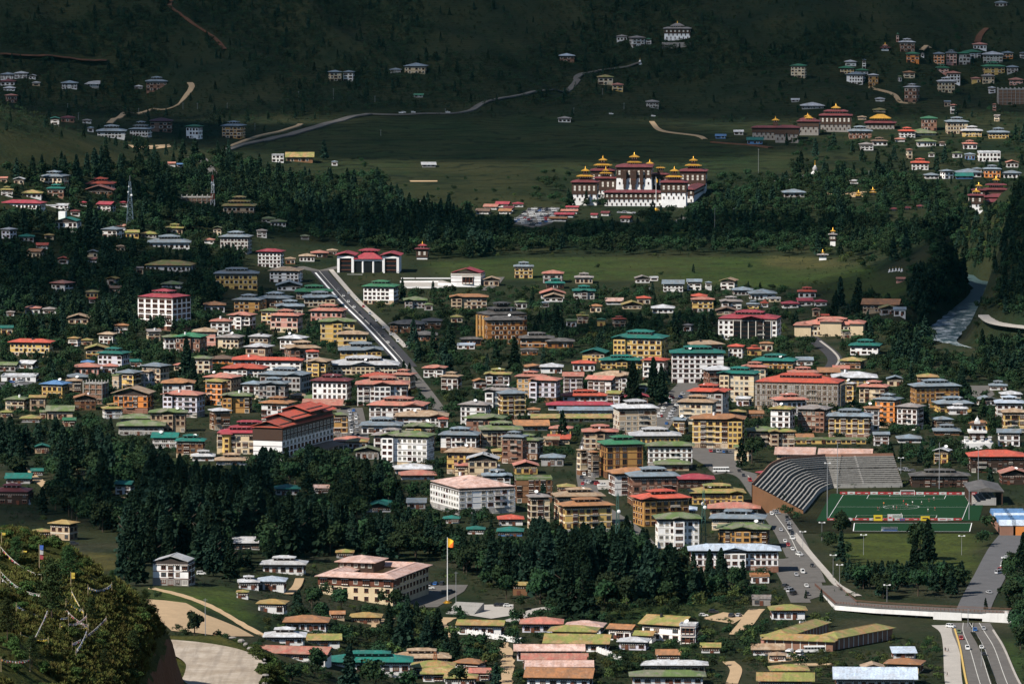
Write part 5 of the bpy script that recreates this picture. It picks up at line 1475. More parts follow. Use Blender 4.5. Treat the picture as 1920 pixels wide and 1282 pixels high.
landmark('shrine', 'small white shrine with pinkish tiered roof on the dark far slope', 'shrine', (1659, 98), [(1650, 1670, 90, 2, 7, [(1655, 1665, 86, 'pink')], dict(band=.25, wall='W', slits=False))], 'small white shrine')
landmark('gate', 'brown pagoda gate with two maroon roofs at the edge of the pines', 'gate', (791, 487), [(778, 806, 467, 3, 7, [(783, 800, 461, 'crim')], dict(band=.6, wall='W', roof='mar', slits=False))], 'pagoda gate')
for x, y, w, lab in ((1610, 372, 16, 'golden roofed shrine in the dry brown field'), (1637, 366, 13, 'smaller golden roofed shrine behind the dry brown field')):
    landmark('shrine', lab, 'shrine', (x, y), [(x-w/2, x+w/2, y-5, 1, 5, [(x-w/3, x+w/3, y-9, 'gold')], dict(band=.4, wall='c', roof='gold', slits=False))], lab[:20])
for x, y, lab in ((1676, 396, 'small maroon roofed shrine alone among river trees'), (1701, 394, 'small maroon roofed shrine between two others in the trees'), (1726, 391, 'small maroon roofed shrine nearest the wooded spur')):
    landmark('shrine', lab, 'shrine', (x, y), [(x-8, x+8, y-4, 1, 5, (), dict(band=.4, wall='k', slits=False))], lab[:20])
landmark('shrine', 'narrow white shrine tower with golden top in the river woods', 'shrine', (1562, 462), [(1553, 1571, 440, 1, 5, [(1557, 1567, 434, 'gold')], dict(band=.4, wall='W', roof='grey', slits=False))], 'narrow shrine tower')
landmark('shrine', 'little white shrine with gold spire at the edge of the bright field', 'shrine', (1543, 488), [(1532, 1554, 478, 1, 4, [(1534, 1540, 474, 'gold')], dict(band=.2, wall='W', roof='grey', slits=False))], 'little white shrine')
# --- chortens
def chorten(px, py, hpx, lab, dome='w', grey=False):
    a = G(px, py); s = FPX/a.y; h = hpx/s; r = empty('chorten', a); u = h/10
    mb = MB()
    for k in range(4): w = (3.0-k*.45)*u; mb.box(-w, w, -w, w, -2 if k == 0 else k*.55*u, (k+1)*.55*u)
    mb.build('stepped_base', WALL['W'], r)
    mb = MB(); mb.lathe(0, 0, [(1.3*u, 2.2*u), (1.75*u, 3.6*u), (1.7*u, 4.4*u), (1.0*u, 5.3*u), (.5*u, 5.6*u)], 14); mb.build('dome', WALL['g' if grey else 'W'], r, smooth=True)
    mb = MB(); mb.box(-.6*u, .6*u, -.6*u, .6*u, 5.5*u, 6.3*u); mb.build('harmika', WALL['W'], r)
    mb = MB(); mb.lathe(0, 0, [(.5*u, 6.3*u), (.12*u, 9.2*u), (.3*u, 9.3*u), (0, 10*u)], 10); mb.build('spire', M_GOLD, r)
    tag(r, lab, 'chorten'); return r
chorten(1528, 327, 27, 'white chorten with grey dome at the end of the meadow lane', grey=True)
for i, (x, y) in enumerate(((1668, 509), (1674, 508), (1680, 507), (1686, 507), (1691, 508))): tag(chorten(x, y+1, 9, f'tiny white chorten by the river, {["first","second","third","fourth","fifth"][i]} from the field'), group='row of riverside chortens')
chorten(1200, 120, 12, 'small white chorten at the bend of the hillside road')
chorten(53, 945, 18, 'white chorten beside the dark timber temple')
# tall tiered memorial chorten
_a = G(1832, 838); s = FPX/_a.y; r = empty('memorial_chorten', _a); q = lambda p: p/s*.86
mb = MB(); mb.box(-q(34), q(34), -q(30), q(30), -2, q(12)); mb.box(-q(27), q(27), -q(24), q(24), q(12), q(17)); mb.build('terrace', WALL['w'], r)
mb = MB(); mb.box(-q(16), q(16), -q(16), q(16), q(17), q(33)); mb.build('lower_storey', M_TIMBER, r)
mb = MB(); mb.box(-q(20), q(20), -q(20), q(20), q(33), q(38)); mb.build('gallery', WALL['w'], r)
mb = MB(); mb.box(-q(12), q(12), -q(12), q(12), q(38), q(49)); mb.build('upper_storey', WALL['w'], r)
mb = MB(); mb.box(-q(17), q(17), -q(17), q(17), q(49), q(52)); mb.build('roof_slab', M_TIMBER, r)
mb = MB(); mb.box(-q(6), q(6), -q(6), q(6), q(52), q(58)); mb.lathe(0, 0, [(q(5), q(58)), (q(4), q(62)), (q(1), q(65)), (0, q(70))], 10); mb.build('crown', WALL['w'], r)
for x in (-26, -9, 9, 26):
    mb = MB(); mb.box(q(x-3), q(x+3), -q(26), -q(20), q(17), q(24)); mb.box(q(x-4.5), q(x+4.5), -q(27.5), -q(18.5), q(24), q(25.5)); mb.build('corner_turret', WALL['w'], r)
for x in (-9, 9):
    link('window', WIN['plain'], r, (q(x), -q(16), q(20)), 0, (1.5, 1, 2)); link('window', WIN['plain'], r, (q(x*.6), -q(12), q(40)), 0, (1.3, 1, 1.6))
tag(r, 'tall white tiered memorial tower with galleries near the stadium', 'memorial'); FOOT.append(np.array([(_a.x-14, _a.y-14), (_a.x+14, _a.y-14), (_a.x+14, _a.y+14), (_a.x-14, _a.y+14)]))
BLD.append(dict(root=r, desc=r['label'], short='white memorial tower', cat='memorial', fixed=True, x0=1800, x1=1866, ye=790, mid=1832, s=s, hgt=18, c=(_a.x, _a.y), base=_a.z, W=18, D=18, th=0))
# ------------------------------------------------------------------ stadium
FL, FR, NR, NL = [G(*p) for p in ((1581, 928), (1822, 929), (1804, 974), (1552, 974))]
def bil(u, v):     # u across 0..1, v from the near end 0..1
    a = NL.lerp(NR, u); b_ = FL.lerp(FR, u); return a.lerp(b_, v)
m, nt, b = newmat('pitch_turf'); c = mixc(nt, noise(nt, .05, 3), (.012, .040, .020), (.017, .048, .023)); nt.links.new(c, b.inputs['Base Color']); b.inputs['Roughness'].default_value = 1; b.inputs['Specular IOR Level'].default_value = .0; M_TURF = m
ring = [NL+Vector((-6, -6, 0)), NR+Vector((8, -6, 0)), FR+Vector((8, 6, 0)), FL+Vector((-6, 6, 0))]
sheet('apron', [tuple(p)[:2] for p in (NL+Vector((-30, -60, 0)), NR+Vector((14, -60, 0)), FR+Vector((14, 20, 0)), FL+Vector((-26, 20, 0)))], M_GROUND, .12, 'grass apron round the football pitch', world=True)
pitch = sheet('football_pitch', [tuple(p)[:2] for p in ring], M_TURF, .2, 'dark green football pitch in the stadium', world=True)
def line(pts, w=.2, z=.27):
    mb = MB()
    for a, b_ in zip(pts[:-1], pts[1:]):
        d = (b_-a); d.z = 0; d.normalize(); n = Vector((-d.y, d.x, 0))*w/2; q = [Vector((p.x, p.y, Hs(p.x, p.y)+z)) for p in (a+n, a-n, b_-n, b_+n)]; mb.poly(q)
    mb.build('line_marking', M_WHITE, pitch)
line([bil(0, 0), bil(0, 1)]); line([bil(1, 0), bil(1, 1)]); line([bil(0, 0), bil(1, 0)]); line([bil(0, 1), bil(1, 1)]); line([bil(0, .5), bil(1, .5)])
line([bil(.5+.135*math.cos(t*.2618), .5+.087*math.sin(t*.2618)) for t in range(25)])
for v0, v1 in ((0, .157), (1, .843)): line([bil(.2, v0), bil(.2, v1), bil(.8, v1), bil(.8, v0)])
for v0, v1 in ((0, .05), (1, .95)): line([bil(.365, v0), bil(.365, v1), bil(.635, v1), bil(.635, v0)])
def goal(p, lab, sgn):
    r = empty('football_goal', (p.x, p.y, Hs(p.x, p.y)+.2)); mb = MB()
    for x in (-3.66, 3.66): mb.bar((x, 0, 0), (x, 0, 2.44), .22)
    mb.bar((-3.66, 0, 2.44), (3.66, 0, 2.44), .22); mb.build('goal_frame', M_WHITE, r)
    mb = MB()
    for k in range(16): x = -3.66+k*.488; mb.bar((x, 0, 2.4), (x, sgn*1.8, 0), .05)
    for k in range(5): t = k/4; mb.bar((-3.66, sgn*1.8*t, 2.4*(1-t)), (3.66, sgn*1.8*t, 2.4*(1-t)), .05)
    mb.build('net', M_WHITE, r); tag(r, lab, 'goal')
goal(bil(.5, 1), 'white football goal at the far end of the pitch', 1); goal(bil(.5, 0), 'white football goal at the near end of the pitch', -1)
M_BRED = plain('board_red', (.34, .035, .04)); M_BWHT = plain('board_white', (.50, .50, .49)); M_BYEL = plain('board_yellow', (.62, .46, .03)); M_BBLU = plain('board_blue', (.03, .08, .22))
def boards(a, b_, n, seq, lab, h=1.15):
    r = empty('perimeter_boards', a); d = b_-a; rz = math.atan2(d.y, d.x); r.rotation_euler = (0, 0, rz); L = d.length/n
    for k in range(n):
        mt = seq[k % len(seq)]; mb = MB(); mb.box(k*L+.06, (k+1)*L-.06, -.08, .08, .1, h, 0); mb.box(k*L+L*.3, k*L+L*.7, -.11, -.08, h*.4, h*.65, 1); mb.build('board', [mt, M_BRED if mt is M_BWHT else M_BWHT], r)
    tag(r, lab, 'advertising boards')
boards(bil(-.03, 1.03), bil(1.04, 1.03), 18, [M_BRED, M_BWHT, M_BRED], 'red and white advertising boards behind the far goal', 1.5)
boards(bil(0, -.035), bil(1.0, -.035), 16, [M_BRED, M_BRED, M_BWHT], 'red and white advertising boards behind the near goal', 1.3)
for i, (u, w, h, mt, lab) in enumerate(((.38, 4.5, 3.2, M_BYEL, 'tall yellow banner behind the near goal'), (.47, 2.6, 3.2, M_BWHT, 'narrow white banner beside the tall yellow banner'), (.56, 2.6, 1.6, M_BBLU, 'small dark blue banner near the white banner'), (.73, 4.6, 2.6, M_BYEL, 'yellow banner by the tall eucalyptus'), (.15, 4.2, 1.8, M_BWHT, 'white banner near the pitch corner'), (.86, 5.0, 1.7, M_BWHT, 'long white banner near the far touchline'))):
    p = bil(u, -.06); z = Hs(p.x, p.y); mb = MB(); mb.box(-w/2, w/2, -.05, .05, .3, h, 0); mb.box(-w*.3, w*.3, -.08, -.05, h*.45, h*.7, 1); mb.bar((-w/2, 0, 0), (-w/2, 0, h), .12, 1); mb.bar((w/2, 0, 0), (w/2, 0, h), .12, 1)
    tag(mb.build('banner', [mt, M_BRED if mt is not M_BYEL else M_TIMBER], None, (p.x, p.y, z)), lab, 'banner')
# practice strip and dugout
q = [G(*p) for p in ((1602, 981), (1822, 981), (1818, 997), (1600, 996))]
pit2 = sheet('training_pitch', [tuple(p)[:2] for p in q], M_TURF, .2, 'narrow training pitch in front of the stadium pitch', world=True)
for a, b_ in zip(q, q[1:]+q[:1]):
    mb = MB(); d = (b_-a).normalized(); n = Vector((-d.y, d.x, 0))*.2; mb.poly([Vector((p.x, p.y, Hs(p.x, p.y)+.28)) for p in (a+n, a-n, b_-n, b_+n)]); mb.build('line_marking', M_WHITE, pit2)
p = G(1668, 996); r = empty('dugout', p); mb = MB()
for k in range(6):
    t0, t1 = k*.26, (k+1)*.26; mb.raw([(-4, 2.2*math.cos(t)-1, 2.3*math.sin(t)+.2) for t in (t0, t1)]+[(4, 2.2*math.cos(t)-1, 2.3*math.sin(t)+.2) for t in (t1, t0)], [(0, 1, 2, 3)])
mb.build('shelter', M_WHITE, r); mb = MB(); mb.box(-3.8, 3.8, 0, .5, .2, .7); mb.build('bench', M_BBLU, r); tag(r, 'white curved dugout shelter on the training pitch', 'dugout')
# stand
A_, B_, C_ = G(1506, 963), G(1546, 915), G(1692, 913)
st = empty('stadium_stand', B_); path = smooth_pts([tuple(A_)[:2], tuple(A_.lerp(B_, .45))[:2], tuple(A_.lerp(B_, .80))[:2], (B_.x+3.5, B_.y-2.5+3), tuple(B_.lerp(C_, .16))[:2], tuple(B_.lerp(C_, .5))[:2], tuple(C_)[:2]], 4.0)
dd = np.gradient(path, axis=0); dd /= np.hypot(dd[:, 0], dd[:, 1])[:, None]; nn = np.stack([-dd[:, 1], dd[:, 0]], 1)
m, nt, b = newmat('weathered_concrete_steps'); v = noise(nt, .5, 5, rough=.75); c = mixc(nt, ramp(nt, v, .4, .62), (.030, .029, .027), (.13, .125, .115)); nt.links.new(c, b.inputs['Base Color']); b.inputs['Roughness'].default_value = .95; M_STEP = m
NT = 14; RUN, RISE = 1.85, .86
def stripmesh(off0, z0, off1, z1, mb):
    a = path+nn*off0; c_ = path+nn*off1; n = len(path)
    mb.raw([(a[i, 0]-B_.x, a[i, 1]-B_.y, z0) for i in range(n)]+[(c_[i, 0]-B_.x, c_[i, 1]-B_.y, z1) for i in range(n)], [(i, i+1, n+i+1, n+i) for i in range(n-1)])
M_BENCH = wallmat('pale_bench_concrete', (.33, .32, .295), .8)
for k in range(NT):
    mb = MB(); z = 2.0+k*RISE+(.5 if k > 7 else 0); stripmesh(k*RUN, z-RISE-(.5 if k == 8 else 0), k*RUN, z, mb); stripmesh(k*RUN, z, (k+1)*RUN, z, mb); tr_ = mb.build('tier', M_STEP, st)
    mb = MB(); stripmesh((k+.08)*RUN, z+.02, (k+.08)*RUN, z+.42, mb); stripmesh((k+.08)*RUN, z+.42, (k+.46)*RUN, z+.42, mb); stripmesh((k+.46)*RUN, z+.42, (k+.46)*RUN, z+.02, mb); mb.build('bench', M_BENCH, tr_)
zt_ = 2.0+NT*RISE+.5
mb = MB(); stripmesh(NT*RUN, -3, NT*RUN, zt_+.9, mb); stripmesh(NT*RUN, zt_+.9, NT*RUN+.4, zt_+.9, mb); stripmesh(NT*RUN+.4, zt_+.9, NT*RUN+.4, -3, mb); mb.build('back_wall', WALL['k'], st)
mb = MB(); stripmesh(-.05, -2, -.05, 1.9, mb); mb.build('front_wall', M_CONC, st)
for i in (0, len(path)-1):
    mb = MB(); p0 = path[i]; p1 = path[i]+nn[i]*NT*RUN; mb.raw([(p0[0]-B_.x, p0[1]-B_.y, -3), (p1[0]-B_.x, p1[1]-B_.y, -3), (p1[0]-B_.x, p1[1]-B_.y, zt_), (p0[0]-B_.x, p0[1]-B_.y, 1.6)], [(0, 1, 2, 3)]); mb.build('end_wall', WALL['b'], st)
for i in range(6, len(path)-3, 7):
    mb = MB(); p0 = path[i]; t = dd[i]; n = nn[i]
    for k in range(NT):
        z = 2.0+k*RISE+(.5 if k > 7 else 0); a = p0+n*k*RUN; c_ = a+n*RUN; mb.raw([(x[0]-B_.x+t[0]*w, x[1]-B_.y+t[1]*w, z+.46) for x, w in ((a, -.6), (a, .6), (c_, .6), (c_, -.6))]+[(a[0]-B_.x+t[0]*w, a[1]-B_.y+t[1]*w, z-.2) for w in (-.6, .6)], [(0, 1, 2, 3), (4, 5, 1, 0)])
    mb.build('aisle', M_CONC, st)
tag(st, 'weathered concrete stadium stand curving round the pitch corner', 'stand')
outer = path+nn*(NT*RUN+2); SHEETS.append([tuple(p) for p in path]+[tuple(p) for p in outer[::-1]])
for px, py, n_, lab in ((1570, 950, 0, 'a'),):
    pass
# floodlight and lamp masts
M_POLE = plain('grey_pole', (.30, .31, .32), .6, .3)
def mast(px, py, hpx, lab, heads=2, name='floodlight_mast', r0=.22):
    a = G(px, py); s = FPX/a.y; h = hpx/s; r = empty(name, a); mb = MB(); mb.cyl(0, 0, -1, h, r0, r0*.55, 8); mb.build('pole', M_POLE, r)
    mb = MB()
    if heads: mb.bar((-1.4, 0, h), (1.4, 0, h), .14); [mb.box(x-.4, x+.4, -.45, .15, h-.1, h+.4) for x in ((-1.2, 1.2) if heads == 2 else (-1.4, 0, 1.4))]
    if mb.v: mb.build('lamp_head', M_WHITE, r)
    tag(r, lab, 'mast'); return r
mast(1551, 972, 105, 'tall mast at the near corner of the stand', 2); mast(1570, 925, 95, 'tall mast before the far stand section', 0); mast(1761, 916, 88, 'tall mast on a stone base behind the far goal', 0); mast(1817, 974, 62, 'tall mast at the near touchline corner', 0); mast(1834, 925, 85, 'tall mast beside the dark slate pavilion', 2)
for x, y, h, lab in ((1619, 1040, 38, 'lamp mast on the lawn by the pitch edge'), (1803, 1040, 36, 'lamp mast on the lawn below the touchline'), (1689, 888, 30, 'twin headed lamp behind the concrete stand'), (1574, 1100, 42, 'lamp post on the bend of the bridge road'), (1562, 1080, 40, 'lamp post beside the slip road trees'), (1541, 1015, 36, 'lamp post below the stadium stand'), (1505, 1030, 34, 'lamp post on the stadium road'), (1663, 1128, 32, 'lamp post on the bridge approach')): mast(x, y, h, lab, 2, 'street_lamp', .12)
# ------------------------------------------------------------------ bridge over the expressway
def deckpt(px, py, Y): return at_y(px, py, Y)
_q = G(1528, 1098); dk = [Vector((_q.x, _q.y, _q.z+.35)), deckpt(1566, 1131, 2562), deckpt(1640, 1137, 2545), deckpt(1750, 1143, 2532), deckpt(1890, 1149, 2521), deckpt(1990, 1152, 2510)]
br = empty('bridge', dk[3]); o0 = dk[3].copy()
def sweep(name, mat, offs, n=10, par=br):
    """sweep a cross-section polygon [(across, up)...] along the deck line"""
    pts = []
    for a, b_ in zip(dk[:-1], dk[1:]): pts += [a.lerp(b_, k/n) for k in range(n)]
    pts.append(dk[-1]); mb = MB(); m_ = len(offs); vs = []
    for i, p in enumerate(pts):
        t = (pts[min(i+1, len(pts)-1)]-pts[max(i-1, 0)]); t.z = 0; t.normalize(); nr = Vector((-t.y, t.x, 0))
        vs += [p-o0+nr*a+Vector((0, 0, u)) for a, u in offs]
    mb.raw(vs, [(i*m_+j, i*m_+(j+1) % m_, (i+1)*m_+(j+1) % m_, (i+1)*m_+j) for i in range(len(pts)-1) for j in range(m_)]); return mb.build(name, mat, par)
sweep('girder', WALL['w'], [(-.0, -.15), (0, -2.8), (.6, -3.0), (9.4, -3.0), (10, -2.8), (10, -.15)])
sweep('deck', M_ASPH2, [(-.3, -.1), (-.3, -.5), (10.3, -.5), (10.3, -.1)])
for off in (0, 9.8): sweep('railing', plain('brown_rail', (.16, .085, .06)), [(off, .95), (off, .8), (off+.12, .8), (off+.12, .95)]); sweep('railing', plain('brown_rail_low', (.16, .085, .06)), [(off, .5), (off, .38), (off+.12, .38), (off+.12, .5)])
mb = MB()
for a, b_ in zip(dk[:-1], dk[1:]):
    n = int((b_-a).length/1.6)
    for k in range(n): p = a.lerp(b_, k/n)-o0; mb.box(p.x-.12, p.x+.12, p.y-.05, p.y+.17, p.z-.1, p.z+1.0)
tag(mb.build('rail_post', plain('rail_posts', (.14, .075, .055)), br), kind='stuff')
def abut(px0, px1, nm):
    def at(px):
        for a, b_ in zip(dk[:-1], dk[1:]):
            pa, pb = proj(a)[0], proj(b_)[0]
            if pa <= px <= pb: return a.lerp(b_, (px-pa)/(pb-pa))
        return dk[-1]
    a, b_ = at(px0)-o0, at(px1)-o0; mb = MB(); lo = -12
    mb.raw([(a.x, a.y-.15, lo), (b_.x, b_.y-.15, lo), (b_.x+.5, b_.y+10, lo), (a.x+.5, a.y+10, lo), (a.x, a.y-.15, a.z-.3), (b_.x, b_.y-.15, b_.z-.3), (b_.x+.5, b_.y+10, b_.z-.3), (a.x+.5, a.y+10, a.z-.3)], [(4,5,6,7),(0,1,5,4),(1,2,6,5),(2,3,7,6),(3,0,4,7)]); mb.build(nm, WALL['w'], br)
abut(1750, 1803, 'abutment'); abut(1842, 1990, 'abutment')
for px in (1590, 1622, 1655, 1688, 1720):
    for a, b_ in zip(dk[:-1], dk[1:]):
        pa, pb = proj(a)[0], proj(b_)[0]
        if pa <= px < pb: p = a.lerp(b_, (px-pa)/(pb-pa))-o0; mb = MB(); mb.box(p.x-.5, p.x+.5, p.y+3, p.y+7, -14, p.z-2.9); mb.build('pier', M_CONC, br)
tag(br, 'white road bridge with brown railing crossing above the expressway', 'bridge'); SHEETS.append([(dk[0].x, dk[0].y-2), (dk[-1].x, dk[-1].y-2), (dk[-1].x, dk[-1].y+14), (dk[0].x, dk[0].y+14)])
# ------------------------------------------------------------------ horseshoe shed
us = empty('horseshoe_shed', G(1500, 1222)); u0 = us.location.copy()
def wing(p0, p1, wd, h, rm, wm, root, base, nm=''):
    d = Vector((p1.x-p0.x, p1.y-p0.y, 0)); L = d.length; rz = math.atan2(d.y, d.x); mid = (p0+p1)/2
    mb = MB(); mb.box(-L/2, L/2, -wd/2, wd/2, -4, h); o1 = mb.build('wall', wm, root, (mid.x-base.x, mid.y-base.y, 0), rz)
    mb = MB()
    for i in range(int(L/3.6)): x = -L/2+1+i*3.6; mb.box(x, x+.35, -wd/2-.18, wd/2+.18, -2, h-.05)
    mb.build('pilaster', M_TRIM, root, (mid.x-base.x, mid.y-base.y, 0), rz)
    mb = MB(); hip_geo(mb, -L/2-1.2, L/2+1.2, -wd/2-1.2, wd/2+1.2, h+.05, .32); mb.build('roof', rm, root, (mid.x-base.x, mid.y-base.y, 0), rz); FOOT.append(np.array([(p0.x-3, p0.y-3), (p1.x+3, p1.y-3), (p1.x+3, p1.y+8), (p0.x-3, p0.y+8)]))
f0, f1, l1, r1 = G(1438, 1213), G(1566, 1218), G(1535, 1185), G(1655, 1196)
wing(f0, f1, 9, 4.0, ROOF['moss'], WALL['k'], us, u0); wing(f0+Vector((4.5, 4.5, 0)), l1, 9, 4.3, ROOF['moss'], WALL['k'], us, u0); wing(f1+Vector((-3, 4.5, 0)), r1, 10, 4.6, ROOF['moss'], WALL['k'], us, u0)
tag(us, 'horseshoe shaped brick shed with mossy olive roofs round a yard', 'shed'); SHEETS.append([tuple(p)[:2] for p in (f0, f1, r1, l1)])
BLD.append(dict(root=us, desc=us['label'], short='horseshoe shed', cat='shed', fixed=True, x0=1425, x1=1668, ye=1195, mid=1545, s=4.4, hgt=5, c=tuple(((f0+r1)/2)[:2]), base=0, W=50, D=40, th=0))
# ------------------------------------------------------------------ market halls (ridge and valley blue roofs)
for i, (x0, x1, y0, lab) in enumerate(((1876, 1904, 1004, 'blue zigzag roofed market hall beside the street trees'), (1900, 1935, 1004, 'blue zigzag roofed market hall with orange front'))):
    a = G(x0, y0); b_ = G(x1, y0); r = empty('market_hall', a); W = b_.x-a.x; h = 5.0
    mb = MB(); mb.box(0, W, 0, 60, 0, h); mb.build('wall', WALL['k' if i == 0 else 'o'], r)
    for k in range(6):
        mb = MB(); y = k*10; mb.raw([(-.5, y-.3, h), (W+.5, y-.3, h), (W+.5, y+5, h+2.4), (-.5, y+5, h+2.4), (W+.5, y+10, h), (-.5, y+10, h)], [(0, 1, 2, 3), (3, 2, 4, 5)]); mb.raw([(-.5, y, h), (-.5, y+10, h), (-.5, y+5, h+2.4)], [(0, 1, 2)])
        mb.build('roof_bay', ROOF['blue' if k % 3 else 'lblue'], r)
    tag(r, lab, 'market hall'); FOOT.append(np.array([(a.x-3, a.y-3), (b_.x+3, a.y-3), (b_.x+3, a.y+63), (a.x-3, a.y+63)]))
# grandstand roof by the right touchline
a = G(1850, 948); r = empty('covered_stand', a); mb = MB(); mb.box(-9, 9, 0, 40, 7.2, 7.5); mb.raw([(-9, 0, 7.5), (9, 0, 7.5), (9, 40, 7.5), (-9, 40, 7.5), (0, 0, 9.5), (0, 40, 9.5)], [(0, 1, 4), (1, 2, 5, 4), (2, 3, 5), (3, 0, 4, 5)]); mb.build('roof', ROOF['dks'], r)
mb = MB()
for x in (-8, 8):
    for k in range(6): mb.box(x-.3, x+.3, k*7.6+.5, k*7.6+1.1, -1, 7.2)
mb.build('column', M_TIMBER, r)
mb = MB()
for k in range(5): mb.box(-8+k*2.6, -5.4+k*2.6, 2, 38, 0, .8+k*.8)
mb.build('seating', M_CONC, r); tag(r, 'dark roofed covered stand along the touchline', 'stand'); FOOT.append(np.array([(a.x-11, a.y-2), (a.x+11, a.y-2), (a.x+11, a.y+42), (a.x-11, a.y+42)]))
# ------------------------------------------------------------------ lattice towers and flag
def lattice(px, py, hpx, wpx, mats, lab, dishes=0):
    a = G(px, py); s = FPX/a.y; h = hpx/s; w0 = wpx/s/2; r = empty('lattice_tower', a); n = max(6, int(h/4.5)); W_ = lambda z: w0*(1-z/h*.78)
    parts = [MB() for _ in mats]
    for k in range(n):
        z0, z1 = h*k/n, h*(k+1)/n; mb = parts[(k*len(mats)*2//n) % len(mats)]; c0 = [(x*W_(z0), y*W_(z0), z0) for x, y in ((-1,-1),(1,-1),(1,1),(-1,1))]; c1 = [(x*W_(z1), y*W_(z1), z1) for x, y in ((-1,-1),(1,-1),(1,1),(-1,1))]
        for i in range(4): mb.bar(c0[i], c1[i], .22); mb.bar(c0[i], c1[(i+1) % 4], .11); mb.bar(c0[(i+1) % 4], c1[i], .11); mb.bar(c0[i], c0[(i+1) % 4], .11)
    for mb, m_ in zip(parts, mats): mb.build('lattice', m_, r)
    for k in range(dishes):
        mb = MB(); z = h*(.72+.06*k); mb.lathe(0, 0, [(.9, 0), (.7, .25), (0, .4)], 10); o = mb.build('antenna_dish', M_WHITE, r, ((-1)**k*W_(z), -W_(z)-.3, z)); o.rotation_euler = (R(90), 0, R(40*k))
    mb = MB(); mb.bar((0, 0, h), (0, 0, h*1.12), .2); mb.build('lightning_rod', M_POLE, r); tag(r, lab, 'tower')
M_RW = plain('red_tower_paint', (.42, .08, .06)); M_BG = plain('blue_grey_steel', (.20, .27, .32), .5, .4); M_GS = plain('green_steel', (.05, .12, .10), .6, .2)
lattice(244, 432, 92, 14, [M_BG], 'blue grey lattice telecom tower beside the cypress trees', 4); lattice(399, 396, 68, 9, [M_WHITE, M_RW], 'red and white lattice telecom tower by the timber frame', 3)
lattice(1319, 1030, 112, 11, [M_GS], 'dark green lattice tower before the white mossy-roofed block', 3); lattice(1158, 1045, 122, 10, [M_GS], 'thin dark lattice tower rising from the park trees', 1)
lattice(816, 1262, 42, 14, [plain('rust_steel', (.25, .09, .04))], 'short rusty steel lattice tower among mossy roofs', 0)
a = G(839, 1130); s = FPX/a.y; h = 125/s; r = empty('flagpole', a); mb = MB(); mb.cyl(0, 0, -1, h, .24, .12, 8); mb.build('pole', M_WHITE, r)
mb = MB(); mb.lathe(0, 0, [(2.2, -.5), (2.0, .5), (1.2, .6), (1.1, 1.1), (0, 1.2)], 12); mb.build('plinth', M_GOLD, r)
mb = MB(); nx_, nz_ = 8, 6; fw, fh = 2.5, 4.2
for tri in (0, 1):
    vs = []; fs = []
    for i in range(nx_+1):
        for j in range(nz_+1):
            u = i/nx_; v = j/nz_; vs.append((.2+u*fw, .5*math.sin(u*5+v)*u, h-.3-v*fh*(.75+.25*(1-u))-u*1.2))
    for i in range(nx_):
        for j in range(nz_):
            upper = (j/nz_ < 1-i/nx_)
            if upper == (tri == 0): q_ = i*(nz_+1)+j; fs.append((q_, q_+1, q_+nz_+2, q_+nz_+1))
    mb.raw(vs, fs, tri)
mb.build('flag', [plain('flag_yellow', (.85, .50, .03)), plain('flag_orange', (.80, .16, .02))], r); tag(r, 'tall white flagpole flying a yellow and orange flag', 'flagpole')
a = G(*Z6(1140, 750)); r = empty('flagpole', a); mb = MB(); mb.cyl(0, 0, -1, 29, .3, .15, 8); mb.build('pole', M_WHITE, r); mb = MB(); mb.lathe(0, 0, [(3.2, -.5), (3, .9), (2, 1.2), (1.6, 2.2), (0, 2.4)], 12); mb.build('plinth', M_GOLD, r); mb = MB(); mb.poly([(.2, 0, 28), (1.6, .3, 26.4), (1.2, -.2, 24), (.2, 0, 24.4)]); mb.build('flag', plain('gold_flag', (.8, .42, .03)), r); tag(r, 'white flagpole on a golden plinth before the fortress', 'flagpole')
for i, (x, y, h_) in enumerate(((1340, 440, 50), (1376, 425, 35), (1422, 325, 46), (1629, 340, 20), (478, 245, 14), (625, 188, 22), (560, 185, 14), (703, 192, 12), (714, 255, 12), (835, 214, 10), (1076, 212, 10), (127, 210, 16), (147, 225, 14), (260, 215, 12), (343, 205, 12), (370, 205, 12), (426, 205, 12), (1170, 205, 12), (1130, 180, 14), (160, 800, 20), (385, 1190, 70), (855, 1130, 60), (598, 600, 24), (1218, 560, 22), (1840, 1250, 45), (1815, 1175, 35))):
    a = G(x, y); mb = MB(); hh = h_/(FPX/a.y); mb.cyl(0, 0, -1, hh, .16, .10, 6); mb.bar((-.9, 0, hh-.6), (.9, 0, hh-.6), .12); tag(mb.build('utility_pole', M_POLE, None, a), None, 'pole', 'utility poles across the valley')
POLES_AT = [o for o in bpy.data.objects if o.name.startswith('utility_pole')]
# satellite dishes on the white hotel roof
_h = [b_ for b_ in BLD if abs(b_['x0']-711) < 3 and b_['desc'].startswith('four-storey')]
for b_ in _h[:1]:
    for k, x in enumerate((-.30, -.16, .05, .12)):
        mb = MB(); mb.lathe(0, 0, [(0, 0), (1.0, .18), (1.9, .6), (1.95, .62), (1.0, .25), (0, .08)], 14); mb.bar((0, 0, -2.0), (0, 0, 0), .2); o = mb.build('satellite_dish', M_WHITE, b_['root'], (b_['W']*x, -b_['D']*.12, b_['hgt']+3.4)); o.rotation_euler = (R(35), 0, R(20*(k-1)))

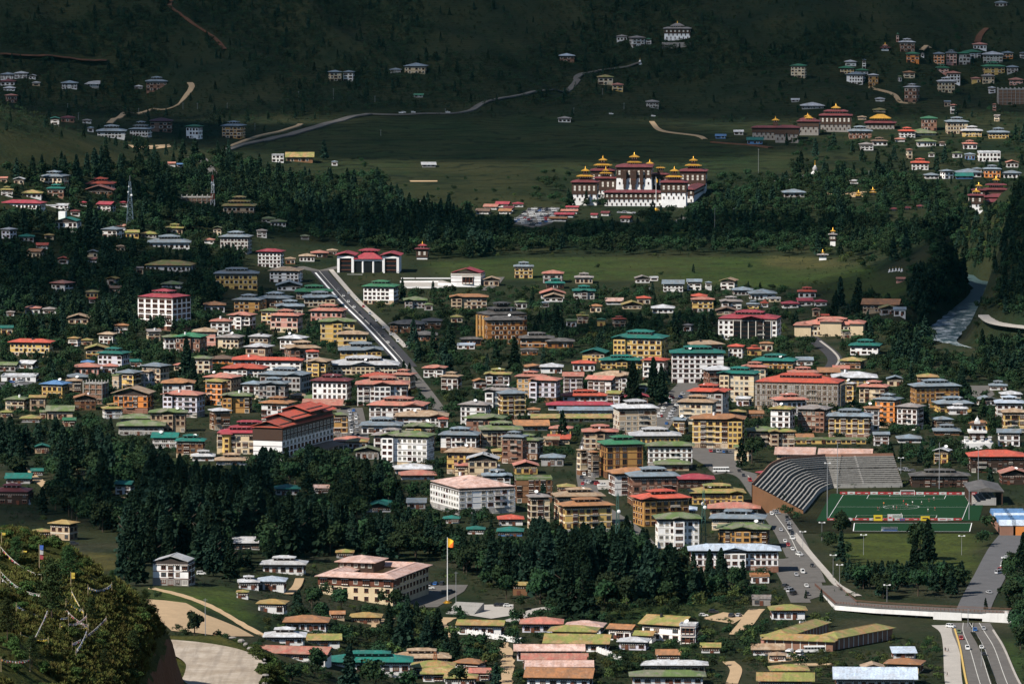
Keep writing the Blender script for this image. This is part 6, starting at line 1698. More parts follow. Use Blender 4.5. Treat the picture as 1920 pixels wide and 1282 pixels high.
# ------------------------------------------------------------------ unseen clouds added above the frame to shade the hills and parts of town
m, nt, b = newmat('shade_cloud_vapour'); b.inputs['Base Color'].default_value = (.8, .8, .82, 1); b.inputs['Roughness'].default_value = 1; b.inputs['Specular IOR Level'].default_value = 0; M_CLOUD = m; tp = nt.nodes.new('ShaderNodeBsdfTransparent'); mx = nt.nodes.new('ShaderNodeMixShader'); mx.inputs[0].default_value = .50; nt.links.new(b.outputs[0], mx.inputs[1]); nt.links.new(tp.outputs[0], mx.inputs[2]); nt.links.new(mx.outputs[0], nt.nodes['Material Output'].inputs['Surface'])   # half transparent, so the added clouds shade only in part
def cloud(gx, gy, rx, ry, seed, lab, zc=4200.0):
    """a flat-bottomed cumulus whose shadow falls round the ground point gx, gy"""
    t = (zc-Hs(gx, gy))/SUN_DIR.z; c = Vector((gx, gy, 0))+Vector((SUN_DIR.x, SUN_DIR.y, 0))*t; nu, nv = 64, 24
    ph, az = np.meshgrid(np.pi*np.arange(nv+1)/nv, 2*np.pi*np.arange(nu)/nu, indexing='ij'); d = np.stack([np.sin(ph)*np.cos(az), np.sin(ph)*np.sin(az), np.cos(ph)], -1); n_ = .72+.55*fbm(d[..., 0]*2.2+d[..., 2]+seed, d[..., 1]*2.2-d[..., 2]*.7+seed*.37, 4, seed)
    vs = np.stack([d[..., 0]*rx*n_, d[..., 1]*ry*n_, d[..., 2]*np.where(d[..., 2] > 0, min(rx, ry)*.30, 35)*n_], -1).reshape(-1, 3).tolist()
    fs = [(j*nu+i, j*nu+(i+1) % nu, (j+1)*nu+(i+1) % nu, (j+1)*nu+i) for j in range(nv) for i in range(nu)]; mb = MB(); mb.raw(vs, fs); o = mb.build('cloud', M_CLOUD, None, (c.x, c.y, zc), smooth=True); tag(o, lab, 'cloud', 'unseen clouds added for shade', 'stuff')
cloud(-150, 6420, 1150, 640, 3, 'broad unseen cloud added to shade the far hillside'); cloud(800, 6850, 700, 420, 5, 'broad unseen cloud added to shade the far ridge'); cloud(-760, 5600, 420, 380, 8, 'unseen cloud added to shade the far spur'); cloud(-60, 5640, 330, 190, 12, 'small unseen cloud added to shade the far meadow'); cloud(20, 4860, 330, 100, 17, 'thin unseen cloud added to shade the river woods'); cloud(40, 4080, 150, 75, 19, 'scrap of unseen cloud added to shade the slate hotel'); cloud(-320, 4380, 170, 230, 23, 'unseen cloud added to shade the wooded western houses'); cloud(345, 4260, 140, 250, 27, 'unseen cloud added to shade the river spur'); cloud(-170, 2960, 120, 95, 31, 'scrap of unseen cloud added to shade the conifer belt')

# ------------------------------------------------------------------ thin valley haze
m = bpy.data.materials.new('valley_haze'); m.use_nodes = True; nt = m.node_tree; nt.nodes.remove(nt.nodes['Principled BSDF']); pv = nt.nodes.new('ShaderNodeVolumePrincipled'); pv.inputs['Color'].default_value = (.10, .62, .76, 1); pv.inputs['Density'].default_value = 1.9e-6; pv.inputs['Anisotropy'].default_value = 0.0
nt.links.new(pv.outputs[0], nt.nodes['Material Output'].inputs['Volume']); mb = MB(); mb.box(-1510, 1510, -310, 9410, -12, 1560); hz = mb.build('haze', m); tag(hz, 'thin bluish haze filling the valley', 'haze', kind='stuff')

for i, (a_, b2, h_, lab) in enumerate((((846, 1184), (978, 1206), 2.2, 'long white compound wall below the mossy shed'), ((1104, 1216), (1168, 1240), 2.2, 'white compound wall beside the pink roofed halls'), ((640, 1246), (700, 1252), 1.8, 'short white wall by the teal roofed hall'), ((1500, 1172), (1556, 1168), 1.6, 'low wall behind the horseshoe shed'))):
    A, B = G(*a_), G(*b2); L = (B-A).length; r_ = empty('boundary_wall', A, math.atan2(B.y-A.y, B.x-A.x)); mb = MB(); mb.box(0, L, -.15, .15, -1, h_); mb.build('wall_panel', WALL['w'], r_); mb = MB()
    for k in range(int(L/3)+1): mb.box(k*3-.25, k*3+.25, -.28, .28, -1, h_+.35)
    mb.build('wall_pillar', WALL['W'], r_); tag(r_, lab, 'wall')
# stone steps (open-air seating) by the flag pole
A = G(836, 1150); r_ = empty('seating_steps', A, -.35)
for k in range(9): mb = MB(); mb.box(0, 13, k*1.5, k*1.5+1.48, -1, .4+k*.42); mb.build('step', M_CONC, r_)
tag(r_, 'grey stepped seating bank below the flagpole', 'steps'); FOOT.append(np.array([(A.x-2, A.y-6), (A.x+16, A.y-8), (A.x+20, A.y+14), (A.x, A.y+16)]))
# ------------------------------------------------------------------ tree kit
def foliage(name, dark, light, sat=.12):
    m, nt, b = newmat(name); geo = nd(nt, 'ShaderNodeNewGeometry')
    f = ramp(nt, noise(nt, .35, 3, shifted(nt)), .35, .68); rp = geo.outputs['Random Per Island']
    c = mixc(nt, f, dark, light); c = mixc(nt, rp, c, mixc(nt, .35, c, tuple(min(1, x*1.7) for x in light))); c = vary(nt, c, .45)
    hs = nd(nt, 'ShaderNodeHueSaturation'); mr = nd(nt, 'ShaderNodeMapRange'); mr.inputs[3].default_value = .455; mr.inputs[4].default_value = .53
    nt.links.new(objrand(nt), mr.inputs[0]); nt.links.new(mr.outputs[0], hs.inputs['Hue']); nt.links.new(c, hs.inputs['Color'])
    nt.links.new(hs.outputs[0], b.inputs['Base Color']); b.inputs['Roughness'].default_value = .85; b.inputs['Specular IOR Level'].default_value = .12; return m
F_CON = foliage('conifer_needles', (.005, .015, .010), (.012, .028, .015)); F_BRD = foliage('broad_leaves', (.008, .021, .010), (.020, .042, .015)); F_LGT = foliage('light_leaves', (.024, .040, .013), (.058, .077, .022)); F_SCR = foliage('scrub_leaves', (.005, .013, .008), (.026, .044, .018))
F_DRY = foliage('dry_grass', (.034, .046, .012), (.100, .100, .026)); M_BARK = plain('bark', (.07, .05, .035), .95)
def quadmesh(name, P, U, V, mat, extra=None):
    """P centres (n,3), U and V half-edge vectors: n leaf faces"""
    n = len(P); vs = np.stack([P-U-V, P+U-V, P+U+V, P-U+V], 1).reshape(-1, 3); fs = np.arange(n*4).reshape(-1, 4)
    me = bpy.data.meshes.new(name); me.from_pydata(vs.tolist(), [], fs.tolist()); me.materials.append(mat); return me
def unit(v): return v/np.maximum(np.linalg.norm(v, axis=1, keepdims=True), 1e-6)
def conifer_crown(seed, n=900, slim=.20, Ht=20.0, mat=None, jag=.35):
    g = np.random.default_rng(seed); t = g.random(n)**.75; z = (.10+.9*t)*Ht; ang = g.random(n)*6.283
    lay = np.floor(t*14); pr = np.random.default_rng(seed+99).random((16, 9)); sec = (ang/6.284*8).astype(int); br = 1-jag+jag*1.6*pr[lay.astype(int) % 16, sec]
    rr = slim*Ht*(1-t)**.78*br+.15; r = rr*np.sqrt(.35+.65*g.random(n)); d = np.stack([np.cos(ang), np.sin(ang), np.zeros(n)], 1)
    P = d*r[:, None]; P[:, 2] = z-.10*r
    down = unit(d*1.0+np.array([0, 0, -.45])+g.normal(0, .3, (n, 3))); tan = unit(np.cross(down, g.normal(0, 1, (n, 3))))
    sz = Ht*(.020+.016*g.random(n))*(1.25-.6*t)
    return quadmesh('conifer_crown', P, tan*sz[:, None], down*(sz*1.5)[:, None], mat or F_CON)
def broad_crown(seed, n=1000, Ht=10.0, wide=.42, mat=None, lobes=11):
    g = np.random.default_rng(seed); L = g.normal(0, 1, (lobes, 3)); L = unit(L)*(g.random((lobes, 1))**.5)*.72; L[:, 2] = L[:, 2]*.85
    rad = .30+.24*g.random(lobes); k = g.integers(0, lobes, n); d = unit(g.normal(0, 1, (n, 3))); d[:, 2] = np.where(d[:, 2] < -.45, -d[:, 2]*.6, d[:, 2])
    P = L[k]+d*(rad[k]*(.70+.38*g.random(n)))[:, None]; P = P*np.array([wide*Ht, wide*Ht, .40*Ht])+np.array([0, 0, .60*Ht])
    nrm = unit(d+g.normal(0, .55, (n, 3))); u = unit(np.cross(nrm, g.normal(0, 1, (n, 3)))); v = np.cross(nrm, u); sz = Ht*(.022+.022*g.random(n))
    return quadmesh('broadleaf_crown', P, u*sz[:, None], v*(sz*.8)[:, None], mat or F_BRD)
def trunk_mesh(Ht, r, top, limbs, seed):
    g = random.Random(seed); mb = MB(); mb.cyl(0, 0, -1.5, Ht*top, r, r*.35, 7)
    for k in range(limbs):
        z = Ht*(.25+.35*g.random()); a = g.random()*6.28; l = Ht*(.12+.12*g.random()); mb.bar((0, 0, z), (math.cos(a)*l, math.sin(a)*l, z+l*.7), r*.5)
    return mb.mesh('trunk', M_BARK)
CON = [(conifer_crown(10+i, 950, (.17, .20, .23, .14)[i % 4], jag=(.35, .5, .4, .3)[i % 4]), trunk_mesh(20, .32, .9, 3, i)) for i in range(6)]
BRD = [(broad_crown(30+i, 1100, wide=(.42, .48, .36, .44)[i % 4], lobes=(9, 12, 8, 14)[i % 4]), trunk_mesh(10, .28, .6, 6, i)) for i in range(6)]
LGT = [(broad_crown(60+i, 900, wide=(.36, .44, .30)[i % 3], mat=F_LGT, lobes=9), trunk_mesh(10, .24, .6, 6, i)) for i in range(3)]
POP = [(broad_crown(80+i, 900, wide=.17, mat=F_BRD, lobes=16), trunk_mesh(10, .22, .8, 3, i)) for i in range(2)]
CYP = [(conifer_crown(90+i, 1100, .13, jag=.15), trunk_mesh(20, .3, .9, 1, i)) for i in range(2)]
# light versions for the mass beyond the individually built ones
def proto_coll(name, meshes):
    c = bpy.data.collections.new(name)
    for i, me in enumerate(meshes): o = bpy.data.objects.new(f'{name}_{i:02d}', me); c.objects.link(o)
    return c
PC = proto_coll('conifer_shape', [conifer_crown(200+i, 330, (.18, .22, .15)[i % 3], jag=.45) for i in range(4)])
PB = proto_coll('broadleaf_shape', [broad_crown(220+i, 330, wide=(.42, .5, .38)[i % 3]) for i in range(4)])
PS = proto_coll('scrub_shape', [broad_crown(240+i, 120, wide=.62, mat=F_SCR, lobes=7) for i in range(5)]+[conifer_crown(250+i, 110, .24, 10.0, F_SCR, .5) for i in range(1)])
PL = proto_coll('light_shape', [broad_crown(270+i, 300, wide=.5, mat=F_LGT, lobes=8) for i in range(3)])
def scatter_object(name, pts, rot, sc, var, coll, label, cat):
    me = bpy.data.meshes.new(name); me.from_pydata([tuple(p) for p in pts], [], [])
    for nm, arr, ty in (('turn', rot, 'FLOAT'), ('variant', var, 'INT')):
        a = me.attributes.new(nm, ty, 'POINT'); a.data.foreach_set('value', np.asarray(arr, np.float32 if ty == 'FLOAT' else np.int32))
    a = me.attributes.new('size', 'FLOAT_VECTOR', 'POINT'); a.data.foreach_set('vector', np.asarray(sc, np.float32).reshape(-1))
    o = link(name, me); tag(o, label, cat, kind='stuff'); md = o.modifiers.new('scatter', 'NODES'); ng = bpy.data.node_groups.new(name+'_nodes', 'GeometryNodeTree'); md.node_group = ng
    ng.interface.new_socket('Geometry', in_out='INPUT', socket_type='NodeSocketGeometry'); ng.interface.new_socket('Geometry', in_out='OUTPUT', socket_type='NodeSocketGeometry')
    N = ng.nodes; L = ng.links; gi = N.new('NodeGroupInput'); go = N.new('NodeGroupOutput'); ip = N.new('GeometryNodeInstanceOnPoints'); ci = N.new('GeometryNodeCollectionInfo')
    ci.inputs['Collection'].default_value = coll; ci.inputs['Separate Children'].default_value = True; ci.inputs['Reset Children'].default_value = True
    def attr(nm, ty): n = N.new('GeometryNodeInputNamedAttribute'); n.data_type = ty; n.inputs['Name'].default_value = nm; return n.outputs['Attribute']
    cx = N.new('ShaderNodeCombineXYZ'); L.new(attr('turn', 'FLOAT'), cx.inputs['Z'])
    L.new(gi.outputs[0], ip.inputs['Points']); L.new(ci.outputs[0], ip.inputs['Instance']); ip.inputs['Pick Instance'].default_value = True; L.new(attr('variant', 'INT'), ip.inputs['Instance Index'])
    L.new(cx.outputs[0], ip.inputs['Rotation']); L.new(attr('size', 'FLOAT_VECTOR'), ip.inputs['Scale']); L.new(ip.outputs[0], go.inputs[0]); return o
# ------------------------------------------------------------------ where trees may stand
BX0 = np.array([b_['x0'] for b_ in BLD]); BX1 = np.array([b_['x1'] for b_ in BLD]); BYE = np.array([b_['ye'] for b_ in BLD]); BHP = np.array([b_['hgt']*b_['s'] for b_ in BLD]); BYW = np.array([b_['c'][1] for b_ in BLD])
SHE = [np.array(w) for w in SHEETS]
# open ground that trees must not hide: x0 x1, top and foot of what shows in the photograph
OPEN = [(965,1052,388,424),(1560,1832,925,1000),(1592,1826,1000,1052),(1770,1900,1168,1285),(1835,1885,1040,1130),(1750,1828,580,655),(1832,1866,520,556),(1712,1742,466,490),(600,640,515,560),(640,700,560,615),(690,750,615,665),(1440,1500,950,1045),(1480,1560,1040,1120),(1535,1570,640,690),(240,480,1105,1190),(820,1500,490,522),(1562,1780,1130,1172),(1640,1700,495,545),(700,1480,235,320),(1255,1300,745,800),(1085,1110,850,935),(800,880,1095,1130),(880,960,1130,1160)]
BX0 = np.append(BX0, [o[0] for o in OPEN]); BX1 = np.append(BX1, [o[1] for o in OPEN]); BYE = np.append(BYE, [o[2] for o in OPEN]); BHP = np.append(BHP, [(o[3]-o[2])*1.8 for o in OPEN]); BYW = np.append(BYW, [1e9]*len(OPEN))
def free_mask(X, Y, margin=0):
    ok = np.ones(len(X), bool)
    for F in FOOT:
        lo, hi = F.min(0), F.max(0); near = (X > lo[0]) & (X < hi[0]) & (Y > lo[1]) & (Y < hi[1]) & ok
        if near.any(): i = np.nonzero(near)[0]; ok[i[inpoly(X[i], Y[i], [tuple(p) for p in F])]] = False
    for w in SHE:
        lo, hi = w.min(0), w.max(0); near = (X > lo[0]) & (X < hi[0]) & (Y > lo[1]) & (Y < hi[1]) & ok
        if near.any(): i = np.nonzero(near)[0]; ok[i[inpoly(X[i], Y[i], [tuple(p) for p in w])]] = False
    for c_, hw in PATHS:
        lo, hi = c_.min(0)-hw, c_.max(0)+hw; i = np.nonzero((X > lo[0]) & (X < hi[0]) & (Y > lo[1]) & (Y < hi[1]) & ok)[0]
        for j in i:
            if np.min(np.hypot(c_[:, 0]-X[j], c_[:, 1]-Y[j])) < hw+.8: ok[j] = False
    return ok
def groundv(px, py):
    """vectorised pixel -> ground"""
    u = (px-960)/FPX; v = (641-py)/FPX; dy = math.cos(PITCH)+v*math.sin(PITCH); k = (-math.sin(PITCH)+v*math.cos(PITCH))/dy; u = u/dy
    Y = np.full(len(px), np.nan); yy = np.arange(1900, 7600, 50.0)
    for a in range(0, len(px), 2000):
        uu, kk = u[a:a+2000], k[a:a+2000]; dif = CAMZ+kk[:, None]*yy[None]-H(uu[:, None]*yy[None], np.broadcast_to(yy[None], (len(uu), len(yy)))); i = np.maximum(np.argmax(dif <= 0, 1), 1); lo, hi = yy[i-1].copy(), yy[i].copy()
        for _ in range(9):
            md_ = (lo+hi)/2; bel = CAMZ+kk*md_ <= H(uu*md_, md_); hi = np.where(bel, md_, hi); lo = np.where(bel, lo, md_)
        Y[a:a+2000] = (lo+hi)/2
    return u*Y, Y
def guard(X, Y, Z, Ht, frac=.62, wpx=.25):
    """true where a tree of that height would not hide the upper walls of a building behind it"""
    d = Y*math.cos(PITCH)-(Z-CAMZ)*math.sin(PITCH); px = 960+FPX*X/d; top = 641-FPX*(Y*math.sin(PITCH)+(Z+Ht-CAMZ)*math.cos(PITCH))/d; s = FPX/d; hw = Ht*wpx*s
    hit = (px[:, None]+hw[:, None] > BX0[None]+2) & (px[:, None]-hw[:, None] < BX1[None]-2) & (Y[:, None] < BYW[None]) & (top[:, None] < (BYE+BHP*frac)[None]) & (top[:, None] > (BYE-400)[None]) & ((641-FPX*(Y*math.sin(PITCH)+(Z-CAMZ)*math.cos(PITCH))/d)[:, None] > BYE[None]-4)
    return hit
TREES = []    # (kind, x, y, z, height, width factor)
def region(poly, dens, mix, hr, frac=.62, mask=None, guarded=True, shrink=True):
    P = np.array(poly); lo, hi = P.min(0), P.max(0); n = int((hi[0]-lo[0])*(hi[1]-lo[1])*dens/1000); px = rng.uniform(lo[0], hi[0], n); py = rng.uniform(lo[1], hi[1], n); i = inpoly(px, py, poly); px, py = px[i], py[i]
    if not len(px): return
    X, Y = groundv(px, py); ok = free_mask(X, Y)
    if mask is not None: ok &= mask(X, Y)
    X, Y = X[ok], Y[ok]; Z = H(X, Y); kinds = rng.choice(list(mix), len(X), p=np.array(list(mix.values()))/sum(mix.values()))
    hs = np.array([rng.uniform(*hr[k]) for k in kinds]) if len(X) else np.array([])
    for scale_ in ((1.0, .72, .5, .34) if shrink else (1.0,)):
        if not len(X): break
        hit = guard(X, Y, Z, hs*scale_, frac).any(1) if guarded else np.zeros(len(X), bool); good = ~hit
        for j in np.nonzero(good)[0]: TREES.append((kinds[j], X[j], Y[j], Z[j], hs[j]*scale_, rng.uniform(.85, 1.2)*(1.0 if scale_ > .6 else 1.25)))
        X, Y, Z, hs, kinds = X[hit], Y[hit], Z[hit], hs[hit], kinds[hit]
HR = dict(con=(13, 24), brd=(7, 13), lgt=(5, 10), pop=(12, 18), cyp=(14, 22), scr=(3, 7), bush=(2, 4))
region([(480,400),(560,345),(700,330),(760,390),(900,402),(960,430),(1100,436),(1240,410),(1330,395),(1440,350),(1600,335),(1760,345),(1800,420),(1740,470),(1600,484),(1440,480),(1000,478),(820,488),(640,462),(480,440)], 18, dict(brd=7, con=1.5, scr=.5), dict(HR, brd=(8, 15), con=(12, 20)), .5)
region([(560,395),(760,400),(960,440),(900,482),(760,478),(640,462),(560,430)], 5, dict(con=6, brd=1), dict(HR, con=(16, 26)), .5)
region([(0,330),(260,320),(420,300),(560,350),(560,420),(480,440),(400,620),(250,640),(0,640)], 14.0, dict(brd=6, con=2.4, cyp=.4), dict(HR, brd=(9, 16), con=(14, 24)), .40)
region([(150,250),(420,300),(560,350),(480,400),(330,350),(200,320)], 6, dict(con=5, brd=2), dict(HR, con=(11, 18)), .6)
region([(0,640),(480,640),(480,760),(0,780)], 12.0, dict(brd=6, con=1), dict(HR, brd=(8, 14)), .48)
region([(0,770),(120,780),(300,830),(420,870),(560,870),(700,850),(830,880),(830,930),(960,985),(1140,985),(1220,1040),(1340,1060),(1450,1080),(1420,1130),(1150,1140),(960,1130),(830,1060),(600,1040),(450,1060),(300,1020),(200,1000),(60,960),(0,890)], 7.0, dict(con=3, brd=7, cyp=.3), dict(HR, con=(13, 32), brd=(8, 17)), .62)
region([(200,920),(480,900),(600,960),(600,1040),(420,1080),(230,1060)], 2.6, dict(con=5, cyp=1), dict(HR, con=(24, 34), cyp=(22, 30)), .5)
region([(950,1040),(1140,1020),(1160,1130),(980,1140)], 3.2, dict(con=6), dict(HR, con=(24, 34)), .5)
region([(1600,600),(1740,640),(1800,660),(1920,640),(1920,745),(1790,725),(1640,710),(1580,690)], 11, dict(brd=6, con=1), HR, .6)
region([(1700,420),(1920,330),(1920,600),(1840,595),(1830,520),(1740,500)], 16, dict(con=3, brd=4, lgt=1.2), dict(HR, con=(9, 16), brd=(6, 11), lgt=(4, 8)), .5)
region([(1440,470),(1640,470),(1760,500),(1700,520),(1480,492)], 3, dict(lgt=5, brd=2), dict(HR, lgt=(6, 11)), .5)
region([(1700,480),(1840,520),(1830,570),(1740,600),(1600,590),(1640,540)], 11, dict(brd=4, con=3), HR, .55)
region([(1850,1040),(1920,990),(1920,1230),(1875,1180),(1868,1100)], 5.5, dict(brd=5, con=2), dict(HR, brd=(8, 14)), .55)
region([(1570,1040),(1700,1060),(1830,1050),(1815,1140),(1640,1125),(1585,1105)], 5.0, dict(brd=4, con=3), dict(HR, con=(14, 22), brd=(9, 14)), .5)
region([(1545,985),(1580,990),(1580,1040),(1545,1040)], 6, dict(brd=3), HR, .5)
region([(1838,945),(1868,930),(1872,1060),(1845,1100),(1835,1020)], 6, dict(brd=3), dict(HR, brd=(8, 12)), .5)
region([(480,1160),(960,1150),(1000,1282),(480,1282)], 6.0, dict(brd=5, con=1, lgt=1), dict(HR, brd=(6, 11)), .55)
region([(820,1130),(930,1130),(960,1200),(840,1200)], 4, dict(brd=5, lgt=1), HR, .7)
region([(960,1140),(1440,1120),(1440,1282),(960,1282)], 4.0, dict(brd=5, lgt=2), dict(HR, brd=(5, 9)), .6)
region([(1440,1130),(1780,1160),(1780,1282),(1440,1282)], 3.4, dict(brd=3, lgt=3), dict(HR, brd=(4, 8), lgt=(3, 6)), .72)
region([(480,560),(1440,540),(1600,600),(1600,760),(1440,860),(960,870),(480,780)], 9.0, dict(brd=7, con=.8, lgt=.6), dict(HR, con=(11, 18), brd=(6, 11)), .66)
region([(1000,555),(1340,555),(1340,650),(1000,650)], 6.5, dict(brd=5, con=2), dict(HR, brd=(6, 11)), .68)
region([(730,620),(870,610),(900,680),(780,720)], 4.5, dict(con=3, brd=4), dict(HR, con=(16, 24)), .6)
region([(1160,690),(1260,690),(1260,770),(1170,770)], 6.0, dict(con=5, brd=3), dict(HR, con=(16, 26)), .4)
region([(1440,700),(1920,740),(1920,900),(1690,870),(1440,840)], 8.0, dict(brd=5, con=.7), HR, .6)
region([(1690,830),(1830,830),(1830,900),(1700,890)], 5, dict(brd=5), HR, .6)
region([(1400,270),(1920,250),(1920,420),(1700,340),(1440,340)], 6.0, dict(brd=5, con=1), dict(HR, brd=(5, 9)), .62)
region([(480,300),(1060,300),(1060,400),(900,400),(640,340)], 1.8, dict(brd=5, con=1), dict(HR, brd=(4, 8)), .6)
region([(1000,300),(1070,320),(1060,400),(1000,400)], 4, dict(brd=5), dict(HR, brd=(8, 13)), .5)
region([(1500,560),(1620,560),(1620,600),(1500,590)], 2.5, dict(cyp=3, con=2), HR, .6)
region([(1240,545),(1440,525),(1440,545),(1240,560)], 4, dict(cyp=3, con=2), dict(HR, cyp=(8, 13), con=(7, 12)), .6)
region([(1560,440),(1800,440),(1860,500),(1900,560),(1860,600),(1800,680),(1700,690),(1720,600),(1700,520),(1600,490)], 7, dict(brd=6, con=2), HR, .5)
region([(1040,360),(1130,372),(1140,392),(1060,402),(1030,385)], 9, dict(brd=5, con=1), dict(HR, brd=(7, 12)), .35)
region([(1130,392),(1320,394),(1330,400),(1130,400)], 12, dict(bush=1), dict(HR, bush=(2, 3.5)), .8)
region([(1320,350),(1440,330),(1440,400),(1320,400)], 8, dict(brd=6), dict(HR, brd=(8, 13)), .5)
# the hillside behind: trees and scrub, open grass between
fm = lambda X, Y: fbm(X/170+7, Y/330, 4, 41) > .43
region([(0,0),(1920,0),(1920,40),(1700,110),(1440,130),(1000,205),(700,205),(480,230),(350,260),(0,240)], 26, dict(scr=9, con=.7), dict(HR, scr=(3, 9), con=(7, 12)), .6, fm)
region([(0,0),(1920,0),(1920,240),(1400,240),(1000,225),(700,215),(480,250),(350,280),(0,260)], 15, dict(scr=8, con=.3, bush=3), dict(HR, scr=(2.5, 6), con=(6, 10)), .6)
region([(1400,110),(1920,40),(1920,330),(1440,270)], 2.4, dict(brd=4, scr=3), dict(HR, brd=(5, 9), scr=(3, 6)), .66)
region([(480,222),(1480,222),(1480,330),(480,330)], 3.5, dict(bush=1), dict(HR, bush=(.8, 2.2)), .6)
region([(0,240),(330,250),(330,330),(0,330)], 2.0, dict(bush=3, scr=3), HR, .6)
region([(820,485),(1700,485),(1700,545),(820,525)], 6, dict(bush=6, lgt=.4), dict(HR, lgt=(2, 4), bush=(.7, 1.6)), .6, None, False)
region([(0,330),(1920,330),(1920,1282),(480,1282),(480,1120),(240,1090),(240,1000),(0,1000)], 9, dict(bush=9, lgt=.35), dict(HR, bush=(1.2, 3.4), lgt=(3, 5)), .8)
region([(312,1178),(420,1198),(492,1240),(492,1295),(470,1295),(330,1200)], 14, dict(brd=3, lgt=2, bush=3), dict(HR, brd=(3, 6), lgt=(2, 4)), .5, None, False)
region([(250,1110),(300,1105),(300,1125),(250,1140)], 8, dict(brd=3, bush=3), dict(HR, brd=(3, 5)), .5, None, False)
region([(480,1060),(1560,1110),(1790,1170),(1770,1290),(480,1290)], 14, dict(bush=9, lgt=.5), dict(HR, bush=(1.0, 3.0), lgt=(2.5, 4.5)), .85)
# trees one can pick out in the photograph: pixel of the foot, height in pixels
for k, x, y, hp in (('cyp',168,452,74),('cyp',180,455,62),('cyp',238,520,46),('con',302,455,44),('con',350,720,85),('con',362,740,70),('con',1187,765,88),('con',1225,750,80),('con',1240,760,74),('con',930,690,52),('con',965,698,66),('con',845,665,58),('con',775,660,62),('con',812,668,56),
        ('con',1055,830,62),('con',1390,880,60),('brd',1410,868,56),('brd',1012,985,64),('con',1018,972,66),('brd',1580,1010,62),('brd',1725,1050,78),('con',1740,1060,88),('con',1715,1075,70),('pop',1842,800,54),('pop',1860,820,40),('con',1857,920,46),('brd',1460,957,36),('brd',1447,948,30),('brd',1480,972,28),('brd',1493,978,24),('brd',1470,968,26),('brd',900,520,18),('brd',1120,508,16),('con',1300,512,18),('brd',1240,520,14),('brd',1405,508,16),('con',1352,1100,74),('con',1393,1110,62),('con',1330,1095,66),('con',1300,1090,58),
        ('cyp',1495,342,48),('cyp',1475,275,26),('cyp',1555,285,22),('con',1792,222,26),('brd',640,1150,52),('brd',742,1148,48),('brd',718,1145,45),('brd',585,1145,50),('brd',610,1125,40),('con',95,870,30),('con',1100,1165,110),('con',1065,1160,118),('con',400,1080,92),('con',432,1090,84),('con',375,1060,110),('con',345,1050,105),('con',268,1060,95),('con',230,1085,80),('con',255,1098,88),
        ('con',560,1030,80),('con',610,1040,76),('con',510,1035,84),('brd',590,1270,62),('brd',365,1195,60),('con',655,1290,84),('brd',705,1300,70),('brd',860,1290,48),('con',930,1300,60),('brd',545,1290,50),('brd',505,1300,46),('brd',760,1305,52),('con',1540,1128,26),('con',1511,1122,18),('con',1848,1143,24),('pop',1210,1080,46)):
    p = G(x, y) if y < 1282 else G(x, y); h_ = hp/(FPX/p.y); TREES.append((k, p.x, p.y, p.z, h_, 1.0))
# ------------------------------------------------------------------ build the trees: the 300 that show largest of each kind singly, the rest as one mass per kind
FAM = dict(con='con', cyp='con', brd='brd', pop='brd', lgt='brd', scr='scr', bush='scr')
META = dict(con=('conifer', CON, 20.0), cyp=('cypress', CYP, 20.0), brd=('broadleaf_tree', BRD, 10.0), pop=('poplar', POP, 10.0), lgt=('light_green_tree', LGT, 10.0))
big = {'con': [], 'brd': [], 'scr': []}
for t in TREES:
    px, py, s = proj((t[1], t[2], t[3]+t[4]*.5)); big[FAM[t[0]]].append((t[4]*s if (0 <= px < 1920 and py < 1282) else 0, t))
SINGLE = []; REST = []
for fam in ('con', 'brd', 'scr'):
    big[fam].sort(key=lambda q: -q[0]); cut = 300 if fam != 'scr' else 0
    SINGLE += [q[1] for q in big[fam][:cut] if q[0] > 0]; REST += [q[1] for q in big[fam][cut:]]
TREEOBJ = []
for i, (k, x, y, z, h_, w) in enumerate(SINGLE):
    nm, protos, H0 = META[k]; cr, tr = protos[i % len(protos)]; r_ = empty(nm, (x, y, z), (i*2.399) % 6.283); s = h_/H0
    a = link('trunk', tr, r_, scale=(s, s, s)); a = link('crown', cr, r_, scale=(s*w, s*w, s)); TREEOBJ.append((r_, k, x, y, z, h_, w))
for nm, keys, coll, nv, H0, lab, cat in (('conifer_forest', ('con', 'cyp'), PC, 4, 20.0, 'dark conifers massed across the valley and far slopes', 'forest'), ('broadleaf_forest', ('brd', 'pop'), PB, 4, 10.0, 'dark green broadleaf woods filling the valley floor', 'forest'), ('hillside_scrub', ('scr', 'bush'), PS, 6, 10.0, 'dark scrub covering the far hillside', 'scrub'), ('young_foliage', ('lgt',), PL, 3, 10.0, 'pale green young trees and hedges', 'foliage')):
    q = [t for t in REST if t[0] in keys]
    if q: scatter_object(nm, [(t[1], t[2], t[3]-.2) for t in q], rng.random(len(q))*6.283, [(t[4]/H0*t[5], t[4]/H0*t[5], t[4]/H0) for t in q], rng.integers(0, nv, len(q)), coll, lab, cat)
import collections as _c; print('kinds', _c.Counter(t[0] for t in TREES))
print('trees', len(TREES), 'single', len(SINGLE))
